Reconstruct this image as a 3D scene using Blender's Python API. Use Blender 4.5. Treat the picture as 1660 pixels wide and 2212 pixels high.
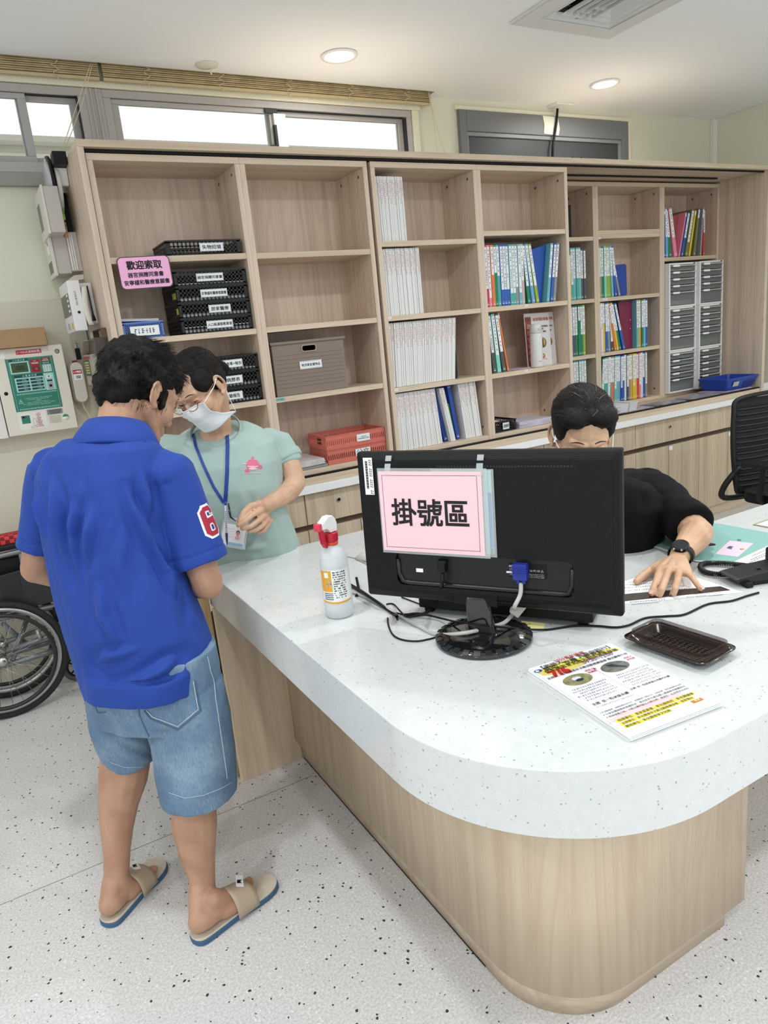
import bpy, bmesh, math, random
import numpy as np
from mathutils import Vector, Matrix, noise
for o in list(bpy.data.objects): bpy.data.objects.remove(o)
S = bpy.context.scene
COL = S.collection
random.seed(7)
PI = math.pi

# ------------------------------------------------------------------ camera
FPX = 1530.0; CX, CY = 830.0, 1106.0; CAMZ = 1.50
RC = np.array([[0.862044, -0.49758824, -0.09636436], [-0.20371081, -0.16606311, -0.96484452], [0.46409272, 0.85136889, -0.24451781]])
cam = bpy.data.cameras.new('camera'); camo = bpy.data.objects.new('camera', cam); COL.objects.link(camo)
cam.sensor_fit = 'HORIZONTAL'; cam.sensor_width = 36.0; cam.lens = FPX / 1660.0 * 36.0
cam.clip_start = 0.02; cam.clip_end = 100
M = Matrix.Identity(4)
for i in range(3):
    M[i][0] = RC[0][i]; M[i][1] = -RC[1][i]; M[i][2] = -RC[2][i]
M[2][3] = CAMZ
camo.matrix_world = M
S.camera = camo
# ------------------------------------------------------------------ world, exposure
S.view_settings.view_transform = 'Standard'; S.view_settings.look = 'None'
S.view_settings.gamma = 1.0; S.view_settings.use_curve_mapping = False
S.view_settings.exposure = 0.10
WORLD_STRENGTH = 1.0
LAMP_W = 12.5
w = bpy.data.worlds.new('daylight'); S.world = w; w.use_nodes = True
bg = w.node_tree.nodes['Background']; bg.inputs[0].default_value = (0.955, 0.98, 1.0, 1); bg.inputs[1].default_value = WORLD_STRENGTH

# ------------------------------------------------------------------ measuring: a pixel of the photograph and one known plane give a point of the room
def at(px, py, X=None, Y=None, Z=None):
    r = RC.T @ np.array([px - CX, py - CY, FPX]); o = np.array([0, 0, CAMZ])
    if Z is not None: t = (Z - CAMZ) / r[2]
    elif Y is not None: t = Y / r[1]
    else: t = X / r[0]
    return Vector(o + t * r)

# ------------------------------------------------------------------ object helpers
def tag(o, label=None, cat=None, group=None, kind=None):
    if label: o['label'] = label
    if cat: o['category'] = cat
    if group: o['group'] = group
    if kind: o['kind'] = kind
    return o
def thing(name, label, cat, loc=(0, 0, 0), rz=0, group=None, rot=None):
    o = bpy.data.objects.new(name, None); COL.objects.link(o)
    o.empty_display_size = 0.05
    o.location = loc; o.rotation_euler = rot if rot else (0, 0, rz)
    return tag(o, label, cat, group)
def wm(o):
    m = Matrix.LocRotScale(o.location, o.rotation_euler.to_quaternion() if o.rotation_mode == 'XYZ' else o.rotation_quaternion, None)
    return wm(o.parent) @ m if o.parent else m
class MB:
    def __init__(s): s.v = []; s.f = []; s.sm = []
    def add(s, vs, fs, smooth=False):
        n = len(s.v); s.v += [tuple(v) for v in vs]; s.f += [tuple(i + n for i in f) for f in fs]; s.sm += [smooth] * len(fs); return s
    def box(s, x0, x1, y0, y1, z0, z1):
        vs = [(x, y, z) for x in (x0, x1) for y in (y0, y1) for z in (z0, z1)]
        return s.add(vs, [(0, 1, 3, 2), (4, 6, 7, 5), (0, 4, 5, 1), (2, 3, 7, 6), (0, 2, 6, 4), (1, 5, 7, 3)])
    def obox(s, c, u, v, w_):                  # centre and three half-extent vectors
        c, u, v, w_ = map(Vector, (c, u, v, w_))
        vs = [c + a * u + b * v + d * w_ for a in (-1, 1) for b in (-1, 1) for d in (-1, 1)]
        return s.add(vs, [(0, 1, 3, 2), (4, 6, 7, 5), (0, 4, 5, 1), (2, 3, 7, 6), (0, 2, 6, 4), (1, 5, 7, 3)])
    def quad(s, a, b, c, d): return s.add([a, b, c, d], [(0, 1, 2, 3)])
    def rings(s, rs, closed=False, cap=True, smooth=True):
        n = len(rs[0]); vs = [p for r in rs for p in r]; fs = []
        m = len(rs)
        for i in range(m if closed else m - 1):
            a = i * n; b = ((i + 1) % m) * n
            for j in range(n): fs.append((a + j, a + (j + 1) % n, b + (j + 1) % n, b + j))
        k = len(s.v); s.add(vs, fs, smooth)
        if cap and not closed:
            s.f.append(tuple(k + j for j in reversed(range(n)))); s.f.append(tuple(k + (m - 1) * n + j for j in range(n))); s.sm += [False, False]
        return s
    def tube(s, pts, r, n=8, cap=True, closed=False):
        pts = [Vector(p) for p in pts]; rs = []; m = len(pts)
        rad = r if isinstance(r, (list, tuple)) else [r] * m
        up = None
        for i, p in enumerate(pts):
            t = (pts[(i + 1) % m] - pts[i - 1]) if (closed or 0 < i < m - 1) else (pts[1] - pts[0] if i == 0 else pts[-1] - pts[-2])
            if t.length < 1e-9: t = Vector((0, 0, 1))
            t.normalize()
            if up is None: up = Vector((0, 0, 1)) if abs(t.z) < .9 else Vector((1, 0, 0))
            a = t.cross(up)
            if a.length < 1e-4: a = t.cross(Vector((1, 0.3, 0)))
            a.normalize(); b = a.cross(t); up = b
            rs.append([p + (a * math.cos(2 * PI * j / n) + b * math.sin(2 * PI * j / n)) * rad[i] for j in range(n)])
        return s.rings(rs, closed=closed, cap=cap)
    def lathe(s, prof, c=(0, 0, 0), n=32, axis='z', cap=True):
        c = Vector(c); rs = []
        for r, h in prof:
            ring = []
            for j in range(n):
                a = 2 * PI * j / n; x, y = r * math.cos(a), r * math.sin(a)
                ring.append(c + (Vector((x, y, h)) if axis == 'z' else Vector((x, h, y)) if axis == 'y' else Vector((h, x, y))))
            rs.append(ring)
        return s.rings(rs, cap=cap)
    def prism(s, poly, z0, z1, T=None, smooth=False):   # poly in xy extruded along z, T an optional 4x4
        n = len(poly); vs = [Vector((x, y, z0)) for x, y in poly] + [Vector((x, y, z1)) for x, y in poly]
        if T is not None: vs = [T @ v for v in vs]
        fs = [tuple(reversed(range(n))), tuple(range(n, 2 * n))] + [(j, (j + 1) % n, n + (j + 1) % n, n + j) for j in range(n)]
        k = len(s.sm); s.add(vs, fs)
        if smooth:
            for j in range(k + 2, k + 2 + n): s.sm[j] = True
        return s
    def xf(s, T):
        s.v = [tuple(T @ Vector(v)) for v in s.v]; return s
    def merge(s, o): return s.add(o.v, o.f) if not o.sm else s._m(o)
    def _m(s, o):
        n = len(s.v); s.v += o.v; s.f += [tuple(i + n for i in f) for f in o.f]; s.sm += o.sm; return s
def rr(x0, x1, y0, y1, r, n=5):
    out = []
    for cx, cy, a0 in ((x1 - r, y1 - r, 0), (x0 + r, y1 - r, 90), (x0 + r, y0 + r, 180), (x1 - r, y0 + r, 270)):
        for k in range(n + 1):
            a = math.radians(a0 + 90 * k / n); out.append((cx + r * math.cos(a), cy + r * math.sin(a)))
    return out
def build(name, mb, mat, parent=None, local=False, bevel=0, seg=2, fix=True):
    me = bpy.data.meshes.new(name)
    vs = mb.v
    if parent is not None and not local:
        inv = wm(parent).inverted(); vs = [tuple(inv @ Vector(v)) for v in vs]
    me.from_pydata([tuple(v) for v in vs], [], mb.f); me.update()
    for p, sm in zip(me.polygons, mb.sm): p.use_smooth = sm
    if fix:
        bm = bmesh.new(); bm.from_mesh(me); bmesh.ops.recalc_face_normals(bm, faces=bm.faces); bm.to_mesh(me); bm.free()
    o = bpy.data.objects.new(name, me); COL.objects.link(o)
    for m_ in (mat if isinstance(mat, (list, tuple)) else [mat]): me.materials.append(m_)
    if parent is not None: o.parent = parent
    if bevel:
        b = o.modifiers.new('bevel', 'BEVEL'); b.width = bevel; b.segments = seg; b.limit_method = 'ANGLE'; b.angle_limit = math.radians(40)
        b.harden_normals = False
    return o
def solo(name, mb, mat, label, cat, group=None, kind=None, **k):     # a thing that is one mesh; its origin goes to the middle of its base
    P = np.array(mb.v); c = Vector(((P[:, 0].min() + P[:, 0].max()) / 2, (P[:, 1].min() + P[:, 1].max()) / 2, P[:, 2].min()))
    mb.v = [tuple(Vector(v) - c) for v in mb.v]
    o = build(name, mb, mat, None, **k); o.location = c
    return tag(o, label, cat, group, kind)
def struct(name, mb, mat, **k): return tag(build(name, mb, mat, None, **k), kind='structure')
def copy_tree(o, parent=None):
    c = o.copy(); COL.objects.link(c)
    if parent is not None: c.parent = parent
    for ch in list(o.children): copy_tree(ch, c)
    return c

# ------------------------------------------------------------------ materials
def lin(c):
    if isinstance(c, str): c = [int(c[i:i + 2], 16) / 255 for i in (0, 2, 4)]
    return tuple(((x / 12.92) if x <= 0.04045 else ((x + 0.055) / 1.055) ** 2.4) for x in c[:3]) + (1,)
MC = {}
def newmat(name):
    m = bpy.data.materials.new(name); m.use_nodes = True
    return m, m.node_tree, m.node_tree.nodes['Principled BSDF']
def mat(name, col, rough=0.5, metal=0, spec=0.5, trans=0, alpha=1, coat=0, emis=0, bump=0, bscale=200, sheen=0, var=0, vscale=6, sss=0, ior=1.45):
    if name in MC: return MC[name]
    m, t, b = newmat(name); c = lin(col)
    b.inputs['Base Color'].default_value = c; b.inputs['Roughness'].default_value = rough
    b.inputs['Metallic'].default_value = metal; b.inputs['Specular IOR Level'].default_value = spec
    b.inputs['Transmission Weight'].default_value = trans; b.inputs['Alpha'].default_value = alpha
    b.inputs['Coat Weight'].default_value = coat; b.inputs['Sheen Weight'].default_value = sheen; b.inputs['IOR'].default_value = ior
    if sss: b.inputs['Subsurface Weight'].default_value = sss; b.inputs['Subsurface Radius'].default_value = (0.01, 0.004, 0.002)
    if emis: b.inputs['Emission Color'].default_value = c; b.inputs['Emission Strength'].default_value = emis
    tc = None
    if bump or var: tc = t.nodes.new('ShaderNodeTexCoord')
    if var:
        n = t.nodes.new('ShaderNodeTexNoise'); n.inputs['Scale'].default_value = vscale; n.inputs['Detail'].default_value = 4
        t.links.new(tc.outputs['Object'], n.inputs['Vector'])
        r = t.nodes.new('ShaderNodeMapRange'); r.inputs[1].default_value = .3; r.inputs[2].default_value = .7; r.inputs[3].default_value = 1 - var; r.inputs[4].default_value = 1 + var
        t.links.new(n.outputs[0], r.inputs[0])
        x = t.nodes.new('ShaderNodeVectorMath'); x.operation = 'SCALE'; x.inputs[0].default_value = c[:3]; t.links.new(r.outputs[0], x.inputs['Scale'])
        t.links.new(x.outputs[0], b.inputs['Base Color'])
    if bump:
        n = t.nodes.new('ShaderNodeTexNoise'); n.inputs['Scale'].default_value = bscale; n.inputs['Detail'].default_value = 3
        t.links.new(tc.outputs['Object'], n.inputs['Vector'])
        bp = t.nodes.new('ShaderNodeBump'); bp.inputs['Strength'].default_value = bump; bp.inputs['Distance'].default_value = 0.002
        t.links.new(n.outputs[0], bp.inputs['Height']); t.links.new(bp.outputs[0], b.inputs['Normal'])
    MC[name] = m; return m
def wood(name, axis, c1, c2, c3, rough=0.45, ring=1.0, seed=0.0):
    m, t, b = newmat(name); N = t.nodes; L = t.links
    tc = N.new('ShaderNodeTexCoord'); mp = N.new('ShaderNodeMapping')
    sc = [26.0, 26.0, 26.0]; sc['xyz'.index(axis)] = 0.7
    mp.inputs['Scale'].default_value = sc; mp.inputs['Location'].default_value = (seed, seed * 1.7, seed * .6)
    L.new(tc.outputs['Object'], mp.inputs['Vector'])
    n1 = N.new('ShaderNodeTexNoise'); n1.inputs['Scale'].default_value = 1.0; n1.inputs['Detail'].default_value = 6; n1.inputs['Roughness'].default_value = .65; n1.inputs['Distortion'].default_value = .3
    L.new(mp.outputs[0], n1.inputs['Vector'])
    mp2 = N.new('ShaderNodeMapping'); sc2 = [5.0, 5.0, 5.0]; sc2['xyz'.index(axis)] = 0.45; mp2.inputs['Scale'].default_value = sc2
    L.new(tc.outputs['Object'], mp2.inputs['Vector'])
    n2 = N.new('ShaderNodeTexNoise'); n2.inputs['Scale'].default_value = 1.0; n2.inputs['Detail'].default_value = 1.5; L.new(mp2.outputs[0], n2.inputs['Vector'])
    mu = N.new('ShaderNodeMath'); mu.operation = 'MULTIPLY'; mu.inputs[1].default_value = 26.0 * ring; L.new(n2.outputs[0], mu.inputs[0])
    fr = N.new('ShaderNodeMath'); fr.operation = 'FRACT'; L.new(mu.outputs[0], fr.inputs[0])
    rp = N.new('ShaderNodeValToRGB'); rp.color_ramp.elements[0].position = 0.0; rp.color_ramp.elements[0].color = (1, 1, 1, 1)
    rp.color_ramp.elements[1].position = 1.0; rp.color_ramp.elements[1].color = (1, 1, 1, 1)
    e = rp.color_ramp.elements.new(.86); e.color = (.45, .45, .45, 1); e = rp.color_ramp.elements.new(.6); e.color = (1, 1, 1, 1)
    L.new(fr.outputs[0], rp.inputs[0])
    cr = N.new('ShaderNodeValToRGB'); cr.color_ramp.elements[0].position = .34; cr.color_ramp.elements[0].color = lin(c3)
    cr.color_ramp.elements[1].position = .66; cr.color_ramp.elements[1].color = lin(c1); e = cr.color_ramp.elements.new(.5); e.color = lin(c2)
    L.new(n1.outputs[0], cr.inputs[0])
    mx = N.new('ShaderNodeMixRGB'); mx.blend_type = 'MIX'; L.new(cr.outputs[0], mx.inputs[1]); mx.inputs[2].default_value = lin(c3)
    iv = N.new('ShaderNodeMath'); iv.operation = 'SUBTRACT'; iv.inputs[0].default_value = 1.0; L.new(rp.outputs[0], iv.inputs[1])
    m8 = N.new('ShaderNodeMath'); m8.operation = 'MULTIPLY'; m8.inputs[1].default_value = .9; L.new(iv.outputs[0], m8.inputs[0])
    L.new(m8.outputs[0], mx.inputs[0]); L.new(mx.outputs[0], b.inputs['Base Color'])
    b.inputs['Roughness'].default_value = rough
    bp = N.new('ShaderNodeBump'); bp.inputs['Strength'].default_value = .08; bp.inputs['Distance'].default_value = .001; L.new(n1.outputs[0], bp.inputs['Height']); L.new(bp.outputs[0], b.inputs['Normal'])
    return m
def speckle(name, base, base2, dark, light, scale, dark_w, light_w, rough, stretch=(1, 1, 1), mott=60, coat=0):
    m, t, b = newmat(name); N = t.nodes; L = t.links
    tc = N.new('ShaderNodeTexCoord')
    nz = N.new('ShaderNodeTexNoise'); nz.inputs['Scale'].default_value = mott; nz.inputs['Detail'].default_value = 3; L.new(tc.outputs['Object'], nz.inputs['Vector'])
    cr = N.new('ShaderNodeValToRGB'); cr.color_ramp.elements[0].position = .38; cr.color_ramp.elements[0].color = lin(base2); cr.color_ramp.elements[1].position = .6; cr.color_ramp.elements[1].color = lin(base)
    L.new(nz.outputs[0], cr.inputs[0]); cur = cr.outputs[0]
    for k, (colr, sc, width, keep) in enumerate(((light, scale * 1.25, light_w, .35), (dark, scale, dark_w, .22))):
        mp = N.new('ShaderNodeMapping'); mp.inputs['Scale'].default_value = stretch; mp.inputs['Location'].default_value = (k * 3.3, k, 0); mp.inputs['Rotation'].default_value = (0, 0, .5 * k)
        L.new(tc.outputs['Object'], mp.inputs['Vector'])
        nd = N.new('ShaderNodeTexNoise'); nd.inputs['Scale'].default_value = sc * 1.6; nd.inputs['Detail'].default_value = 1; L.new(mp.outputs[0], nd.inputs['Vector'])
        ad = N.new('ShaderNodeMixRGB'); ad.blend_type = 'ADD'; ad.inputs[0].default_value = .55 / sc; L.new(mp.outputs[0], ad.inputs[1]); L.new(nd.outputs['Color'], ad.inputs[2])
        vo = N.new('ShaderNodeTexVoronoi'); vo.inputs['Scale'].default_value = sc; L.new(ad.outputs[0], vo.inputs['Vector'])
        sp = N.new('ShaderNodeSeparateColor'); L.new(vo.outputs['Color'], sp.inputs[0])
        # width of each fleck varies, only some cells carry one
        kp = N.new('ShaderNodeMath'); kp.operation = 'LESS_THAN'; kp.inputs[1].default_value = keep; L.new(sp.outputs[0], kp.inputs[0])
        wd = N.new('ShaderNodeMath'); wd.operation = 'MULTIPLY'; wd.inputs[1].default_value = width; L.new(sp.outputs[1], wd.inputs[0])
        lt = N.new('ShaderNodeMath'); lt.operation = 'LESS_THAN'; L.new(vo.outputs['Distance'], lt.inputs[0]); L.new(wd.outputs[0], lt.inputs[1])
        an = N.new('ShaderNodeMath'); an.operation = 'MULTIPLY'; L.new(kp.outputs[0], an.inputs[0]); L.new(lt.outputs[0], an.inputs[1])
        mx = N.new('ShaderNodeMixRGB'); L.new(an.outputs[0], mx.inputs[0]); L.new(cur, mx.inputs[1]); mx.inputs[2].default_value = lin(colr); cur = mx.outputs[0]
    L.new(cur, b.inputs['Base Color']); b.inputs['Roughness'].default_value = rough; b.inputs['Coat Weight'].default_value = coat; b.inputs['Coat Roughness'].default_value = .12
    return m
WV = wood('wood_upright', 'z', 'dccab6', 'd4c1ad', 'c3af9a')
WX = wood('wood_along', 'x', 'dac8b0', 'd1bfa7', 'c2ae96')
WBACK = wood('wood_back', 'z', 'dcc8b6', 'd4bfac', 'c2ad9a', seed=3.0)
WC = wood('wood_counter', 'z', 'd8c6ad', 'd2bfa5', 'c5b096', seed=5.0, ring=.8)
WCY = wood('wood_cabinet', 'z', 'd3c2ab', 'c9b79f', 'b6a389', seed=9.0)
PINE = wood('pine', 'z', 'e0c89c', 'd6b985', 'bd9a62', seed=2.0)
FLOOR = speckle('floor_vinyl', 'dcdbda', 'c6c4c2', '3a3734', 'e9e8e6', 88, .36, .34, .42, mott=170)
STONE = speckle('engineered_stone', 'd5d9d8', 'd1d6d5', '9fa4a4', 'e0e5e6', 150, .34, .3, .16, stretch=(1, 1, 1), mott=50, coat=.3)
TOPW = mat('worktop_white', 'f0f2f2', .3, var=.03, vscale=60)
WALL = mat('wall_paint', 'e3e3cf', .85, bump=.1, bscale=300)
WALLW = mat('wall_paint_lower', 'dbd7c4', .8, bump=.1, bscale=300)
CEIL = mat('ceiling_paint', 'f5f7f8', .9, bump=.08, bscale=250)
ALU = mat('aluminium_frame', 'b4b1ad', .5)
ALUD = mat('dark_gasket', '303233', .6)
BLACK = mat('black_plastic', '0b0c0d', .5, spec=.35)
BLACKM = mat('black_matte', '0b0c0d', .55, spec=.3, bump=.15, bscale=900)
WHITE = mat('white_plastic', 'eeeeec', .35)
PAPER = mat('paper_white', 'f1f2f3', .75)
INK = mat('ink', '1b1b1d', .8)
REDINK = mat('red_ink', 'b51f2b', .8)
METAL = mat('steel', 'b9bab8', .25, metal=1)

# ------------------------------------------------------------------ lettering
_tc = {}
def glyphs(s, bold=0.0):
    k = (s, bold)
    if k in _tc: return _tc[k]
    cu = bpy.data.curves.new('lettering', 'FONT'); cu.body = s; cu.size = 1.0; cu.resolution_u = 2; cu.offset = bold; cu.align_x = 'CENTER'; cu.space_line = 1.25
    ob = bpy.data.objects.new('lettering', cu); COL.objects.link(ob)
    dg = bpy.context.evaluated_depsgraph_get(); me = bpy.data.meshes.new_from_object(ob.evaluated_get(dg))
    vs = [tuple(v.co) for v in me.vertices]; fs = [tuple(p.vertices) for p in me.polygons]
    bpy.data.objects.remove(ob); bpy.data.curves.remove(cu); bpy.data.meshes.remove(me)
    if vs:
        A = np.array(vs); c = (A.min(0) + A.max(0)) / 2; vs = [(x - c[0], y - c[1], 0) for x, y, z in vs]; ext = (A.max(0) - A.min(0))
    else: ext = (1, 1, 0)
    _tc[k] = (vs, fs, ext); return _tc[k]
def write(mb, s, o, u, v, h=None, w_=None, lift=0.0006, bold=0.0):
    """lettering centred at o, u to the right and v up, sized by total height h or width w_; bold thickens the strokes"""
    vs, fs, ext = glyphs(s)
    if not vs: return mb
    u = Vector(u).normalized(); v = Vector(v).normalized(); n = u.cross(v); o = Vector(o)
    if w_ and h: sx, sy = w_ / ext[0], h / ext[1]
    elif w_: sx = sy = w_ / ext[0]
    else: sx = sy = h / ext[1]
    offs = [(0, 0)] if not bold else [(bold, bold), (-bold, bold), (bold, -bold), (-bold, -bold)]
    for k, (a, b) in enumerate(offs):
        mb.add([o + u * ((x + a) * sx) + v * ((y + b) * sy) + n * (lift + k * .00002) for x, y, z in vs], fs)
    return mb
def scrib(mb, o, u, v, wid, hei, n, rnd, lift=.0006, fill=.7):
    """a row of n small dark strokes standing for print too small to read"""
    u = Vector(u).normalized(); v = Vector(v).normalized(); nn = u.cross(v); o = Vector(o)
    cw = wid / n
    for k in range(n):
        x0 = -wid / 2 + k * cw
        for q in range(3):
            a = x0 + rnd.uniform(0, .25) * cw; b = a + cw * rnd.uniform(.3, fill); y = hei * (-.42 + .36 * q); t = hei * .13
            if rnd.random() < .8: mb.add([o + u * p[0] + v * p[1] + nn * lift for p in ((a, y), (b, y), (b, y + t), (a, y + t))], [(0, 1, 2, 3)])
        a = x0 + cw * rnd.uniform(.2, .6); mb.add([o + u * p[0] + v * p[1] + nn * lift for p in ((a, -hei / 2), (a + cw * .13, -hei / 2), (a + cw * .13, hei / 2), (a, hei / 2))], [(0, 1, 2, 3)])
    return mb
X3, Y3, Z3 = Vector((1, 0, 0)), Vector((0, 1, 0)), Vector((0, 0, 1))
# ================================================================== the room
YW = 3.78; ZC = 2.80
mb = MB().box(-4, 5.3, -4, 3.9, -.1, 0); struct('floor', mb, FLOOR)
# floor joints
mb = MB()
for y in (2.12, .2, -1.7): mb.box(-4, .76, y, y + .0025, 0, .0006)
for x in (-1.45,): mb.box(x, x + .0025, -4, 3.7, 0, .0006)
struct('trim_1', mb, mat('floor_joint', '8f8b86', .8))
# ceiling with the hole for the air diffuser and the blind pocket left open along the wall
vx0, vx1, vy0, vy1 = 2.50, 2.98, 2.25, 2.745
mb = MB().box(-4, vx0, -4, 3.70, ZC, ZC + .08).box(vx1, 5.3, -4, 3.70, ZC, ZC + .08).box(vx0, vx1, -4, vy0, ZC, ZC + .08).box(vx0, vx1, vy1, 3.70, ZC, ZC + .08)
mb.box(2.62, 5.3, 3.70, YW, ZC, ZC + .08)
struct('ceiling', mb, CEIL)
mb = MB().box(-4, 2.62, 3.69, 3.70, ZC + .08, 3.0).box(-4, 2.62, 3.69, 3.9, 3.0, 3.02).box(2.62, 2.63, 3.70, YW, ZC + .08, 3.0)
struct('trim_2', mb, CEIL)
# back wall: window opening (x<2.5, z 2.33-2.70)
wz0, wz1, wxr = 2.345, 2.715, 2.49
mb = MB().box(-4, 5.3, YW, 3.95, 0, wz0).box(-4, 5.3, YW, 3.95, wz1, 3.0).box(wxr, 5.3, YW, 3.95, wz0, wz1)
struct('wall_back', mb, WALL)
mb = MB().box(-4, .525, YW - .012, YW - .0005, 0, 1.80); struct('trim_3', mb, WALLW, bevel=.003)
mb = MB().box(5.2, 5.3, 1.2, YW - .001, 0, ZC - .001); struct('wall_right', mb, WALL)
mb = MB().box(5.155, 5.199, YW - .035, YW - .001, 0, ZC - .002); struct('trim_4', mb, mat('white_trim', 'eeeeE8'.lower(), .5), bevel=.002)
# windows: one frame object each with sashes and glass
GL = mat('window_glass', 'ffffff', .02, trans=1, ior=1.02, spec=.2)
def window(name, x0, x1, meet, wide_stile):
    fr = MB(); y0, y1 = YW - .012, YW + .06
    fr.box(x0, x1, y0, y1, wz1 - .035, wz1 - .001).box(x0, x1, y0 - .02, y1, wz0 + .001, wz0 + .045)
    fr.box(x0, x0 + .035, y0, y1, wz0 + .045, wz1 - .035).box(x1 - .035, x1, y0, y1, wz0 + .045, wz1 - .035)
    w0 = struct(name, fr, ALU, bevel=.003)
    for k, (a, b, yy) in enumerate(((x0 + .035, meet, YW + .0), (meet, x1 - .035, YW + .028))):
        a2, b2 = (a, b + .02) if k == 0 else (a - .02, b)
        s = MB(); z0, z1 = wz0 + .046, wz1 - .036; t = .034
        s.box(a2, b2, yy, yy + .024, z1 - .022, z1).box(a2, b2, yy, yy + .024, z0, z0 + .03).box(a2, a2 + t, yy, yy + .024, z0 + .03, z1 - .022).box(b2 - t, b2, yy, yy + .024, z0 + .03, z1 - .022)
        sa = build('sash', s, ALU, w0, bevel=.002)
        build('pane', MB().box(a2 + t, b2 - t, yy + .01, yy + .014, z0 + .03, z1 - .022), GL, sa)
    build('gasket', MB().box(x0 + .036, x1 - .036, YW + .0, YW + .05, wz1 - .0355, wz1 - .0345).box(x1 - .039, x1 - .0355, YW - .011, YW + .05, wz0 + .05, wz1 - .04), ALUD, w0)
    return w0
w1 = window('window_1', -.9, .715, .44, 0)
w2 = window('window_2', .79, wxr - .001, 1.63, 0)
build('latch', MB().box(1.598, 1.632, YW - .03, YW - .001, 2.40, 2.50).lathe([(.018, 0), (.018, .012)], (1.585, YW - .02, 2.42), 16, 'y').box(1.628, 1.644, YW - .02, YW - .001, 2.39, 2.60), BLACK, w2, bevel=.002)
build('window_lock', MB().box(1.59, 1.66, YW - .012, YW - .001, wz1 - .06, wz1 - .036), ALUD, w2, bevel=.002)
build('window_guide', MB().box(1.632, 1.70, YW - .018, YW - .001, 2.40, wz1 - .06), mat('sash_light', 'd2d2ce', .4), w2, bevel=.002)
mb = MB().box(.7151, .7899, YW - .012, YW + .06, wz0, wz1 - .001).box(.735, .745, YW - .018, YW - .012, wz0, wz1 - .001).box(.76, .77, YW - .018, YW - .012, wz0, wz1 - .001)
struct('trim_5', mb, ALU, bevel=.002)
mb = MB().box(-.9, wxr + .06, YW - .022, YW - .0005, wz1 + .001, wz1 + .03).box(wxr + .002, wxr + .045, YW - .022, YW - .0005, wz0, wz1 + .001)
struct('trim_6', mb, mat('cream_trim', 'e9e6cf', .6), bevel=.003)
mb = MB().box(-4, -.9, YW - .02, YW, wz0, wz1).box(-.9, .5, YW - .035, YW - .0005, wz0 - .055, wz0 + .001); struct('trim_7', mb, mat('grey_sill', '9c9a94', .5), bevel=.002)
# what stands outside the windows: a pale neighbouring building with a tiled band
ob = MB().box(-4, 4, 6.2, 6.4, 1.5, 3.06); o = struct('wall_outside', ob, mat('outside_wall', 'e6e9df', .8, var=.05, vscale=1.5))
mb = MB()
for k in range(40):
    for j in range(6): mb.box(-1.6 + k * .07, -1.56 + k * .07, 6.19, 6.199, 2.66 + j * .06, 2.695 + j * .06)
tag(build('tile_band', mb, mat('outside_tile', 'c9cdd6', .6), o), kind='stuff')
build('ledge', MB().box(-4, 4, 6.0, 6.4, 3.061, 3.10).box(-4, 4, 6.12, 6.199, 3.03, 3.06), mat('outside_ledge', 'b9b6aa', .7), o)
# the covered door-like grey frame at the right of the window
DG = mat('door_grey', '77797a', .5); DD = mat('door_dark', '45494a', .45)
d = struct('door_1', MB().box(2.82, 2.87, YW - .03, YW - .0005, 2.336, 2.735).box(4.19, 4.25, YW - .03, YW - .0005, 2.336, 2.735).box(2.87, 4.19, YW - .03, YW - .0005, 2.62, 2.735), DG, bevel=.003)
build('panel', MB().box(2.87, 4.19, YW - .008, YW - .0004, 2.336, 2.62), DD, d)
build('inner_frame', MB().box(2.87, 4.19, YW - .02, YW - .0085, 2.597, 2.6195).box(4.165, 4.19, YW - .02, YW - .0085, 2.336, 2.597).box(2.87, 2.885, YW - .02, YW - .0085, 2.336, 2.597), mat('door_mid', '8a8e90', .4), d, bevel=.002)
build('paint_patch', MB().prism([(3.475, 2.628), (3.60, 2.622), (3.612, 2.66), (3.60, 2.73), (3.47, 2.732), (3.482, 2.68)], 0, .003, Matrix.Translation((0, YW - .031, 0)) @ Matrix.Rotation(PI / 2, 4, 'X')), WALL, d)
build('hook', MB().tube([(3.72, YW - .012, 2.44), (3.73, YW - .03, 2.45), (3.735, YW - .03, 2.49), (3.73, YW - .015, 2.50)], .004).tube([(3.80, YW - .012, 2.44), (3.81, YW - .03, 2.45), (3.815, YW - .03, 2.49), (3.81, YW - .015, 2.50)], .004), BLACK, d)
struct('trim_8', MB().box(4.26, 4.285, YW - .02, YW - .0005, 2.336, 2.76).box(2.80, 4.26, YW - .02, YW - .0005, 2.738, 2.76), mat('cream_trim', 'e9e6cf', .6), bevel=.002)
# bamboo blinds rolled up in the pocket
BAM = mat('bamboo_slats', 'b6a47c', .6, var=.15, vscale=20); CORD = mat('blind_cord', 'd8cfae', .7)
def blind(x0, x1, label):
    t = thing('bamboo_blind', label, 'window blind', ((x0 + x1) / 2, YW - .045, 2.74), 0, None)
    mb = MB(); rnd = random.Random(int(x0 * 100))
    for k in range(13):
        z = 2.752 + k * .0085; mb.box(x0, x1, YW - .062 + (k % 2) * .003, YW - .03, z, z + .0055)
    build('slats', mb, BAM, t)
    build('bottom_rail', MB().box(x0, x1, YW - .058, YW - .036, 2.735, 2.7495), mat('blind_rail', 'c4b48e', .5), t, bevel=.003)
    n = int((x1 - x0) / .33); 
    for k in range(n):
        x = x0 + (k + .55) * (x1 - x0) / n; c = MB(); pts = []
        for j in range(26):
            a = j / 25; pts.append((x + .014 * math.sin(a * 19) + .006 * math.sin(a * 47 + k), YW - .067 - .003 * math.cos(a * 31), 2.835 - a * .095))
        c.tube(pts, .0016, 5); c.tube([(x + .0, YW - .062, 2.74), (x + .004, YW - .066, 2.728), (x, YW - .062, 2.722)], .0022, 5)
        build('ladder_cord', c, CORD, t)
    return t
b1 = blind(-.85, .783, 'left rolled-up bamboo slat blind above the grey window')
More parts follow.
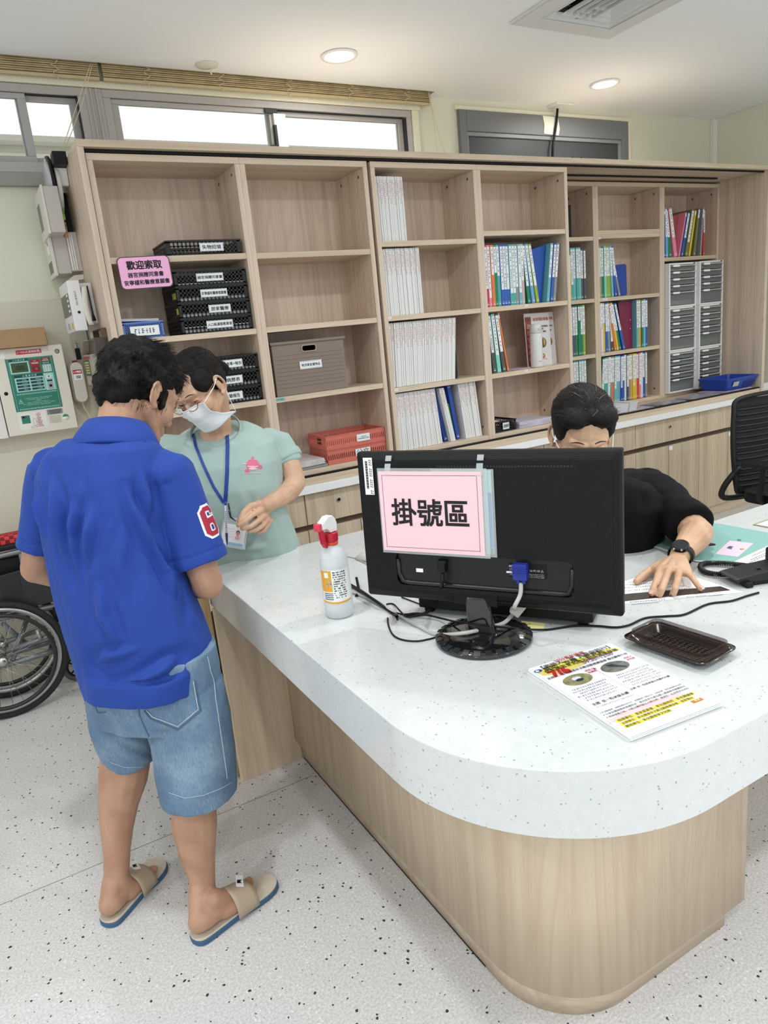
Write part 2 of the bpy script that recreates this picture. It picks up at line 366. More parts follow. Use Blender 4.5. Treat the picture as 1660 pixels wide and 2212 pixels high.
b2 = blind(.80, 2.60, 'long right-hand rolled-up bamboo slat blind under the ceiling edge')
def hang(parent, p0, p1, sag=0, r=.0018, name='pull_cord'):
    p0 = Vector(p0); p1 = Vector(p1)
    pts = [p0.lerp(p1, k / 10) + Vector((sag * math.sin(PI * k / 10), 0, 0)) for k in range(11)]
    build(name, MB().tube(pts, r, 6), CORD, parent)
hang(b1, at(196, 137, Y=YW - .075), at(134, 325, Y=YW - .16)); hang(b1, at(199, 139, Y=YW - .075), at(139, 325, Y=YW - .15), .01)
hang(b2, at(925, 198, Y=YW - .07), at(945, 335, Y=YW - .07), .01); hang(b2, at(927, 198, Y=YW - .07), at(963, 335, Y=YW - .07), -.01)
# air diffuser
t = thing('ceiling_air_diffuser', 'square white louvred air diffuser in the ceiling with a tan ribbon', 'air vent', (2.74, 2.4975, ZC), 0)
VW = mat('vent_white', 'd9dad9', .5)
mb = MB()
def ringframe(mb, a0, a1, b0, b1, w_, z0, z1, dz=0):   # sloped square ring
    cx, cy = (a0 + a1) / 2, (b0 + b1) / 2
    o = [(a0, b0), (a1, b0), (a1, b1), (a0, b1)]; i = [(a0 + w_, b0 + w_), (a1 - w_, b0 + w_), (a1 - w_, b1 - w_), (a0 + w_, b1 - w_)]
    vs = [(x, y, z0) for x, y in o] + [(x, y, z0 + dz) for x, y in i] + [(x, y, z1) for x, y in o] + [(x, y, z1 + dz) for x, y in i]
    fs = []
    for k in range(4):
        l = (k + 1) % 4; fs += [(k, l, 4 + l, 4 + k), (8 + k, 12 + k, 12 + l, 8 + l), (k, 8 + k, 8 + l, l), (4 + k, 4 + l, 12 + l, 12 + k)]
    return mb.add(vs, fs)
ringframe(mb, 2.425, 3.05, 2.19, 2.81, .012, ZC - .012, ZC - .0005); ringframe(mb, 2.437, 3.038, 2.202, 2.798, .09, ZC - .018, ZC - .004, .0)
ringframe(mb, 2.527, 2.948, 2.292, 2.708, .006, ZC - .022, ZC + .05)
build('frame', mb, VW, t, bevel=.002)
for k in range(4):
    a = .010 + k * .046; build('louvre', ringframe(MB(), 2.527 + a, 2.948 - a, 2.292 + a, 2.708 - a, .032, ZC - .016, ZC - .0145, .018), VW, t)
mb = MB()
for k in range(5): x = 2.60 + k * .038; mb.box(x, x + .003, 2.30, 2.63, ZC - .024, ZC - .006)
build('slats', mb, VW, t)
build('opening_shade_plate', MB().box(2.585, 2.785, 2.31, 2.62, ZC - .0055, ZC - .0035), BLACK, t)  # solid black plate, its colour gives the darkness inside the open side
build('duct', MB().box(2.502, 2.978, 2.252, 2.743, ZC + .075, ZC + .3), BLACK, t)
build('ribbon', MB().add([(2.70, 2.69, ZC - .005), (2.71, 2.69, ZC - .005), (2.735, 2.63, ZC - .028), (2.725, 2.63, ZC - .028)], [(0, 1, 2, 3)]), mat('tan_ribbon', 'c9a577', .7), t)
# downlights (two in view, the others unseen, added over the lobby to light the room)
LENS = mat('lamp_lens', 'ffffff', .4, emis=5)
def downlight(x, y, label, group=None, watt=LAMP_W):
    t = thing('ceiling_downlight', label, 'ceiling light', (x, y, ZC), 0, group)
    build('trim_ring', MB().lathe([(.070, .0), (.088, -.002), (.088, -.006), (.072, -.008), (.070, -.004)], (0, 0, -.0005), 40, cap=False), WHITE, t, local=True)
    build('lens', MB().lathe([(.070, -.0015), (.04, -.0035), (.002, -.004)], (0, 0, -.0005), 40), LENS, t, local=True)
    l = bpy.data.lights.new('lamp', 'AREA'); l.shape = 'DISK'; l.size = .14; l.energy = watt; l.color = (.97, .99, 1); l.spread = math.radians(165)
    lo = bpy.data.objects.new('lamp', l); COL.objects.link(lo); lo.parent = t; lo.location = (0, 0, -.012)
    return t
downlight(1.831, 3.352, 'bright round downlight in the ceiling above the second bookcase column', None, 5.5)
downlight(3.598, 3.348, 'bright round downlight right of the vent, above the binders', None, 5.5)
for x in (-1.8, .1, 2.0, 3.9):
    for y in (1.5, -.4, -2.3):
        if x == 2.0 and y == 1.5: pass
        downlight(x, y, 'unseen round downlight over the lobby, added to light the room', 'added lobby downlights')
solo('ceiling_patch_plate', MB().lathe([(.055, 0), (.052, -.004), (.002, -.005)], (1.26, 3.614, ZC - .0005), 28).tube([(1.285, 3.64, ZC - .004), (1.286, 3.642, ZC - .03)], .004), mat('patch', 'e0ddd0', .7), 'small round cream cap on the ceiling left of the downlight', 'ceiling cap')
cb = thing('black_cable', 'black cable dropping from a white ceiling plate behind the bookcase', 'cable', at(1205, 230, Y=YW - .04), 0)
build('cover_plate', MB().box(3.54, 3.68, YW - .09, YW - .0015, ZC - .012, ZC - .0008), WHITE, cb, bevel=.002)
p = [at(x, y, Y=YW - .045) for x, y in ((1205, 235), (1203, 262), (1199, 290), (1195, 315), (1194, 346))]
build('cord', MB().tube(p, .008, 8), BLACK, cb)
solo('linear_ceiling_slot', MB().box(4.75, 5.15, 3.05, 3.07, ZC - .006, ZC - .0005), BLACK, 'thin dark slot in the ceiling at the far right', 'ceiling slot')

# ================================================================== back cabinet run
# base units with drawers and doors, white worktop, wooden sill
YB = 3.15
xs = [.56, 1.284, 2.055, 2.83, 3.605, 4.231, 4.86]
NM = ['leftmost', 'second from left', 'third from left', 'fourth from left', 'fifth from left', 'rightmost']
LOCK = mat('lock_dark', '2a2a2a', .3, metal=.8); GAP = mat('gap_dark', '5b4c3e', .9)
for k in range(6):
    a, b = xs[k], xs[k + 1]
    lab = {0: 'wood-fronted base cabinet behind the woman in the green shirt, at the left end', 1: 'wood base cabinet under the red trays with two round locks', 2: 'wood base cabinet hidden behind the monitor, under the thin white booklets',
           3: 'wood base cabinet just left of the seated woman, mostly behind the monitor', 4: 'wood base cabinet with drawer and two doors right of the seated woman', 5: 'wood base cabinet behind the black mesh chair, at the right end'}[k]
    t = thing('base_cabinet', lab, 'cabinet', ((a + b) / 2, 3.45, 0), 0)
    build('body', MB().box(a + .001, b - .001, YB + .02, 3.70, .07, .777), WCY, t)
    build('toe_kick', MB().box(a + .001, b - .001, YB + .012, YB + .019, 0, .0695), WX, t)
    dr = build('drawer', MB().box(a + .0025, b - .0025, YB, YB + .019, .618, .776), WCY, t, bevel=.0015)
    kx = a + .55 * (b - a) if k != 1 else 1.451
    if k == 1: kx = 1.50
    def lock(x, z, par): return build('lock', MB().lathe([(.011, 0), (.012, -.004), (.0105, -.006), (.007, -.005), (.001, -.003)], (x, YB - .0003, z), 20, 'y'), METAL, par)
    lk = lock({4: 3.93, 5: 4.64, 1: 1.465}.get(k, kx), .715, dr); build('keyhole', MB().lathe([(.007, 0), (.001, -.001)], (lk.parent and {4: 3.93, 5: 4.64, 1: 1.465}.get(k, kx), YB - .0062, .715), 12, 'y'), LOCK, lk)
    m_ = (a + b) / 2 if k != 1 else 1.578
    if k == 4: m_ = 3.918
    if k == 5: m_ = 4.545
    for j, (p_, q_) in enumerate(((a, m_), (m_, b))):
        do = build('door', MB().box(p_ + .002, q_ - .002, YB, YB + .019, .075, .588), WCY, t, bevel=.0015)
        if j == 1 and k in (1,): lock(m_ + .045, .545, do)
        if j == 1: build('sticker', MB().box(m_ + .006, m_ + .04, YB - .0009, YB - .0002, .556, .582), PAPER, do)
    build('finger_groove', MB().box(a + .001, b - .001, YB + .0185, YB + .0195, .588, .618), GAP, t)
t = thing('worktop', 'long narrow white stone worktop under the bookcase, above the wood drawers', 'worktop', (2.72, 3.4, .778), 0)
build('slab', MB().box(.55, 5.19, YB - .03, 3.775, .778, .815), TOPW, t, bevel=.002)
build('wall_strip', MB().box(4.93, 5.19, YB + .1, 3.72, .8155, .86), WHITE, t)

# ================================================================== bookcase
# outer frame
t = thing('bookcase_frame', 'tall pale wood outer frame holding all the shelf units, with black sliding tracks', 'bookcase frame', (2.72, 3.45, .816), 0)
YT = 3.14
build('side_panel', MB().box(.53, .555, YT, 3.715, .8156, 2.305), WV, t, bevel=.001)
build('side_panel', MB().box(4.895, 4.925, YT, 3.77, .8156, 2.305), WV, t, bevel=.001)
build('top_panel', MB().box(.53, 4.925, YT, 3.715, 2.3055, 2.332).box(3.0, 4.925, 3.7155, 3.77, 2.3055, 2.332), WX, t, bevel=.001)
build('front_sill', MB().box(.556, 4.894, YT + .01, 3.175, .8156, .852), WX, t, bevel=.001)
build('base_board', MB().box(.556, 4.894, 3.176, 3.77, .8156, .848), WX, t, bevel=.001)
build('track', MB().box(.557, 4.893, YT + .03, 3.174, 2.2935, 2.3053).box(.557, 4.70, 3.38, 3.40, 2.297, 2.3053).box(.557, 4.893, 3.15, 3.172, .8525, .8605), BLACK, t)
build('gap_shade_strip', MB().box(.5553, .560, 3.16, 3.18, .862, 2.292), BLACK, t)
build('gap_shade_strip', MB().box(1.8185, 1.8345, 3.24, 3.26, .862, 2.27), BLACK, t)  # black strips put the darkness of the open gaps into colour
HOLE = mat('cam_hole', '6b5a45', .6)
def unit(name, x0, x1, y0, y1, z0, z1, shelves, label, th=.0235, double=()):
    t = thing(name, label, 'bookshelf', ((x0 + x1) / 2, (y0 + y1) / 2, z0), 0)
    build('side_panel', MB().box(x0, x0 + th, y0, y1, z0, z1 - .026), WV, t, bevel=.0008)
    build('side_panel', MB().box(x1 - th, x1, y0, y1, z0, z1 - .026), WV, t, bevel=.0008)
    build('top_panel', MB().box(x0, x1, y0, y1, z1 - .0255, z1), WX, t, bevel=.0008)
    build('bottom_panel', MB().box(x0 + th + .0005, x1 - th - .0005, y0 + .001, y1, z0, z0 + .024), WX, t, bevel=.0008)
    build('back_panel', MB().box(x0 + th, x1 - th, y1 - .008, y1, z0 + .024, z1 - .026), WBACK, t)
    hb = MB()
    for z in shelves:
        s = build('shelf', MB().box(x0 + th + .0005, x1 - th - .0005, y0 + .002, y1 - .0085, z - .0245, z), WX, t, bevel=.0008)
        if z in double: build('shelf', MB().box(x0 + th + .0005, x1 - th - .0005, y0 + .002, y1 - .0085, z - .0495, z - .025), WX, t, bevel=.0008)
    for yy in (y0 + .05, y1 - .06):
        for sx, dx in ((x1 - th, -.0006), (x0 + th, .0006)):
            for z in (z1 - .06, z0 + .07): hb.lathe([(.0075, 0), (.0075, dx)], (sx, yy, z), 14, 'x')
            z = z0 + .2
            while z < z1 - .15: hb.lathe([(.0022, 0), (.0022, dx * .6)], (sx, yy, z), 6, 'x'); z += .064
    tag(build('fitting', hb, HOLE, t), kind='stuff')
    return t
F0, F1 = 3.165, 3.460
unit('bookshelf_unit', .5605, 1.1868, F0, F1, .8615, 2.289, (1.899, 1.574, 1.253), 'leftmost bookshelf column, holding stacked black baskets')
unit('bookshelf_unit', 1.1872, 1.818, F0, F1, .8615, 2.289, (1.897, 1.575, 1.253), 'second bookshelf column, nearly empty, with the brown box and red trays')
unit('bookshelf_unit', 1.836, 2.4648, F0, F1, .8615, 2.289, (1.930, 1.576, 1.219), 'third bookshelf column, full of thin white booklets')
unit('bookshelf_unit', 2.4652, 3.095, F0, F1, .8615, 2.289, (1.966, 1.577, 1.219), 'fourth bookshelf column with coloured binders and the white flask')
B0, B1 = 3.50, 3.768
unit('bookshelf_unit', 3.02, 3.6575, B0, B1, .849, 2.292, (1.966, 1.582, 1.226), 'recessed narrow-looking bookshelf column partly behind the fourth column')
unit('bookshelf_unit', 3.658, 4.285, B0, B1, .849, 2.292, (2.001, 1.582, 1.226), 'recessed sixth bookshelf column packed with binders', double=(2.001,))
unit('bookshelf_unit', 4.2855, 4.892, B0, B1, .849, 2.292, (1.813,), 'recessed rightmost bookshelf column with the white drawer boxes')
# little stickers on shelf edges
for px, py, Y, l in ((966 / 3.192 + 540, 480 + 661 / 3.192, F0, 'tiny white sticker on the shelf edge below the second row of booklets'), (1012 / 3.192 + 540, 480 + 1157 / 3.192, F0, 'tiny white sticker on the shelf edge below the leaning booklets'),
                     (1020 + 466 / 3.952, 360 + 1186 / 3.952, F0, 'tiny white sticker on the shelf edge under the coloured binders'), (1020 + 468 / 3.952, 360 + 1742 / 3.952, F0, 'tiny white sticker on the shelf edge under the flask'),
                     (1020 + 1093 / 3.952, 360 + 611 / 3.952, B0, 'tiny white sticker on the thick shelf edge of the sixth column'), (1020 + 1138 / 3.952, 360 + 1132 / 3.952, B0, 'long white sticker on the sixth column shelf edge'), (1020 + 1118 / 3.952, 360 + 1599 / 3.952, B0, 'white sticker on the lowest shelf edge of the sixth column'),
                     (540 + 212 / 3.192, 480 + 1222 / 3.192, F0, 'teal sticker on the shelf edge below the brown box')):
    q = at(px, py, Y=Y); wd = .045 if 'long' in l or 'teal' in l else .02
    m_ = MB().box(q.x - wd / 2, q.x + wd / 2, Y + .0002, Y + .0016, q.z - .006, q.z + .006)
    o = solo('shelf_sticker', m_, mat('teal_sticker', '6fb7bb', .6) if 'teal' in l else PAPER, l, 'sticker')
    r_ = random.Random(3); s = MB(); scrib(s, (q.x, Y + .0002, q.z), X3, Z3, wd * .7, .006, 4, r_, lift=.0004); build('print', s, INK, o)
# ================================================================== shelf contents
ORD = ['first', 'second', 'third', 'fourth', 'fifth', 'sixth', 'seventh', 'eighth', 'ninth', 'tenth', 'eleventh', 'twelfth', 'thirteenth', 'fourteenth', 'fifteenth', 'sixteenth', 'seventeenth', 'eighteenth', 'nineteenth', 'twentieth', 'twenty-first', 'twenty-second']
LABELP = mat('label_paper', 'e9edef', .7); SPINE = mat('booklet_spine', 'e4e5e3', .55); PAGE = mat('page_edges', 'b9b8b2', .8); PINKP = mat('pinkish_print', 'c58f8c', .8)
# ---- black perforated baskets
BB = mat('basket_black', '111112', .4)
def pbasket(name, label, cx, w_, y0, d, z, h, matl, text=None, group=None, cat='basket', flare=.004, hole=.011, pitch=.0175, rows=3, tlab=None, txt_h=.03, txt_w=.1, tx=0, rim=True, contents=None):
    t = thing(name, label, cat, (cx, y0 + d / 2, z), 0, group)
    x0, x1, y1 = cx - w_ / 2, cx + w_ / 2, y0 + d
    def wall(mb, o, u, L):
        n = max(3, int((L - .012) / pitch)); mg = (L - n * pitch) / 2; bar = pitch - hole
        tk = .0022; nrm = Vector(u).cross(Z3)
        def bx(a, b, c, e):
            c0 = Vector(o) + Vector(u) * ((a + b) / 2) + Z3 * ((c + e) / 2); mb.obox(c0, Vector(u) * (b - a) / 2, nrm * tk / 2, Z3 * (e - c) / 2)
        rh = (h - .012) / rows; bars = rh - hole
        bx(0, L, 0, .004 + bars / 2)
        for r in range(1, rows): bx(mg, L - mg, .004 + r * rh - bars / 2, .004 + r * rh + bars / 2)
        bx(0, L, h - .008 - bars / 2, h)
        bx(0, mg + bar / 2, .003, h - .006); bx(L - mg - bar / 2, L, .003, h - .006)
        for k in range(1, n): bx(mg + k * pitch - bar / 2, mg + k * pitch + bar / 2, .004, h - .008)
    for nm, o, u, L in (('front', (x0, y0, z), X3, w_), ('back', (x0, y1, z), X3, w_), ('side', (x0, y0, z), Y3, d), ('side', (x1, y0, z), Y3, d)):
        mb = MB(); wall(mb, o, u, L); build(nm + '_wall', mb, matl, t)
    build('base', MB().box(x0, x1, y0, y1, z + .0003, z + .003), matl, t)
    if rim: build('rim', MB().box(x0 - .003, x1 + .003, y0 - .004, y0 - .001, z + h - .006, z + h).box(x0 - .004, x0 - .001, y0, y1, z + h - .006, z + h).box(x1 + .001, x1 + .004, y0, y1, z + h - .006, z + h), matl, t)
    if contents:
        build('papers', MB().box(x0 + .01, x1 - .01, y0 + .01, y1 - .01, z + .004, z + contents), PAPER, t)
    if text:
        lx = cx + tx; lb = build('name_label', MB().box(lx - txt_w / 2, lx + txt_w / 2, y0 - .0065, y0 - .0055, z + h * .5 - txt_h / 2, z + h * .5 + txt_h / 2), LABELP, t)
        s = MB(); write(s, text, (lx, y0 - .0065, z + h * .5), X3, Z3, w_=txt_w * .80 if len(text) < 7 else txt_w * .92, h=txt_h * (.52 if len(text) < 7 else .42), bold=.012); build('lettering', s, INK, lb)
        fr = MB(); a, b = lx - txt_w / 2 + .003, lx + txt_w / 2 - .003; c, e = z + h * .5 - txt_h / 2 + .002, z + h * .5 + txt_h / 2 - .002; yy = y0 - .0068
        n = int((b - a) / .004)
        for k in range(n):
            for zz in (c, e): fr.box(a + k * .004, a + k * .004 + .0026, yy - .0002, yy, zz - .0005, zz + .0005)
        n = int((e - c) / .004)
        for k in range(n):
            for xx in (a, b): fr.box(xx - .0005, xx + .0005, yy - .0002, yy, c + k * .004, c + k * .004 + .0026)
        build('dotted_border', fr, INK, lb)
    return t
pbasket('storage_basket', 'single shallow black perforated basket labelled 失物招領 on the top left shelf', .985, .325, 3.185, .235, 1.8995, .062, BB, '失物招領', txt_h=.034, txt_w=.105, tx=.03)
zz = 1.5745
for k, (tx, s) in enumerate((('人口販運衛教單張', .01), ('居家醫療', .02), ('安寧緩和醫療意願書', .004), ('器官捐贈同意書', -.004))):
    pbasket('storage_basket', 'black perforated basket, %s, labelled %s' % (('bottom of the stack of four', 'second from the bottom of the stack of four', 'third from the bottom of the stack of four', 'top of the stack of four')[k], tx), .993, .318, 3.19, .235, zz, .0655, BB, tx, txt_h=.033, txt_w=.12 if k != 1 else .1, tx=s, rows=3, contents=(.030, .022, .024, .012)[k])
    zz += .0667
zz = 1.2535
for k, tx in enumerate(('抽血檢驗報告', '空白病歷表', '成健檢查單+報告')):
    pbasket('storage_basket', 'black perforated basket beside the green-shirted woman, %s of three, labelled %s' % (('lowest', 'middle', 'topmost')[k], tx), .996, .315, 3.19, .235, zz, .07, BB, tx, txt_h=.035, txt_w=.13, tx=-.0 + .01 * k, rows=3, contents=(.026, .022, .014)[k])
    zz += .0713
# yellow tags on the basket sides
o = solo('basket_tag', MB().box(.8295, .8315, 3.20, 3.25, 1.725, 1.75), mat('yellow_tag', 'b9a94a', .6), 'upper yellow tag on the side of the black basket stack', 'tag')
o = solo('basket_tag', MB().box(.8295, .8315, 3.195, 3.22, 1.66, 1.685), mat('yellow_tag', 'b9a94a', .6), 'lower yellow tag on the side of the black basket stack', 'tag')
# pink notice hung at the shelf edge
t = thing('pink_notice', 'small pink laminated notice reading 歡迎索取 hung on the left shelf edge', 'sign', (.712, 3.15, 1.774), 0)
T_ = Matrix.Translation((.712, 3.157, 1.836)) @ Matrix.Rotation(math.radians(-1), 4, 'Y') @ Matrix.Rotation(PI / 2, 4, 'X')
build('laminate', MB().prism(rr(-.107, .107, -.064, .064, .02), -.0008, .0008, T_), mat('laminate_grey', '4b3c44', .3), t)
build('card', MB().prism(rr(-.103, .103, -.0605, .0605, .017), .0008, .0012, T_), mat('pink_card', 'eeb0d6', .5), t)
s = MB(); R_ = T_.to_3x3(); u, v = R_ @ X3, R_ @ Y3
write(s, '歡迎索取', T_ @ Vector((0, .03, .0015)), u, v, w_=.142, bold=.025)
write(s, '器官捐贈同意書', T_ @ Vector((0, -.008, .0015)), u, v, w_=.145, bold=.018)
write(s, '安寧緩和醫療意願書', T_ @ Vector((0, -.038, .0015)), u, v, w_=.185, bold=.018)
build('lettering', s, INK, t)
# blue basket with papers behind the man's hair
t = pbasket('storage_basket', 'blue perforated basket with papers behind the man\'s hair', .672, .165, 3.19, .22, 1.5745, .068, mat('basket_blue', '5b7fc4', .45), hole=.005, pitch=.0085, rows=6, cat='basket')
build('name_card', MB().box(.615, .735, 3.1825, 3.184, 1.585, 1.625), LABELP, t); s = MB(); scrib(s, (.675, 3.1825, 1.605), X3, Z3, .09, .02, 6, random.Random(4)); build('print', s, INK, t)
mb = MB()
for k in range(3): mb.obox((.668, 3.30, 1.648 + k * .0035), Vector((.078, 0, -.004)), Vector((0, .09, 0)), (0, 0, .0012))
solo('loose_papers', mb, mat('paper_bluish', 'dfe3ee', .6), 'few sheets lying on the blue basket behind the man\'s hair', 'papers')
# ---- brown lidded storage box
BR = mat('box_brown', '86776c', .55)
t = thing('storage_box', 'brown ribbed plastic storage box with an oval handle hole on the second column', 'storage box', (1.4205, 3.30, 1.2535), 0)
x0, x1, z0, z1, y0, y1 = 1.232, 1.606, 1.2540, 1.497, 3.19, 3.41
body = MB()
hx0, hx1, hz0, hz1 = 1.385, 1.455, 1.452, 1.476
# front with the handle opening
fr = MB()
for a, b, c, e in ((x0, hx0, z0, z1), (hx1, x1, z0, z1), (hx0, hx1, z0, hz0), (hx0, hx1, hz1, z1)): body.box(a, b, y0, y0 + .003, c, e)
body.box(x0, x0 + .003, y0 + .003, y1, z0, z1).box(x1 - .003, x1, y0 + .003, y1, z0, z1).box(x0, x1, y1, y1 + .003, z0, z1).box(x0, x1, y0, y1, z0, z0 + .003)
build('body', body, BR, t)
rb = MB()
for k in range(11):
    z = z0 + .02 + k * .0185; 
    if z < 1.445: rb.prism(rr(x0 + .012, x1 - .012, z - .002, z + .002, .0018, 3), 0, .0022, Matrix.Translation((0, y0, 0)) @ Matrix.Rotation(PI / 2, 4, 'X'))
rb.box(x0 - .003, x1 + .003, y0 - .003, y0, z0, z0 + .03)
build('ribs', rb, BR, t, bevel=.001)
ring = MB(); P_ = rr(hx0 - .005, hx1 + .005, hz0 - .005, hz1 + .005, .012, 5); Q_ = rr(hx0, hx1, hz0, hz1, .009, 5)
n = len(P_); vs = [(x, y0 - .004, z) for x, z in P_] + [(x, y0 - .004, z) for x, z in Q_] + [(x, y0, z) for x, z in P_] + [(x, y0 + .004, z) for x, z in Q_]
ring.add(vs, [(j, (j + 1) % n, n + (j + 1) % n, n + j) for j in range(n)] + [(j, 2 * n + j, 2 * n + (j + 1) % n, (j + 1) % n) for j in range(n)] + [(n + j, n + (j + 1) % n, 3 * n + (j + 1) % n, 3 * n + j) for j in range(n)])
build('handle_ring', ring, mat('box_brown_light', 'a39486', .5), t)
build('lid', MB().box(x0 - .008, x1 + .01, y0 - .006, y1 + .006, z1, z1 + .006).box(x0 - .008, x1 + .01, y0 - .008, y0 - .0045, z1 - .006, z1 + .004).box(x1 + .0, x1 + .012, y0 + .02, y0 + .05, z0 + .02, z0 + .05), BR, t, bevel=.0015)
lb = build('name_label', MB().box(1.362, 1.477, y0 - .0035, y0 - .0025, 1.368, 1.405), LABELP, t)
s = MB(); write(s, '物流車放置物品', (1.4195, y0 - .0035, 1.3865), X3, Z3, w_=.098, bold=.01); build('lettering', s, INK, lb)
s = MB()
for k in range(27): s.box(1.365 + k * .004, 1.3676 + k * .004, y0 - .0040, y0 - .0036, 1.3705, 1.3715).box(1.365 + k * .004, 1.3676 + k * .004, y0 - .0040, y0 - .0036, 1.4015, 1.4025)
build('dotted_border', s, INK, lb)
# ---- red translucent trays
RED = mat('tray_red', 'e58372', .35, alpha=.66)
def redtray(z, label, text, i):
    t = thing('letter_tray', label, 'tray', (1.62, 3.29, z), 0)
    x0, x1, y0, y1 = 1.452, 1.788, 3.19, 3.40
    for nm, o, u, L in (('front_wall', (x0, y0, z), X3, x1 - x0), ('back_wall', (x0, y1, z), X3, x1 - x0), ('side_wall', (x0, y0, z), Y3, y1 - y0), ('side_wall', (x1, y0, z), Y3, y1 - y0)):
        mb = MB(); nrm = Vector(u).cross(Z3); c = Vector(o) + u * L / 2
        mb.obox(c + Z3 * .012, u * L / 2, nrm * .001, Z3 * .0115); mb.obox(c + Z3 * .058, u * L / 2, nrm * .001, Z3 * .010)
        n = int(L / .011)
        for k in range(n + 1):
            q = Vector(o) + u * (k * L / n); mb.obox(q + Z3 * .036, u * .0032, nrm * .001, Z3 * .012)
        mb.obox(c + Z3 * .070, u * L / 2, nrm * .004, Z3 * .0015)
        build(nm, mb, RED, t)
    build('base', MB().box(x0, x1, y0, y1, z + .0005, z + .003), RED, t)
    lx, w2 = (1.66, .075) if i else (1.65, .085)
    lb = build('name_label', MB().box(lx - w2 / 2, lx + w2 / 2, y0 - .0055, y0 - .0045, z + .02, z + .056), LABELP, t)
    s = MB(); write(s, text, (lx, y0 - .0055, z + .038), X3, Z3, w_=w2 * .85); build('lettering', s, INK, lb)
    return t
redtray(.8865, 'lower translucent red letter tray labelled 公, on the bottom shelf', '公文', 0)
t = redtray(.9585, 'upper translucent red letter tray on the bottom shelf of the second column', '一週班次表\n同意書送審單 同意書', 1)
s = MB()
for k in range(4):
    for j in range(2): s.box(1.4505, 1.4510, 3.245 + k * .012, 3.254 + k * .012, .985 + j * .018, .998 + j * .018)
build('side_print', s, INK, t)
mb = MB(); rnd = random.Random(12)
for k in range(9): mb.obox((1.335 + rnd.uniform(-.004, .004), 3.29, .903 + k * .0032), Vector((.095, rnd.uniform(-.004, .004), 0)), Vector((.0, .115, 0)), (0, 0, .0013))
o = solo('brochure_stack', mb, mat('brochure', 'd8d2d2', .35, var=.12, vscale=30), 'stack of glossy pinkish brochures left of the red trays', 'brochures')
solo('grey_file_tray', MB().box(1.23, 1.445, 3.18, 3.42, .8865, .899), mat('grey_tray', '8d918f', .5), 'flat grey tray under the pinkish brochures on the bottom shelf', 'tray', bevel=.002)
# ---- thin white booklets
_bk = {}
def booklet(w_, h, v):
    k = (round(w_, 4), round(h, 3), v)
    if k not in _bk:
        t = thing('booklet', None, None); d = .21
        build('pages', MB().box(w_ * .12, w_ * .88, .0015, d - .002, .002, h - .002), PAGE, t, local=True)
        build('cover', MB().box(0, w_, 0, .0014, 0, h).box(0, w_ * .1, .0014, d, 0, h).box(w_ * .9, w_, .0014, d, 0, h), SPINE, t, local=True)
        s = MB(); r_ = random.Random(v)
        z = h - r_.uniform(.012, .03); n = r_.randint(9, 13)
        for q in range(n):
            a = w_ * r_.uniform(.15, .35); b = w_ * r_.uniform(.6, .85); s.box(a, b, -.0004, -.0001, z - .0045, z - .002)
            if r_.random() < .7: s.box(a, a + w_ * .15, -.0004, -.0001, z - .007, z)
            z -= .0085
        build('print', s, PINKP, t, local=True)
        _bk[k] = t; return t, True
    return copy_tree(_bk[k]), False
def row_booklets(x0, x1, n, z, h, label, group, lean0=0, lean1=0, y=3.195, seed=0):
    """n booklets from x0 to x1 at their feet, leaning from lean0 to lean1 (degrees, + leans the top to the right)"""
    rnd = random.Random(seed); p = (x1 - x0) / n
    for k in range(n):
        b, first = booklet(p * .86, h, k % 5)
        a = math.radians(lean0 + (lean1 - lean0) * k / max(1, n - 1))
        b.location = (x0 + k * p + (p * .93 * 0), y + rnd.uniform(-.003, .003), z + max(0, math.sin(a)) * p * .93 * 1.0 + .0003)
        b.rotation_euler = (0, a, 0)
        tag(b, label, 'booklet', group)
row_booklets(1.8625, 2.030, 15, 1.9305, .300, 'thin white booklet with pink spine print, top shelf of third column', 'booklets on the top shelf')
row_booklets(1.8625, 2.092, 21, 1.5765, .322, 'thin white booklet standing upright, second shelf of third column', 'booklets on the second shelf', seed=1)
row_booklets(1.8650, 2.262, 33, 1.2195, .322, 'thin white booklet leaning right in the longest row, third column', 'booklets on the third shelf', 2.5, 5.5, seed=2)
row_booklets(1.870, 2.150, 24, .8860, .300, 'thin white booklet left of the navy binders, bottom of third column', 'left booklets on the bottom shelf', 1, -5, seed=3)
row_booklets(2.205, 2.237, 3, .8860, .300, 'thin white booklet squeezed between the two navy binders', 'middle booklets on the bottom shelf', -10.5, -10.5, seed=4)
row_booklets(2.307, 2.420, 10, .8860, .305, 'thin white booklet right of both navy binders, leaning left', 'right booklets on the bottom shelf', -6, -5, seed=5)
def bookend(x, y, z, label, h=.16, col='17181a'):
    solo('bookend', MB().prism(rr(0, .13, 0, h, .02), -.001, .001, Matrix.Translation((x, y, z)) @ Matrix.Rotation(PI / 2, 4, 'Z') @ Matrix.Rotation(PI / 2, 4, 'X')).box(x - .07, x, y, y + .1, z + .0003, z + .0015), mat('bookend_' + col, col, .45), label, 'bookend')
bookend(2.100, 3.21, 1.5768, 'black bookend beside the second-shelf white booklets', h=.2)
bookend(2.292, 3.21, 1.2197, 'grey bookend beside the leaning booklets on the third shelf', col='5f6265')
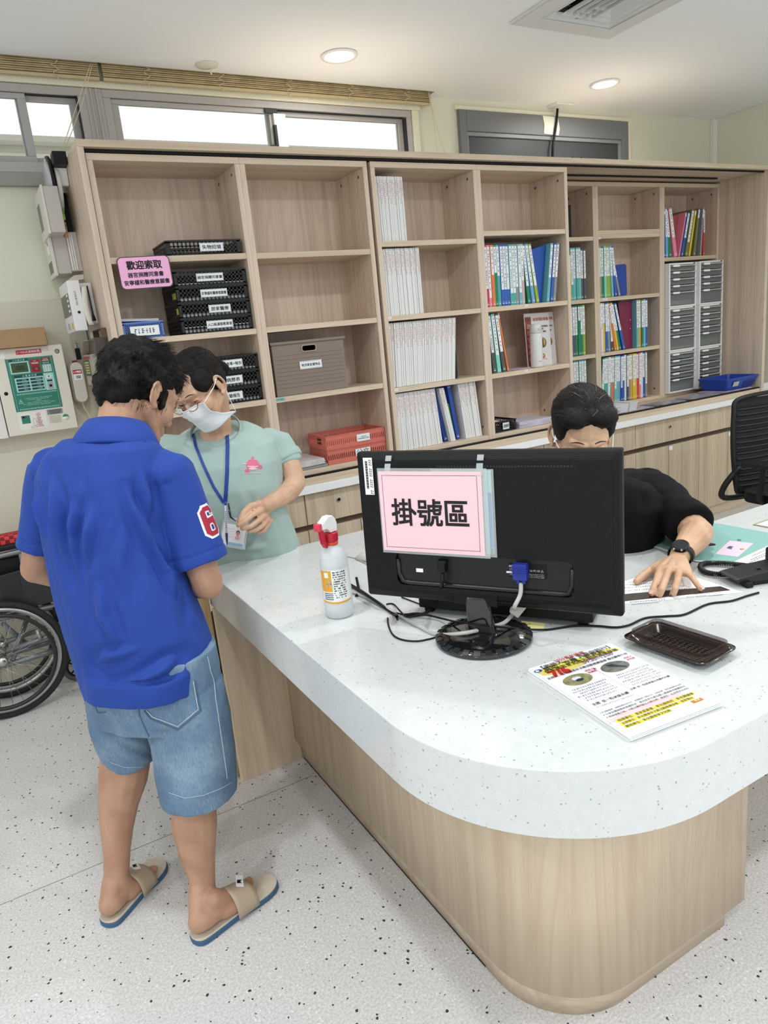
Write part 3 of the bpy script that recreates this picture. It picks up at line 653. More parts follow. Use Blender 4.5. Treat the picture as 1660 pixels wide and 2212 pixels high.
# ---- binders
_bd = {}
def binder(col, w_, h, v=0, lw=.8, lz0=.42, lz1=.97):
    k = (col, round(w_, 3), round(h, 3), v, lz0)
    if k in _bd: return copy_tree(_bd[k])
    t = thing('ring_binder', None, None); d = .225
    cm = mat('binder_' + col, col, .4)
    c = MB().box(0, w_, 0, .0022, 0, h).box(0, .002, .0022, d, 0, h).box(w_ - .002, w_, .0022, d, 0, h)
    build('cover', c, cm, t, local=True, bevel=.0008, seg=1)
    build('sheets', MB().box(.004, w_ - .004, .012, d - .012, .004, h - .014), PAGE, t, local=True)
    lb = build('spine_label', MB().box(w_ * (1 - lw) / 2, w_ * (1 + lw) / 2, -.0008, -.0001, h * lz0, h * lz1), LABELP, t, local=True)
    s = MB(); r_ = random.Random(v * 7 + 3); z = h * lz1 - .02; x = w_ / 2; cw = w_ * .36
    while z > h * lz0 + .015:
        if r_.random() < .78:
            for q in range(2): s.box(x - cw / 2 * r_.uniform(.5, 1), x + cw / 2 * r_.uniform(.5, 1), -.0012, -.0008, z + q * .004, z + .0017 + q * .004)
            s.box(x - .0008, x + .0008, -.0012, -.0008, z - .002, z + .006)
        z -= r_.choice((.011, .0125, .02))
    build('lettering', s, INK, lb, local=True)
    s2 = MB().box(w_ * .2, w_ * .8, -.0006, -.0001, .012, .016).box(w_ * .2, w_ * .8, -.0006, -.0001, .022, .023)
    build('spine_mark', s2, mat('pale_print', 'dfe6e4', .6), t, local=True)
    _bd[k] = t; return t
CN = dict(T=('4fa6a4', 'teal'), C=('6fb4bb', 'pale teal'), R=('c0284f', 'crimson'), P=('e58aa0', 'pink'), O=('e2793a', 'orange'), G=('1d7d5a', 'dark green'), g=('93ae3a', 'lime green'), B=('2d5db2', 'blue'), b=('6aa3cf', 'light blue'),
          K=('4d5255', 'dark grey'), k=('8c9093', 'grey'), Y=('dcc23c', 'yellow'), y=('e0a52a', 'amber'), W=('dfe3e4', 'white'), L=('c8a8ae', 'dusty pink'), M=('6e2344', 'maroon'), A=('7fd0bd', 'mint'), r=('d4423e', 'red'), N=('22479b', 'navy blue'), D=('7a7c52', 'olive'))
def row_binders(seq, z, y, where, h=.322):
    """seq: (letter, foot x, width, lean in degrees, label start)"""
    for i, q in enumerate(seq):
        c, x, w_, a = q[:4]; hh = q[4] if len(q) > 4 else h; lz0 = q[5] if len(q) > 5 else .42
        b = binder(CN[c][0], w_, hh, i % 4, lz0=lz0); ar = math.radians(a)
        b.location = (x, y + .002 * ((i * 7) % 3), z + (max(0, math.sin(ar)) * w_) + .0003); b.rotation_euler = (0, ar, 0)
        tag(b, '%s labelled binder, %s from left, %s' % (CN[c][1], ORD[i], where), 'binder', None)
W_ = .0172
seq = []
for i, c in enumerate('RRPOGTBBBTTkCL'): seq.append((c, 2.4895 + i * .0211, .0200, 0, .322, (.42, .3, .15, .52, .55, .5, .27, .27, .27, .2, .2, .3, .2, .4)[i]))
for x, c, a in ((2.806, 'G', -5.0), (2.836, 'b', -7), (2.868, 'g', -8.3)): seq.append((c, x, .021, a, .322, .3))
seq += [('C', 2.9470, .0190, 8.2), ('B', 2.9705, .0190, 8), ('k', 2.9935, .0190, 8)]
row_binders(seq, 1.5775, 3.20, 'second shelf of fourth column')
# a blue board cover standing open between the leaning binders
t = thing('ring_binder', 'open blue binder cover with punched holes standing between the leaning binders in the fourth column', 'binder', (2.93, 3.25, 1.578), 0)
cvm = mat('binder_2350a5', '2350a5', .4)
build('cover', MB().add([(2.902, 3.225, 1.578), (2.940, 3.24, 1.578), (2.990, 3.24, 1.895), (2.862, 3.225, 1.87), (2.902, 3.228, 1.578), (2.940, 3.243, 1.578), (2.990, 3.243, 1.895), (2.862, 3.228, 1.87)], [(0, 1, 2, 3), (7, 6, 5, 4), (0, 4, 5, 1), (1, 5, 6, 2), (2, 6, 7, 3), (3, 7, 4, 0)]), cvm, t)
build('punched_hole', MB().lathe([(.004, 0), (.001, -.0005)], (2.945, 3.2335, 1.765), 12, 'y').lathe([(.004, 0), (.001, -.0005)], (2.932, 3.2330, 1.705), 12, 'y'), BLACK, t)
row_binders([('k', 2.500, .019, -3), ('K', 2.530, .022, -4, .322, .35), ('A', 2.563, .0255, -5, .322, .3), ('K', 2.597, .0235, -7, .322, .35), ('O', 2.632, .010, -9, .33, .9)], 1.2195, 3.20, 'beside the white flask')
# posters leaning at the back, flask, loose sheets
PB = mat('poster_brown', '8c4536', .5); PW = mat('poster_white', 'd7d4d3', .45)
def poster(x, y, w_, h, z, lean, label, main):
    t = thing('booklet_poster', label, 'poster', (x, y, z), 0); t.rotation_euler = (math.radians(-5), math.radians(lean), 0)
    build('board', MB().box(-w_ / 2, w_ / 2, 0, .0025, 0, h), PW, t, local=True)
    s = MB(); write(s, '疫苗預防接種', (w_ * .15, 0, h - .035), X3, Z3, w_=w_ * .6, bold=.03); build('heading', s, mat('poster_orange', 'b8694c', .6), t, local=True)
    s = MB(); write(s, '兒童預防接種補助\n對象\n名額・機構', (w_ * .18, 0, h * .70), X3, Z3, w_=w_ * .5, bold=.01); build('lettering', s, INK, t, local=True)
    if main:
        build('side_band', MB().box(-w_ / 2 + .005, -w_ / 2 + .05, -.0006, -.0001, .004, h - .02), PB, t, local=True)
        s = MB(); write(s, '流\n感\n預\n防\n接\n種', (-w_ / 2 + .028, -.0006, h * .45), X3, Z3, h=h * .7, bold=.02); build('band_lettering', s, mat('poster_band_text', 'c99a90', .6), t, local=True)
    # plain round picture of two figures
    build('picture', MB().lathe([(.03, 0), (.001, -.0005)], (w_ * .17, -.0002, h * .44), 24, 'y'), mat('poster_yellow', 'cdb56e', .6), t, local=True)
    build('picture_figure', MB().lathe([(.014, 0), (.001, -.0004)], (w_ * .13, -.0008, h * .47), 14, 'y').box(w_ * .08, w_ * .2, -.0012, -.0008, h * .36, h * .44), mat('poster_dark', '4a3b28', .6), t, local=True)
    build('footer', MB().lathe([(.014, 0), (.001, -.0004)], (w_ * .16, -.0002, h * .19), 14, 'y').box(w_ * .05, w_ * .3, -.0006, -.0002, h * .12, h * .14), mat('poster_tan', 'c7a183', .6), t, local=True)
poster(2.914, 3.245, .19, .305, 1.2200, 1.5, 'poster booklet with a brown band standing behind the white flask', True)
poster(2.982, 3.262, .16, .305, 1.2200, .8, 'second poster booklet behind the first, against the side panel', False)
FL = mat('flask_white', 'dcdbd8', .3, coat=.3)
t = thing('vacuum_flask', 'slim white vacuum flask standing in front of the posters', 'flask', (2.851, 3.203, 1.2195), 0)
build('body', MB().lathe([(.034, .001), (.0355, .006), (.0358, .15), (.034, .185), (.0335, .192)], (2.851, 3.203, 1.2193), 36), FL, t)
build('lid', MB().lathe([(.0325, .1925), (.034, .195), (.0335, .225), (.030, .240), (.025, .2445), (.001, .2455)], (2.851, 3.203, 1.2193), 36), mat('flask_lid', 'd2d1ce', .35), t)
build('lid_button', MB().prism(rr(-.012, .012, -.007, .007, .005), 0, .003, Matrix.Translation((2.853, 3.171, 1.433)) @ Matrix.Rotation(PI / 2, 4, 'X')), mat('flask_button', 'bfbdb9', .4), t, bevel=.001)
s = MB(); s.box(2.838, 2.856, 3.1666, 3.1672, 1.253, 1.2545); build('print', s, INK, t)
mb = MB()
for k in range(3): mb.obox((2.735 + .012 * k, 3.29, 1.2203 + .0009 * k), Vector((.075, -.01 + .008 * k, 0)), Vector((.01, .08, 0)), (0, 0, .0004))
solo('loose_papers', mb, mat('paper_lilac', 'cfcad6', .5), 'loose sheets lying left of the white flask', 'papers')
# bottom shelf of the fourth column
t = pbasket('storage_basket', 'black perforated basket labelled 成健單 on the bottom shelf of the fourth column', 2.578, .165, 3.19, .2, .887, .062, BB, '成健單', txt_h=.038, txt_w=.046, tx=0.005)
build('paper_card', MB().obox((2.54, 3.27, .945), (.03, -.01, 0), (.01, .06, 0), (0, 0, .001)), PAPER, t)
mb = MB()
for k in range(10): mb.obox((2.80 + rnd.uniform(-.003, .003), 3.27, .889 + k * .0036), Vector((.12, rnd.uniform(-.004, .004), 0)), Vector((0, .09, 0)), (0, 0, .0016))
solo('brochure_stack', mb, mat('brochure_lilac', 'cac6d4', .4, var=.08, vscale=30), 'pile of lilac brochures on the bottom shelf left of the seated woman\'s head', 'brochures')
# green and teal and navy folders on the bottom shelf of the third column
for (x, c, a, h, lab) in ((2.178, '1c3f8f', -11, .31, 'navy blue binder behind the green board on the bottom shelf of the third column'), (2.262, '2248a0', -8, .305, 'second navy blue binder left of the last white booklets')):
    b = binder(c, .022, h, 1, lz0=.96); b.location = (x, 3.22, .8864); b.rotation_euler = (0, math.radians(a), 0); tag(b, lab, 'binder')
mb = MB().prism(rr(0, .05, 0, .2, .014), -.0015, .0015, Matrix.Translation((2.222, 3.235, .887)) @ Matrix.Rotation(math.radians(-7), 4, 'Y') @ Matrix.Rotation(PI / 2, 4, 'X'))
o = solo('green_board', mb, mat('board_green', '5c8a3a', .5), 'small green clip board standing between the navy binders', 'board')
# ---- recessed columns
YR = 3.515
row_binders([('Y', 3.425, .019, 0, .28, .6), ('T', 3.446, .0205, 0, .322, .3), ('C', 3.468, .021, 0), ('T', 3.491, .021, 0), ('C', 3.513, .0215, 0), ('K', 3.536, .0195, 0, .312), ('K', 3.557, .019, 0, .31)][:7], 1.5825, YR, 'recessed narrow column, upper row')
row_binders([('k', 3.425, .020, 0), ('K', 3.448, .022, 0), ('G', 3.472, .020, 0), ('G', 3.494, .021, 0, .322, .7), ('G', 3.517, .020, 0), ('g', 3.539, .0215, 0)], 1.2265, YR, 'recessed narrow column, middle row')
row_binders([('M', 3.425, .019, 0), ('T', 3.446, .021, 0), ('D', 3.469, .021, 0), ('T', 3.492, .0215, 0), ('b', 3.516, .0205, 0), ('T', 3.539, .022, 0)], .8755, YR, 'recessed narrow column, lowest row')
row_binders([('Y', 3.6835, .0195, 0), ('k', 3.705, .014, 0), ('G', 3.721, .018, 0), ('A', 3.742, .020, 0), ('g', 3.764, .020, 0), ('g', 3.785, .0195, -2), ('C', 3.808, .0205, -3.2), ('B', 3.841, .022, -5.5), ('k', 3.880, .017, -14, .30)], 1.5825, YR, 'sixth column, upper row')
mb = MB().prism(rr(0, .105, 0, .205, .016), -.002, .002, Matrix.Translation((3.880, YR + .03, 1.583)) @ Matrix.Rotation(math.radians(-1.5), 4, 'Y') @ Matrix.Rotation(PI / 2, 4, 'X'))
solo('blue_board', mb, mat('board_blue', '23459b', .45), 'dark blue board standing at the right of the upper row in the sixth column', 'board')
row_binders([('P', 3.6835, .019, 0, .322, .5), ('W', 3.7035, .019, 0), ('Y', 3.724, .019, 0, .322, .6), ('B', 3.745, .021, -1), ('k', 3.769, .022, -2), ('K', 3.799, .022, -3.5, .322, .2), ('O', 3.828, .018, -9, .31, .6), ('Y', 3.853, .018, -11), ('G', 3.878, .018, -13), ('B', 3.910, .021, -15), ('C', 4.046, .0205, 0), ('y', 4.069, .0205, 0), ('G', 4.0915, .0205, 0), ('C', 4.114, .0205, 0), ('B', 4.1365, .0215, 0)], 1.2265, YR, 'sixth column, middle row')
t = thing('ring_binder', 'wide maroon binder cover with two holes in the sixth column', 'binder', (3.99, YR + .03, 1.227), 0)
build('cover', MB().prism([(3.957, 1.2275), (4.040, 1.2275), (4.040, 1.545), (3.905, 1.545)], 0, .003, Matrix.Translation((0, YR + .04, 0)) @ Matrix.Rotation(PI / 2, 4, 'X')), mat('binder_maroon', '7c2447', .45), t)
build('punched_hole', MB().lathe([(.004, 0), (.001, -.0005)], (4.022, YR + .0368, 1.42), 12, 'y').lathe([(.004, 0), (.001, -.0005)], (4.022, YR + .0368, 1.36), 12, 'y'), PAPER, t)
s6 = 'GTTWkOCCbNBWKkyYYrPWBkA'; seq = []
n6 = len(s6)
for i, c in enumerate(s6): seq.append((c, 3.690 + i * .0208, .0196, max(0, 3.8 - i * .28), .315, .45 if i % 3 else .3))
row_binders(seq[:22], .8755, YR, 'sixth column, lowest row')
# rightmost column, upper shelf
row_binders([('N', 4.311, .018, -1, .31, .9), ('b', 4.333, .026, -3), ('G', 4.370, .027, -8, .315), ('P', 4.418, .032, -11, .325, .4), ('P', 4.465, .012, 14, .30, .9), ('B', 4.492, .022, 14, .30), ('D', 4.531, .025, 13, .315, .3), ('Y', 4.572, .016, 12, .31, .9), ('D', 4.625, .020, 9, .32, .8), ('k', 4.690, .016, 5, .32, .8), ('r', 4.730, .014, 0, .31, .5)], 1.8135, YR - .01, 'top shelf of rightmost column')
solo('red_board', MB().prism([(4.442, 1.8145), (4.474, 1.8145), (4.545, 2.10), (4.425, 2.09)], 0, .003, Matrix.Translation((0, YR + .05, 0)) @ Matrix.Rotation(PI / 2, 4, 'X')), mat('board_red', 'a5564d', .5), 'muted red board standing behind the binders on the rightmost top shelf', 'board')
# black thing on the top shelf of the narrow column
solo('black_file_box', MB().box(3.36, 3.447, 3.50, 3.66, 1.9665, 2.155), BLACK, 'black box edge on the top shelf of the recessed narrow column', 'box', bevel=.003)
# ---- white drawer boxes
DW = mat('drawer_white', 'e8e9e7', .4); CLR = mat('smoky_drawer', '8f9292', .25, trans=.0, alpha=.45)
def drawers(x0, z0, w_, h, label, cols):
    y0 = 3.465 if x0 < 4.5 else 3.44
    t = thing('drawer_organizer', label, 'drawer unit', (x0 + w_ / 2, 3.55, z0), 0); y1 = 3.74; tk = .014
    build('case', MB().box(x0, x0 + tk, y0, y1, z0, z0 + h).box(x0 + w_ - tk, x0 + w_, y0, y1, z0, z0 + h).box(x0 + tk, x0 + w_ - tk, y0, y1, z0, z0 + .012).box(x0 + tk, x0 + w_ - tk, y0, y1, z0 + h - .012, z0 + h).box(x0 + tk, x0 + w_ - tk, y1 - .004, y1, z0 + .012, z0 + h - .012), DW, t, bevel=.0015)
    build('badge', MB().box(x0 + w_ - .035, x0 + w_ - .015, y0 - .0008, y0 - .0001, z0 + h - .009, z0 + h - .003), INK, t)
    hs = [.045] * 4 + [h - .024 - .18]; z = z0 + h - .012
    for k in range(5):
        hh = hs[k]; zb = z - hh; a, b = x0 + tk + .003, x0 + w_ - tk - .003
        dr = build('drawer', MB().box(a, b, y0 + .004, y0 + .006, zb + .003, z - .012).box(a, a + .002, y0 + .006, y1 - .01, zb + .003, z - .014).box(b - .002, b, y0 + .006, y1 - .01, zb + .003, z - .014).box(a, b, y0 + .006, y1 - .01, zb + .002, zb + .004), CLR, t)
        build('pull', MB().box(a, b, y0 - .014, y0 + .006, z - .011, z - .004), mat('drawer_pull', 'b9bab6', .35), dr, bevel=.001)
        build('label_tab', MB().box(a + .008, a + .075, y0 - .0155, y0 - .0143, z - .015, z - .002), PAPER, dr)
        if cols[k]: build('papers', MB().box(a + .006, b - .012, y0 + .012, y1 - .03, zb + .0045, zb + .0045 + (hh - .022) * cols[k][1]), mat('papers_' + cols[k][0], cols[k][0], .7), dr)
        z = zb
    return t
e = None; wp = ('d8dadb', .5)
drawers(4.314, 1.4720, .289, .2985, 'white five-drawer box, top left of the six stacked ones', [wp, None, ('c8cabf', .3), None, ('b4c4cc', .4)])
drawers(4.314, 1.1690, .289, .3020, 'white five-drawer box, middle left of the six stacked ones', [wp, wp, wp, wp, ('c9cccd', .2)])
drawers(4.314, .8745, .289, .2935, 'white five-drawer box, bottom left of the six stacked ones', [('7fae85', .7), wp, wp, wp, ('a9b0b4', .5)])
drawers(4.6045, 1.4720, .262, .2985, 'white five-drawer box, top right of the six stacked ones', [None, None, None, ('a0909a', .3), None])
drawers(4.6045, 1.1690, .262, .3020, 'white five-drawer box with yellow papers, middle right of the six stacked ones', [('d9cd4f', .5), wp, ('b0a77a', .4), ('c3c7c3', .4), ('93a884', .5)])
drawers(4.6045, .8745, .262, .2935, 'white five-drawer box with mauve papers, behind the blue basket', [None, ('9c5f72', .6), None, wp, wp])
# blue basket in front, papers under it
BL = mat('basket_royal', '2346a6', .35)
t = thing('blue_basket', 'royal blue open basket with a pale tag at the right end of the worktop', 'basket', (4.71, 3.28, .872), 0)
def bas(a0, a1, b0, b1, z, i=0): return [(x, y, z) for x, y in rr(a0 + i, a1 - i, b0 + i, b1 - i, .02, 4)]
mb = MB(); mb.rings([bas(4.56, 4.86, 3.18, 3.385, .874), bas(4.535, 4.888, 3.155, 3.397, .945), bas(4.53, 4.893, 3.15, 3.399, .946), bas(4.53, 4.893, 3.15, 3.399, .953), bas(4.54, 4.883, 3.16, 3.391, .953), bas(4.565, 4.855, 3.185, 3.38, .877)], cap=True, smooth=False)
build('body', mb, BL, t)
mb = MB()
for k in range(6): mb.box(4.72, 4.86, 3.1655 - .0012 * k, 3.168 - .0012 * k, .885 + k * .009, .889 + k * .009)
build('slots', mb, mat('basket_slot', '16307c', .5), t)
build('tag', MB().obox((4.63, 3.158, .912), (.03, 0, 0), (0, .0012, .0004), (0, -.006, .016)), mat('tag_grey', 'b9b7b2', .5), t, bevel=.001)
mb = MB(); rnd = random.Random(2)
for k in range(5): mb.obox((4.66 + rnd.uniform(-.03, .03), 3.27, .8500 + k * .0044), Vector((.17, rnd.uniform(-.02, .02), 0)), Vector((0, .095, 0)), (0, 0, .0019))
solo('brochure_stack', mb, mat('brochure_mauve', 'b9adc0', .35, var=.15, vscale=18), 'loose glossy leaflets lying under the royal blue basket', 'brochures')
def mags(x, y, n, hx, hy, label, mt, z=.8525, sk=.02):
    mb = MB(); r_ = random.Random(int(x * 100))
    for k in range(n): mb.obox((x + r_.uniform(-.008, .008), y, z + .0015 + k * .003), Vector((hx, r_.uniform(-sk, sk), 0)), Vector((r_.uniform(-sk, sk), hy, 0)), (0, 0, .0014))
    return solo('magazine_pile', mb, mt, label, 'magazines')
mags(4.36, 3.255, 3, .15, .08, 'grey glossy magazines lying in front of the white drawer boxes', mat('magazine_grey', 'a9a7ad', .25, var=.2, vscale=14))
mags(3.99, 3.245, 4, .12, .07, 'dark edged magazines lying in front of the sixth column', mat('magazine_dark', '8d909a', .25, var=.3, vscale=16))
mags(3.70, 3.235, 2, .14, .07, 'flat leaflets lying left of the banded paper stack', mat('magazine_pale', 'b5b0ba', .3, var=.2, vscale=16))
t = thing('paper_stack', 'thick stack of white slips held by a rubber band behind the seated woman', 'paper stack', (3.52, 3.25, .8525), 0)
for k in range(14):
    build('sheet_bundle', MB().obox((3.555 + .0012 * k, 3.27, .861 + k * .0038), Vector((.115, .012, 0)), Vector((-.010, .075, 0)), (0, 0, .0017)), mat('slip_paper', 'd9dbe2', .6), t)
build('rubber_band', MB().tube([(3.59, 3.193, .858), (3.605, 3.193, .9135), (3.60, 3.27, .9155), (3.59, 3.345, .9135), (3.585, 3.345, .858)], .0015, 6), mat('rubber_band', 'b98a6a', .6), t)
# ================================================================== reception counter
ZT = .79; ZF = .662
def arc(cx, cy, r, a0, a1, n):
    return [(cx + r * math.cos(math.radians(a0 + (a1 - a0) * k / n)), cy + r * math.sin(math.radians(a0 + (a1 - a0) * k / n))) for k in range(n + 1)]
out = [(.548, 2.30)] + arc(.948, 1.068, .40, 180, 270, 28) + [(3.6, .668), (3.6, 1.455)] + arc(1.40, 1.605, .15, 270, 180, 10) + [(1.25, 2.30)]
t = thing('reception_countertop', 'white speckled stone reception countertop with a deep rounded front edge', 'countertop', (1.4, 1.1, ZF), 0)
def inset(P, d):
    n = len(P); res = []
    for i in range(n):
        a = Vector(P[i - 1]); b = Vector(P[i]); c = Vector(P[(i + 1) % n]); e1 = (b - a).normalized(); e2 = (c - b).normalized()
        n1 = Vector((-e1.y, e1.x)); n2 = Vector((-e2.y, e2.x)); m = (n1 + n2); m = m / max(.3, m.length_squared) * 2; res.append((b.x + m.x * d, b.y + m.y * d))
    return res
n = len(out); mb = MB(); nf = 30    # the first 31 corners run along the visitors' side and carry the deep skirt
for i in range(n):
    z0_ = ZF if i < nf else ZT - .02; (xa, ya), (xb, yb) = out[i], out[(i + 1) % n]
    if i == 0: mb.v += [(x, y, ZF) for x, y in out] + [(x, y, ZT - .0022) for x, y in out] + [(x, y, ZT - .02) for x, y in out]
    lo = 0 if i < nf else 2 * n
    mb.f.append((lo + i, lo + (i + 1) % n, n + (i + 1) % n, n + i)); mb.sm.append(1 <= i < nf - 1)
mb.rings([[(x, y, ZT - .0022) for x, y in out], [(x, y, ZT - .0006) for x, y in inset(out, .0007)], [(x, y, ZT) for x, y in inset(out, .0024)]], smooth=False)
build('slab', mb, STONE, t)
# deep fascia running along the visitors' side
fo = [(.5495, 2.2985)] + arc(.948, 1.068, .3985, 180, 270, 28) + [(3.6, .6695)]
fi = [(.5735, 2.2995)] + arc(.948, 1.068, .3745, 180, 270, 28) + [(3.6, .6935)]
mb = MB(); k = len(fo)
vs = [(x, y, ZF) for x, y in fo] + [(x, y, ZF) for x, y in fi] + [(x, y, ZT - .0200) for x, y in fo] + [(x, y, ZT - .0200) for x, y in fi]
fs = []
for j in range(k - 1): fs += [(j, j + 1, 2 * k + j + 1, 2 * k + j), (k + j, 3 * k + j, 3 * k + j + 1, k + j + 1), (j, k + j, k + j + 1, j + 1), (2 * k + j, 2 * k + j + 1, 3 * k + j + 1, 3 * k + j)]
fs += [(0, 2 * k, 3 * k, k), (k - 1, 2 * k - 1, 4 * k - 1, 3 * k - 1)]
mb.add(vs, fs)
o = build('front_fascia', mb, STONE, t)
for p_ in o.data.polygons: p_.use_smooth = False
for p_ in o.data.polygons:
    if abs(p_.normal.z) < .3: p_.use_smooth = True
build('rear_fascia', MB().box(.5735, 1.2495, 2.275, 2.2995, ZF, ZT - .0200), STONE, t)
# base under it
t = thing('counter_base', 'pale wood panelled base with a rounded corner under the reception counter', 'counter base', (1.1, 1.2, 0), 0)
def strip(name, outer, inner, z0, z1, m_, par):
    k = len(outer); mb = MB()
    vs = [(x, y, z0) for x, y in outer] + [(x, y, z0) for x, y in inner] + [(x, y, z1) for x, y in outer] + [(x, y, z1) for x, y in inner]; fs = []
    for j in range(k - 1): fs += [(j, j + 1, 2 * k + j + 1, 2 * k + j), (k + j, 3 * k + j, 3 * k + j + 1, k + j + 1), (j, k + j, k + j + 1, j + 1), (2 * k + j, 2 * k + j + 1, 3 * k + j + 1, 3 * k + j)]
    fs += [(0, 2 * k, 3 * k, k), (k - 1, 2 * k - 1, 4 * k - 1, 3 * k - 1)]
    mb.add(vs, fs); o = build(name, mb, m_, par)
    for p_ in o.data.polygons: p_.use_smooth = abs(p_.normal.z) < .3
    return o
po = [(.757, 2.243)] + arc(.972, 1.088, .215, 180, 270, 22) + [(1.362, .873)]
pi_ = [(.775, 2.243)] + arc(.972, 1.088, .197, 180, 270, 22) + [(1.362, .891)]
strip('front_panel', po, pi_, .085, ZF - .0005, WC, t)
ko = [(.781, 2.243)] + arc(.981, 1.105, .200, 180, 270, 20) + [(1.335, .905)]
ki = [(.799, 2.243)] + arc(.981, 1.105, .182, 180, 270, 20) + [(1.335, .923)]
strip('toe_kick', ko, ki, 0, .0848, WX, t)
build('end_panel', MB().box(.545, .7745, 2.2435, 2.262, 0, ZF - .0005), WC, t, bevel=.001)
build('end_panel_edge', MB().box(.5405, .5449, 2.2435, 2.262, 0, ZF - .0005), mat('panel_edge', 'e3cfae', .5), t)
build('side_panel', MB().box(1.344, 1.362, .8912, 1.40, .085, ZF - .0005), WC, t, bevel=.001)
build('inner_panel', MB().box(1.3625, 3.55, 1.20, 1.218, .0, ZT - .021), WC, t, bevel=.001)
build('inner_side', MB().box(1.20, 1.218, 1.62, 2.27, .0, ZT - .021), WC, t, bevel=.001)
build('joint_line', MB().box(.7795, .7808, 1.15, 2.243, .0003, .003), INK, t)
t = thing('pine_board', 'raw pine board edge standing behind the counter end panel', 'board', (.50, 2.31, 0), 0)
build('board', MB().box(.455, .5395, 2.28, 2.31, .0, .745), PINE, t, bevel=.002)
build('cream_side', MB().box(.36, .4545, 2.285, 2.305, .0, .745), mat('cream_board', 'e2cfb2', .5), t, bevel=.002)

# ================================================================== monitor (seen from behind)
mc = Vector((.8379 * 1.10, 1.1296 * 1.10, 1.5 - .4082 * 1.10)); yaw = -.9858; tl = .0409
U = Vector((math.cos(yaw), math.sin(yaw), 0)); Nn = Vector((-math.sin(yaw), math.cos(yaw), 0))
UP = (Z3 * math.cos(tl) + Nn * math.sin(tl)).normalized(); FW = U.cross(UP)   # FW points to the camera side
if FW.dot(Vector((0, 0, CAMZ)) - mc) < 0: FW = -FW
MW, MH = .6105, .3576
def mp(x, y, d): return mc + U * x + UP * y + FW * d      # d toward the visitors
t = thing('computer_monitor', 'large black monitor seen from behind with a pink notice taped to it', 'monitor', (mc.x, mc.y, ZT), 0)
mb = MB()
def mring(hx, hy, d, r=.01, n=4, oy=0): return [tuple(mp(x, y + oy, d)) for x, y in rr(-hx, hx, -hy, hy, r, n)]
hw, hh = MW / 2, MH / 2
mb.rings([mring(hw, hh, -.022, .004), mring(hw, hh, -.002, .006), mring(hw - .004, hh - .004, .004, .008), mring(hw - .02, hh - .018, .012, .01), mring(hw - .035, hh - .03, .014, .012)], smooth=False)
shell = build('rear_shell', mb, BLACKM, t, bevel=.001)
build('screen', MB().obox(mp(0, 0, -.0235), U * (hw - .012), UP * (hh - .012), FW * .001), mat('screen_glass', '0a0b0d', .15), t)
# the lower recess with its rounded ledge
mb = MB().obox(mp(0, -.095, .016), U * .205, UP * .038, FW * .001)
build('port_panel', mb, mat('port_panel', '0a0b0c', .45), t, bevel=.0005)
mb = MB().obox(mp(0, .015, .021), U * .27, UP * .068, FW * .007)
x0, x1, y0, y1, d0, d1 = -.288, .288, -.148, .160, .013, .0225; rx0, rx1, ry0, ry1 = -.210, .208, -.138, -.058
def blk(a, b, c, e): return MB().obox(mp((a + b) / 2, (c + e) / 2, (d0 + d1) / 2), U * ((b - a) / 2), UP * ((e - c) / 2), FW * ((d1 - d0) / 2))
mb = MB(); ho = [(x0, y0), (x1, y0), (x1, y1), (x0, y1)]
inner = rr(rx0, rx1, ry0, ry1, .016, 4); inner = inner[10:15] + inner[15:20] + inner[0:5] + inner[5:10]
# plate with a recess: outer outline, inner outline, floor of the recess
no = len(inner); outer = []
for (x, y) in inner: outer.append((x0 if x < -.19 else x1 if x > .19 else x, y0 if y < -.10 else y1))
for i, (x, y) in enumerate(inner):
    outer[i] = ((x0 if i in range(0, 5) or i in range(15, 20) else x1), (y0 if i < 10 else y1))
vs = [mp(x, y, d0) for x, y in outer] + [mp(x, y, d1) for x, y in outer] + [mp(x, y, d1) for x, y in inner] + [mp(x, y, d0 + .001) for x, y in inner]
fs = []
for j in range(no):
    l = (j + 1) % no
    fs += [(j, l, no + l, no + j), (no + j, no + l, 2 * no + l, 2 * no + j), (2 * no + j, 2 * no + l, 3 * no + l, 3 * no + j)]
mb.add(vs, fs)
build('rear_housing', mb, BLACKM, t, fix=True)
pts = [mp(-.206, -.075, .017), mp(-.206, -.11, .017), mp(-.196, -.130, .017)] + [mp(-.18 + k * .036, -.133, .017) for k in range(11)] + [mp(.196, -.130, .017), mp(.204, -.11, .017), mp(.205, -.075, .017)]
build('ledge', MB().tube(pts, .006, 8), mat('ledge_black', '17181a', .35), t)
mb = MB()
build('vent_slot', MB().obox(mp(.065, .147, .0226), U * .155, UP * .0022, FW * .0004), BLACK, t)
for k in range(44): mb.obox(mp(-.088 + .0069 * k, .147, .0231), U * .0016, UP * .0022, FW * .0003)
tag(build('vent_grille', mb, mat('vent_rib', '252628', .5), t), kind='stuff')
mb = MB()
for k in range(24): mb.obox(mp(.03 + .005 * k, -.165, .0146), U * .0014, UP * .0022, FW * .0004)
tag(build('lower_vents', mb, BLACK, t), kind='stuff')
build('stand_cover', MB().obox(mp(-.018, -.158, .0145), U * .052, UP * .019, FW * .001), BLACKM, t, bevel=.0008)
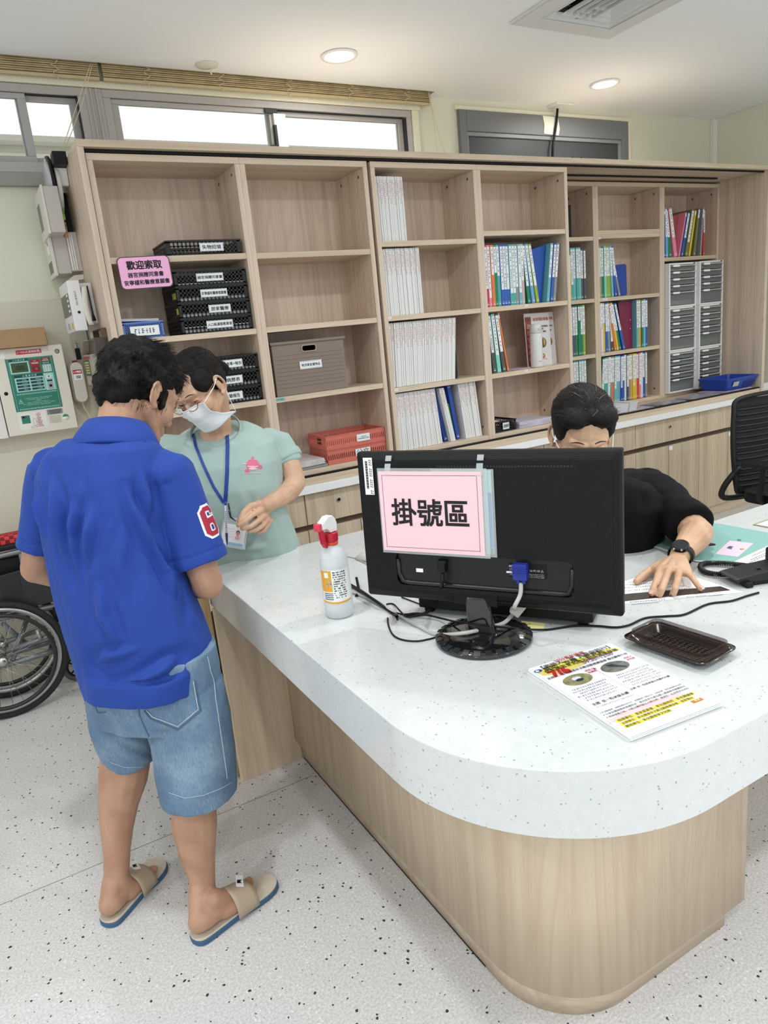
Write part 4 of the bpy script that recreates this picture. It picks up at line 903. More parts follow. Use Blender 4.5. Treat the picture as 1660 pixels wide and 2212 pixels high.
# stand: sloped neck and round foot wrapped in clear film
bc = Vector((.903, 1.24, 0)) ; bc = Vector((.905, 1.238, ZT))
FILM = mat('film_black', '131416', .14, coat=.8, bump=.5, bscale=60)
mb = MB().lathe([(.001, .0006), (.110, .0006), (.113, .004), (.111, .010), (.100, .014), (.06, .018), (.001, .020)], bc, 56)
build('foot', mb, FILM, t)
mb = MB()
for k in range(26):
    a = 2 * PI * k / 26 + .05; c = bc + Vector((math.cos(a) * .1045, math.sin(a) * .1045, .0135)); rd = Vector((math.cos(a), math.sin(a), -.35)); tg = Vector((-math.sin(a), math.cos(a), 0))
    mb.obox(c, rd * .0075, tg * .0075, Vector((0, 0, .0007)))
tag(build('foot_film', mb, mat('film_tape', '2b2d30', .1, coat=1), t), kind='stuff')
nb = bc + Vector((0, 0, .012)); nt = mp(-.018, -.155, .004)
mb = MB(); rs = []
for k in range(9):
    a = k / 8; c = nb.lerp(nt, a) + FW * (.004 * math.sin(PI * a)); hw_, hd = .033 - .006 * a, .014 - .003 * a
    rs.append([tuple(c + U * x + FW * y) for x, y in rr(-hw_, hw_, -hd, hd, .009, 4)])
mb.rings(rs); build('neck', mb, FILM, t)
build('rating_label', MB().obox(mp(.108, -.086, .0176), U * .042, UP * .0165, FW * .0004), BLACKM, t)
s = MB(); lc = mp(.073, -.076, .0182); write(s, 'ASUS', lc, U, UP, w_=.014, bold=.03)
write(s, '(ɔ) FC CE ⚠', mp(.128, -.084, .0182), U, UP, w_=.030, bold=.01)
r_ = random.Random(5)
for j in range(4): scrib(s, mp(.082, -.082 - j * .0045, .0182), U, UP, .03, .003, 12, r_)
for j in range(3): scrib(s, mp(.128, -.092 - j * .0035, .0182), U, UP, .034, .002, 12, r_)
build('label_print', s, mat('label_grey', 'c6c8c9', .6), t)
build('barcode_strip', MB().obox(mp(.078, -.0905, .0183), U * .018, UP * .002, FW * .0002), PAPER, t)
build('brand_sticker', MB().obox(mp(-.152, -.101, .0176), U * .009, UP * .0045, FW * .0004), PAPER, t, bevel=.0003)
build('asset_label', MB().obox(mp(-.263, .125, .0255), U * .0118, UP * .044, FW * .0004), PAPER, t)
s = MB()
for k in range(30): 
    y = .160 - k * .0022; s.obox(mp(-.267, y, .0261), U * .003, UP * (.0007 if k % 3 else .0011), FW * .0001)
for k in range(16):
    y = .163 - k * .0052
    if k % 5 != 3: s.obox(mp(-.2585, y, .0261), U * .0011, UP * .0018, FW * .0001); s.obox(mp(-.2545, y - .001, .0261), U * .0009, UP * .0015, FW * .0001)
tag(build('asset_print', s, INK, t), kind='stuff')
build('lock_slot', MB().obox(mp(.242, -.090, .0146), U * .004, UP * .0012, FW * .0004), mat('slot_black', '020202', .6), t)
# plugs
build('power_plug', MB().obox(mp(-.090, -.085, .026), U * .009, UP * .013, FW * .009).obox(mp(-.090, -.074, .024), U * .0115, UP * .004, FW * .009), BLACK, t, bevel=.002)
VB = mat('vga_blue', '1d2f8e', .45)
build('video_plug', MB().obox(mp(.096, -.083, .032), U * .0155, UP * .018, FW * .009).obox(mp(.096, -.071, .033), U * .0175, UP * .0008, FW * .010).obox(mp(.096, -.076, .033), U * .0175, UP * .0008, FW * .010).obox(mp(.096, -.081, .033), U * .0175, UP * .0008, FW * .010).obox(mp(.096, -.086, .033), U * .0175, UP * .0008, FW * .010).obox(mp(.0905, -.105, .032), U * .0035, UP * .005, FW * .004).obox(mp(.103, -.105, .032), U * .0035, UP * .005, FW * .004), VB, t, bevel=.0015)
# notice taped to the back of the monitor
t = thing('registration_notice', 'pink laminated notice reading 掛號區 taped to the back of the monitor', 'sign', mp(-.11, -.06, .03), 0)
sx0, sx1, sy0, sy1 = -.2385, .0285, -.052, .139     # clear sleeve
LAM = mat('clear_laminate', 'dfe7e8', .08, trans=0, alpha=.28, spec=.8)
def panel(x0, x1, y0, y1, d, th, sk=0):
    mb = MB(); v = [(x0, y0), (x1, y0 + sk), (x1, y1 + sk), (x0, y1)]
    return mb.add([mp(x, y, d) for x, y in v] + [mp(x, y, d + th) for x, y in v], [(0, 1, 2, 3), (7, 6, 5, 4), (0, 4, 5, 1), (1, 5, 6, 2), (2, 6, 7, 3), (3, 7, 4, 0)])
build('clear_sleeve', panel(sx0, sx1, sy0 - .006, sy1 + .006, .0285, .0006, -.001), LAM, t)
build('sheet', panel(sx0 + .003, sx1 - .012, sy0, sy1 - .001, .0293, .0006, -.001), mat('pink_sheet', 'f5c9d0', .5, coat=.5), t)
s = MB(); write(s, '掛號區', mp(-.112, .042, .0300), U, UP, w_=.189, h=.062, bold=.018); build('lettering', s, INK, t)
s = MB(); a, b, c, e = sx0 + .012, sx1 - .023, sy0 + .009, sy1 - .011
k = a
while k < b:
    for y in (c, e): s.obox(mp(k, y, .0301), U * .0009, UP * .0007, FW * .0001)
    k += .0030
k = c
while k < e:
    for x in (a, b): s.obox(mp(x, k, .0301), U * .0007, UP * .0009, FW * .0001)
    k += .0030
tag(build('dotted_border', s, INK, t), kind='stuff')
t = thing('display_sleeve', 'teal and blue sheet in a clear sleeve showing behind the pink notice', 'sheet', mp(.02, -.06, .025), 0)
build('sheet', panel(-.10, .037, -.050, .138, .0250, .0006, .001), mat('teal_sheet', '9bd4cf', .4), t)
build('picture_band', panel(.0285, .036, -.035, .09, .0258, .0002), mat('blue_band', '3f7fc0', .4), t)
build('green_band', panel(.0285, .036, -.049, -.036, .0258, .0002), mat('green_band', '2e8c5a', .4), t)
build('clear_sleeve', panel(-.105, .043, -.056, .142, .0263, .0004), LAM, t)
TAPE = mat('clear_tape', 'cfd6d8', .12, alpha=.5)
for x, lab in ((-.212, 'left strip of clear tape holding the notice to the monitor top'), (.012, 'right strip of clear tape holding the notice to the monitor top')):
    o = thing('clear_tape', lab, 'tape', mp(x, .13, .03), 0)
    v = [mp(x - .0075, .128, .0304), mp(x + .0075, .128, .0304), mp(x + .0075, .150, .0242), mp(x - .0075, .150, .0242), mp(x + .0075, .172, .014), mp(x - .0075, .172, .014)]
    build('strip', MB().add(v + [q + FW * .0003 for q in v], [(0, 1, 2, 3), (3, 2, 4, 5), (9, 8, 7, 6), (11, 10, 8, 9), (0, 6, 7, 1), (1, 7, 8, 2), (2, 8, 10, 4), (4, 10, 11, 5), (5, 11, 9, 3), (3, 9, 6, 0)]), TAPE, o)
# black low unit on feet behind the monitor
t = thing('black_base_unit', 'low black computer base unit on rubber feet behind the monitor', 'computer unit', (1.0, 1.25, ZT), 0)
e0 = at(905, 1306, Z=ZT + .02); e1 = at(1282, 1340, Z=ZT + .02)
du = (e1 - e0); L_ = du.length; du.normalize(); dn = Vector((-du.y, du.x, 0))
cc = (e0 + e1) / 2 + dn * .10; cc.z = ZT + .028
build('body', MB().obox(cc, du * L_ / 2, dn * .10, Z3 * .016), BLACK, t, bevel=.004)
for a in (-1, 1):
    for b in (-1, 1): build('foot', MB().obox((cc.x + du.x * a * (L_ / 2 - .025) + dn.x * b * .085, cc.y + du.y * a * (L_ / 2 - .025) + dn.y * b * .085, ZT + .0062), du * .012, dn * .008, Z3 * .0057), BLACK, t, bevel=.001)

# ================================================================== cables on the counter
def smooth_path(pts, n=12):
    pts = [Vector(p) for p in pts]; out = []
    P = [pts[0]] + pts + [pts[-1]]
    for i in range(1, len(P) - 2):
        p0, p1, p2, p3 = P[i - 1], P[i], P[i + 1], P[i + 2]
        for k in range(n):
            u = k / n; out.append(.5 * ((2 * p1) + (-p0 + p2) * u + (2 * p0 - 5 * p1 + 4 * p2 - p3) * u * u + (-p0 + 3 * p1 - 3 * p2 + p3) * u ** 3))
    out.append(pts[-1]); return out
def dk(px, py, z=0.0): return at(px, py, Z=ZT + z)
GREYC = mat('cable_grey', 'b9b9b5', .4)
vg = thing('video_cable', 'thick grey video cable with a ferrite lump hanging from the blue plug', 'cable', mp(.096, -.11, .03), 0)
path = smooth_path([mp(.096, -.108, .032), mp(.094, -.135, .034), mp(.080, -.165, .036), at(1114, 1318, Z=ZT + .05), at(1090, 1345, Z=ZT + .031), at(1050, 1357, Z=ZT + .026), at(1000, 1368, Z=ZT + .0235), dk(944, 1370, .006), dk(905, 1352, .006), dk(850, 1322, .006), dk(815, 1300, .006), dk(775, 1283, .006), dk(758, 1277, .006)])
build('cord', MB().tube(path, .0048, 10), GREYC, vg)
fc = at(1121, 1312, Z=ZT + .062); fdir = (at(1131, 1300, Z=ZT + .075) - at(1110, 1326, Z=ZT + .045)).normalized()
s1 = fdir.cross(Z3).normalized(); s2 = s1.cross(fdir)
build('ferrite', MB().obox(fc, fdir * .020, s1 * .0125, s2 * .0125), mat('ferrite_beige', 'c9c8c0', .4), vg, bevel=.003)
pc = thing('power_cable', 'black power cable curving down from the monitor to the counter', 'cable', mp(-.09, -.1, .026), 0)
build('cord', MB().tube(smooth_path([mp(-.090, -.098, .027), mp(-.093, -.13, .03), at(940, 1300, Z=ZT + .03), at(925, 1321, Z=ZT + .008), dk(895, 1330, .0052), dk(860, 1330, .0052), dk(835, 1315, .0052), dk(810, 1297, .0160), dk(775, 1275, .0160), dk(758, 1267, .0052)]), .0042, 10), BLACK, pc)
def deskcord(pts, r, label, m_=BLACK, name='loose_cable'):
    o = thing(name, label, 'cable', dk(*pts[len(pts) // 2][:2]), 0); build('cord', MB().tube(smooth_path([dk(p[0], p[1], (p[2] if len(p) > 2 else 0) + r + .0006) for p in pts]), r, 8), m_, o); return o
deskcord([(758, 1262), (785, 1278), (815, 1300, .012), (840, 1318), (870, 1327, .009), (905, 1325, .008), (955, 1336, .004), (985, 1343, .022), (1030, 1348, .048), (1060, 1352, .036), (1120, 1358, .010), (1180, 1360), (1240, 1352), (1290, 1352), (1330, 1355), (1360, 1350), (1395, 1335), (1440, 1331), (1480, 1327), (1530, 1305), (1580, 1298), (1615, 1287), (1640, 1280)], .0026, 'long thin black cord running across the counter to the telephone')
deskcord([(838, 1335), (840, 1352), (850, 1372), (870, 1382), (900, 1385), (925, 1381), (945, 1376), (955, 1372, .02)], .0022, 'thin black cord looping in front of the cable bundle')
deskcord([(835, 1305), (850, 1305), (865, 1320, .01), (880, 1333, .012), (905, 1328, .016), (930, 1330, .006)], .0022, 'short thin black cord loop tied beside the grey cable')
deskcord([(868, 1290), (900, 1302), (925, 1312)], .0018, 'short black cord end coming from behind the monitor')
solo('cable_tie', MB().tube([dk(772, 1262, .004) + Vector((0, 0, .02)), dk(776, 1275, .004), dk(770, 1287, .004)], .004, 8), BLACK, 'black twist tie knot around the cable bundle beside the spray bottle', 'cable tie')
solo('cable_tie', MB().tube([dk(852, 1325, .004), dk(857, 1332, .022), dk(859, 1338, .004)], .0035, 8), BLACK, 'second black tie around the cable bundle left of the monitor foot', 'cable tie')
deskcord([(716, 1200), (740, 1201), (765, 1205), (782, 1213), (800, 1222)], .0018, 'thin pale mouse cord running behind the spray bottle', mat('cord_pale', 'b7b8b0', .4), 'mouse_cable')
q = dk(788, 1208)
mb = MB(); rs = []
for k in range(9):
    a = k / 8; r_ = max(.02, math.sin(PI * min(1, .08 + a * .92))) ; c = q + Vector((.0, 0, 0)) + U * (-.03 + .09 * a)
    rs.append([tuple(c + Nn * (.028 * r_ * math.cos(th)) + Z3 * (.002 + max(0, .026 * r_ * math.sin(th)))) for th in [2 * PI * j / 20 for j in range(20)]])
mb.rings(rs); solo('computer_mouse', mb, mat('mouse_beige', 'c8c9c0', .4), 'pale grey mouse peeking out at the left edge of the monitor', 'mouse')
# yellow notes beside the foot
t = thing('sticky_notes', 'pale yellow sticky notes lying beside the monitor foot', 'notes', dk(1110, 1355), 0)
YN = mat('note_yellow', 'eee9a0', .7)
def flat(pxs, z, th, name, m_, par):
    v = [dk(x, y, z) for x, y in pxs]; n = len(v)
    return build(name, MB().add(v + [q + Z3 * th for q in v], [tuple(range(n)), tuple(reversed(range(n, 2 * n)))] + [(j, (j + 1) % n, n + (j + 1) % n, n + j) for j in range(n)]), m_, par)
flat([(1080, 1336), (1178, 1347), (1174, 1362), (1072, 1350)], .0007, .0006, 'note', YN, t); flat([(1060, 1344), (1135, 1350), (1120, 1370), (1062, 1358)], .0016, .0006, 'note', YN, t)
s = MB(); r_ = random.Random(9); du2 = (dk(1150, 1346) - dk(1085, 1340)).normalized(); dv2 = Z3.cross(du2)
for j in range(2): scrib(s, dk(1118, 1345 + j * 6, .0022), du2, dv2, .07, .006, 7, r_, lift=.0003)
build('handwriting', s, mat('pencil', '8c8a58', .8), t)

# ================================================================== spray bottle
sp = dk(735, 1327); sp.z = ZT
t = thing('spray_bottle', 'clear spray bottle with red and white trigger head standing on the counter', 'spray bottle', sp, 0)
PL = mat('bottle_translucent', 'e6ebec', .3, trans=.35, ior=1.2, alpha=.93)
prof = [(.001, .0012), (.034, .0012), (.038, .006), (.0385, .03), (.0375, .12), (.0375, .145), (.034, .168), (.026, .184), (.016, .193), (.0145, .200)]
build('bottle', MB().lathe(prof, sp, 48), PL, t)
build('collar', MB().lathe([(.0172, .1955), (.0175, .198), (.0172, .204)], sp, 40), mat('collar_orange', 'd9512a', .4), t)
mb = MB().lathe([(.0176, .2045), (.018, .206), (.0176, .226), (.015, .228)], sp, 40)
for k in range(30):
    a = 2 * PI * k / 30; mb.obox(sp + Vector((math.cos(a) * .018, math.sin(a) * .018, .216)), Vector((math.cos(a), math.sin(a), 0)) * .0006, Vector((-math.sin(a), math.cos(a), 0)) * .0008, Z3 * .010)
build('screw_cap', mb, mat('trigger_red', 'c01f38', .35), t)
hd = (at(697, 1180, Z=ZT + .26) - at(725, 1168, Z=ZT + .26)); hd.z = 0; hd = hd.normalized()     # nozzle direction
hs = hd.cross(Z3)
def hp(a, b, c=0): return sp + hd * a + hs * c + Z3 * b
mb = MB(); sec = [(-.016, .229), (-.018, .250), (-.014, .262), (-.004, .2725), (.012, .2730), (.037, .258), (.037, .2445), (.020, .242), (.012, .236), (.008, .229)]
k = len(sec); mb.add([hp(a, b, -.0105) for a, b in sec] + [hp(a, b, .0105) for a, b in sec], [tuple(range(k)), tuple(reversed(range(k, 2 * k)))] + [(j, (j + 1) % k, k + (j + 1) % k, k + j) for j in range(k)])
build('head', mb, WHITE, t, bevel=.002)
build('nozzle', MB().obox(hp(.043, .251), hd * .006, hs * .0095, Z3 * .0095).obox(hp(.0495, .251), hd * .001, hs * .004, Z3 * .004), mat('nozzle_red', 'd9465a', .35), t, bevel=.0015)
sec = [(.038, .2405), (.030, .2405), (.027, .228), (.026, .210), (.020, .1935), (.026, .1915), (.034, .205), (.037, .222)]
mb = MB(); k = len(sec); mb.add([hp(a, b, -.007) for a, b in sec] + [hp(a, b, .007) for a, b in sec], [tuple(range(k)), tuple(reversed(range(k, 2 * k)))] + [(j, (j + 1) % k, k + (j + 1) % k, k + j) for j in range(k)])
build('trigger', mb, mat('trigger_red', 'c01f38', .35), t, bevel=.0015)
cd = (Vector((0, 0, 0)) - sp); cd.z = 0; ca = math.atan2(cd.y, cd.x)
def curved(a0, a1, z0, z1, r, name, m_, n=14, par=None, bend=0):
    mb = MB(); vs = []
    for k in range(n + 1):
        a = a0 + (a1 - a0) * k / n; dz = bend * math.sin(PI * k / n)
        vs += [(sp.x + r * math.cos(a), sp.y + r * math.sin(a), ZT + z0 + dz), (sp.x + r * math.cos(a), sp.y + r * math.sin(a), ZT + z1 + dz)]
    mb.add(vs, [(2 * k, 2 * k + 2, 2 * k + 3, 2 * k + 1) for k in range(n)], True); return build(name, mb, m_, par or t)
lbl = curved(ca - 1.15, ca + 1.0, .047, .137, .0391, 'label', mat('label_white', 'e9edec', .4))
curved(ca - 1.15, ca - .30, .078, .135, .0394, 'label_yellow', mat('label_yellow', 'e3a42c', .4), par=lbl)
curved(ca - 1.15, ca + 1.0, .048, .053, .0394, 'label_stripe', mat('label_yellow', 'e3a42c', .4), par=lbl, bend=-.003)
curved(ca - .82, ca - .5, .116, .130, .0397, 'label_disc', mat('label_white', 'e9edec', .4), par=lbl)
s = MB(); r_ = random.Random(8)
for j in range(12):
    z = .130 - j * .0062
    for k in range(14):
        a = ca - .16 + k * .062
        if r_.random() < .72:
            e = Vector((math.cos(a), math.sin(a), 0)); tn = Vector((-math.sin(a), math.cos(a), 0)); s.obox(sp + e * .0396 + Z3 * z, tn * .0010, Z3 * (.0006 + r_.random() * .0012), e * .0001)
for j in range(4):
    for k in range(12):
        a = ca - .95 + k * .058
        e = Vector((math.cos(a), math.sin(a), 0)); tn = Vector((-math.sin(a), math.cos(a), 0)); s.obox(sp + e * .0396 + Z3 * (.073 - j * .0052), tn * .0009, Z3 * .0010, e * .0001)
tag(build('label_print', s, INK, lbl), kind='stuff')
dc = ca - .48; e = Vector((math.cos(dc), math.sin(dc), 0)); tn = Vector((-math.sin(dc), math.cos(dc), 0))
dp = [(0.0, .113)] + [(.0085 * math.sin(u) * (1 if u < PI else 1), .092 - .0095 * math.cos(u)) for u in [PI * 2 * k / 20 for k in range(3, 18)]]
mb = MB(); mb.add([sp + e * .0401 + tn * x + Z3 * z for x, z in dp], [tuple(range(len(dp)))]); build('label_drop', mb, mat('drop_grey', 'b9bfc2', .4), lbl)

# ================================================================== flyers, tray
pN, pR, pL, pF = dk(1362, 1590, .012), dk(1558, 1515, .012), dk(1145, 1443, .012), dk(1335, 1391, .012)
ux = (pR - pN).normalized(); vy = Z3.cross(ux).normalized(); WF, HF = .21, .297
fo_ = pN.copy(); fo_.z = ZT
t = thing('flyer_stack', 'stack of printed event flyers headed 2025青年論壇 lying on the counter', 'flyers', fo_ + ux * WF / 2 + vy * HF / 2, 0)
rnd = random.Random(1)
for k in range(7):
    dx, dy = rnd.uniform(-.002, .002), rnd.uniform(-.002, .002)
    c = fo_ + ux * (WF / 2 + dx) + vy * (HF / 2 + dy) + Z3 * (.0011 + k * .0017); build('flyer_sheets', MB().obox(c, ux * WF / 2, vy * HF / 2, Z3 * .0007), PAPER if k < 6 else mat('flyer_top', 'f2f3f8', .35), t)
ztop = .0011 + 6 * .0017 + .0007
def fp(x, y, z=0): return fo_ + ux * (x * WF) + vy * (y * HF) + Z3 * (ztop + .0003 + z)
def fpoly(pts, name, m_, z=0): return build(name, MB().add([fp(x, y, z) for x, y in pts], [tuple(range(len(pts)))]), m_, t)
def ell(cx, cy, rx, ry, n=28, w_=0.0, seed=0):
    r_ = random.Random(seed); return [(cx + rx * math.cos(2 * PI * k / n) * (1 + r_.uniform(-w_, w_)), cy + ry * math.sin(2 * PI * k / n) * (1 + r_.uniform(-w_, w_))) for k in range(n)]
fpoly(ell(.30, .885, .27, .075, 40, .12, 2), 'yellow_wash', mat('yellow_wash', 'dccf72', .5))
fpoly(ell(.45, .17, .42, .055, 40, .15, 3), 'pink_wash', mat('pink_wash', 'f0c4c6', .5))
def ftext(s_, x, y, w_, m_, name='lettering', bold=.012, z=.0004, h=None):
    s = MB(); write(s, s_, fp(x, y, z), ux, vy, w_=w_ * WF, h=h, bold=bold); return build(name, s, m_, t)
YH = mat('highlight_yellow', 'e6dc3c', .6)
fpoly([(.10, .905), (.93, .905), (.93, .925), (.56, .93), (.55, .918), (.10, .918)], 'highlight', YH, .0002)
fpoly([(.07, .868), (.985, .868), (.985, .895), (.07, .893)], 'highlight', YH, .0002)
ftext('2025青年論壇', .47, .975, .36, REDINK, bold=.012); ftext('【客語人．客 青春向前行】', .52, .945, .82, mat('ink_grey', '50545c', .7), bold=.01)
ftext('農助．京機・新青創', .46, .915, .72, INK, bold=.006); ftext('從彰廣客家到地方創生未來發展', .52, .881, .88, INK, bold=.006)
ftext('7/6', .20, .832, .20, REDINK, bold=.05); ftext('09:30~12:00', .68, .848, .36, mat('ink_mauve', '8f6a78', .7)); ftext('(日)彰化縣圖書館二樓演講廳', .66, .866, .44, mat('ink_mauve', '8f6a78', .7), bold=.005)
ftext('主持人：彰化縣青年文教活動推廣協會 楊文獻執行長', .50, .795, .96, INK)
fpoly(ell(.25, .685, .155, .070, 36), 'photo_oval', mat('photo_olive', '8c8a62', .5, var=.35, vscale=90), .0002)
fpoly(ell(.70, .690, .155, .070, 36), 'photo_oval', mat('photo_slate', '6d7168', .5, var=.45, vscale=90), .0002)
fpoly(ell(.25, .70, .05, .022, 14), 'photo_rider', mat('rider_blue', 'd9dbe8', .5), .0004); fpoly(ell(.26, .672, .045, .016, 14), 'photo_rider', mat('rider_dark', '2e3242', .5), .0005); fpoly(ell(.25, .725, .014, .010, 12), 'photo_rider', mat('rider_skin', 'c98f72', .5), .0005)
fpoly([(.63, .735), (.70, .73), (.80, .65), (.77, .64), (.66, .70)], 'photo_rider', mat('rider_dark', '2e3242', .5), .0004)
for x, c in ((.455, '與談人\n張繡霞'), (.925, '與談人\n孫宛慧')): ftext(c, x, .73, .10, REDINK, bold=.01)
fpoly([(.505, .745), (.511, .765), (.517, .745), (.53, .745), (.519, .737), (.524, .725), (.511, .733), (.498, .725), (.503, .737), (.492, .745)], 'star', REDINK, .0004)
fpoly([(.509, .72), (.513, .72), (.513, .36), (.509, .36)], 'divider', mat('divider_tan', 'c9a98e', .6), .0002)
s = MB(); r_ = random.Random(33)
for col, x0 in ((0, .24), (1, .75)):
    for j in range(6): scrib(s, fp(x0 + (.0 if j % 2 else .03), .585 - j * .030 + (0 if col else 0), .0003), ux, vy, WF * (.40 - .03 * (j % 3)), .0048, 16, r_, lift=.0002)
for j in range(2): scrib(s, fp(.80, .80 - .6 - j * .0, .0003), ux, vy, WF * .05, .002, 4, r_, lift=.0002)
tag(build('small_print', s, mat('ink_soft', '4a4d57', .7), t), kind='stuff')
ftext('主題  從一粒米談永續', .26, .375, .40, INK); ftext('主題  從一粒堅果看在地農村永續', .74, .395, .46, INK)
ftext('FU-SHIN & Robert Agriculture', .27, .335, .40, mat('ink_mauve', '8f6a78', .7), bold=0)
ftext('＊本活動備餐，現場前報名前50名．致贈精美小禮品1份．全程免費．報名後請務必出席', .48, .275, .92, INK, bold=.005)
ftext('＊分享從農經歷與青農對話，歡迎各界先進及關心農業夥伴踴躍參加', .48, .245, .92, INK, bold=.005)
ftext('＊現場導覽介紹，行動化農村創生人與土地，邀請您一起來學習及成長', .48, .215, .92, INK, bold=.005)
for j, (a, b) in enumerate(((.05, .92), (.05, .86), (.05, .55))):
    y = .155 - j * .036; fpoly([(a, y - .013), (b, y - .013), (b, y + .013), (a, y + .013)], 'highlight', YH, .0002)
    ftext(('指導單位：客家委員會．彰化縣政府．彰化縣議會', '主辦單位：彰化縣青年文教活動推廣協會．客家電台', '贊助單位：彰化縣客家文化館')[j], (a + b) / 2, y, (b - a) * .96, mat('ink_olive', '4f4c20', .7), bold=.005)
fpoly([(.78, .065), (.90, .065), (.90, .095), (.78, .095)], 'orange_tag', mat('orange_tag', 'c97a2c', .5), .0002); ftext('客家', .84, .08, .06, mat('note_yellow', 'eee9a0', .7), z=.0006)
fpoly(ell(.045, .925, .045, .020, 24), 'round_badge', mat('badge_blue', '2d4f9a', .5), .0003); fpoly(ell(.035, .925, .02, .012, 16), 'badge_swirl', PAPER, .0005)

# brown plastic food tray
TB = mat('tray_brown', '1d110e', .18, coat=.6); TC = mat('tray_clear_brown', '3d2820', .08, alpha=.5)
tN, tR, tF, tL = dk(1520, 1456), dk(1601, 1415), dk(1412, 1354), dk(1346, 1392)
tu = (tR - tL).normalized(); tu = (((tN - tL) + (tR - tF)) / 2).normalized(); tv = Z3.cross(tu)
tcn = (tN + tR + tF + tL) / 4; LW, LD = ((tN - tL).length + (tR - tF).length) / 4, ((tF - tL).length + (tR - tN).length) / 4
t = thing('food_tray', 'empty dark brown plastic food tray with basket-weave bottom on the counter', 'tray', tcn, 0)
def tring(a, b, z, r=.018): return [tuple(tcn + tu * x + tv * y + Z3 * z) for x, y in rr(-a, a, -b, b, r, 5)]
mb = MB(); mb.rings([tring(LW - .018, LD - .018, .0008), tring(LW - .008, LD - .008, .014), tring(LW, LD, .0165), tring(LW, LD, .018), tring(LW - .010, LD - .010, .0165), tring(LW - .020, LD - .020, .004)], cap=True)
build('base', mb, TB, t)
mb = MB(); nx, ny = 13, 8
for i in range(nx):
    for j in range(ny):
        x = -(LW - .026) + (i + .5) * 2 * (LW - .026) / nx; y = -(LD - .026) + (j + .5) * 2 * (LD - .026) / ny
        hx, hy = ((LW - .026) / nx * .85, (LD - .026) / ny * .55) if (i + j) % 2 else ((LW - .026) / nx * .5, (LD - .026) / ny * .9)
        mb.obox(tcn + tu * x + tv * y + Z3 * .0055, tu * hx, tv * hy, Z3 * .0006)
tag(build('weave', mb, mat('tray_weave', '1e110d', .35), t, bevel=.0006, seg=1), kind='stuff')
mb = MB(); mb.rings([tring(LW - .009, LD - .009, .0185), tring(LW - .013, LD - .013, .030), tring(LW - .011, LD - .011, .0315), tring(LW - .015, LD - .015, .031), tring(LW - .018, LD - .018, .019)], cap=False)
build('clear_wall', mb, TC, t)

# ================================================================== things by the seated woman
t = thing('teal_folder', 'large teal cardboard folder lying under the seated woman\'s arm', 'folder', dk(1540, 1170), 0)
TE = mat('folder_teal', '86b5ae', .6)
flat([(1390, 1172), (1530, 1128), (1760, 1170), (1680, 1225), (1500, 1213)], .0008, .002, 'back_cover', TE, t); flat([(1393, 1170), (1532, 1129), (1750, 1168), (1665, 1215), (1503, 1210)], .0036, .0015, 'front_cover', TE, t)
flat([(1395, 1176), (1505, 1213), (1600, 1218), (1600, 1214)], .0030, .0005, 'inner_sheets', PAPER, t)
f5 = .0053
s = MB(); fu = (dk(1640, 1160) - dk(1545, 1150)).normalized(); fv = Z3.cross(fu)
write(s, '彰化縣衛生所', dk(1556, 1170, f5), (dk(1552, 1180) - dk(1540, 1150)).normalized(), -fu, w_=.09, bold=.02); r_ = random.Random(6)
scrib(s, dk(1598, 1170, f5), (dk(1600, 1195) - dk(1600, 1160)).normalized(), fu, .05, .012, 5, r_, lift=.0004)
build('lettering', s, INK, t); build('logo', MB().lathe([(.014, 0), (.001, .0002)], dk(1536, 1176, f5), 24), INK, t)
st = flat([(1577, 1168), (1629, 1174), (1595, 1203), (1546, 1197)], .0052, .0006, 'pink_sticker', mat('sticker_pink', 'e3cbdc', .5), t)
s = MB(); du3 = (dk(1620, 1200) - dk(1595, 1172)).normalized()
write(s, 'ξ', dk(1578, 1183, .0061), fu, fv, h=.022, bold=.06); build('sticker_mark', s, mat('sticker_blue', '27508f', .5), t)
s = MB(); write(s, '新北衛生所\n公務資料夾', dk(1592, 1186, .0061), (dk(1583, 1196) - dk(1606, 1178)).normalized(), (dk(1600, 1190) - dk(1588, 1178)).normalized() * -1, h=.02, bold=.01); build('sticker_text', s, INK, t)
build('sticker_orange', MB().lathe([(.006, 0), (.001, .0002)], dk(1604, 1186, .0061), 16), mat('sticker_orange', 'd9a03c', .5), t)
t = thing('printed_papers', 'white printed slips lying on the teal folder at the right edge', 'papers', dk(1640, 1200), 0)
flat([(1700, 1160), (1720, 1190), (1600, 1226), (1588, 1213)], .0056, .0006, 'sheet', PAPER, t); flat([(1720, 1185), (1740, 1215), (1630, 1235), (1612, 1222)], .0064, .0006, 'sheet', mat('paper_greyish', 'dcdedd', .7), t)
s = MB(); r_ = random.Random(17); pu = (dk(1700, 1172) - dk(1598, 1218)).normalized(); pv = Z3.cross(pu)
for j, (x, y, n) in enumerate(((1650, 1190, 16), (1648, 1198, 12), (1668, 1207, 14), (1672, 1215, 14), (1640, 1206, 10))): scrib(s, dk(x, y, .0072), pu, pv, .12, .006, n, r_, lift=.0003)
build('print', s, INK, t)
t = thing('name_card_holder', 'clear edged card lying at the far right edge of the desk', 'card', dk(1650, 1130), 0)
flat([(1627, 1134), (1672, 1118), (1720, 1126), (1680, 1144)], .0008, .002, 'holder', mat('holder_tan', 'a79f85', .4), t); flat([(1634, 1133), (1673, 1120), (1712, 1127), (1678, 1141)], .003, .0006, 'card', mat('card_mint', 'd5e6dc', .5), t)
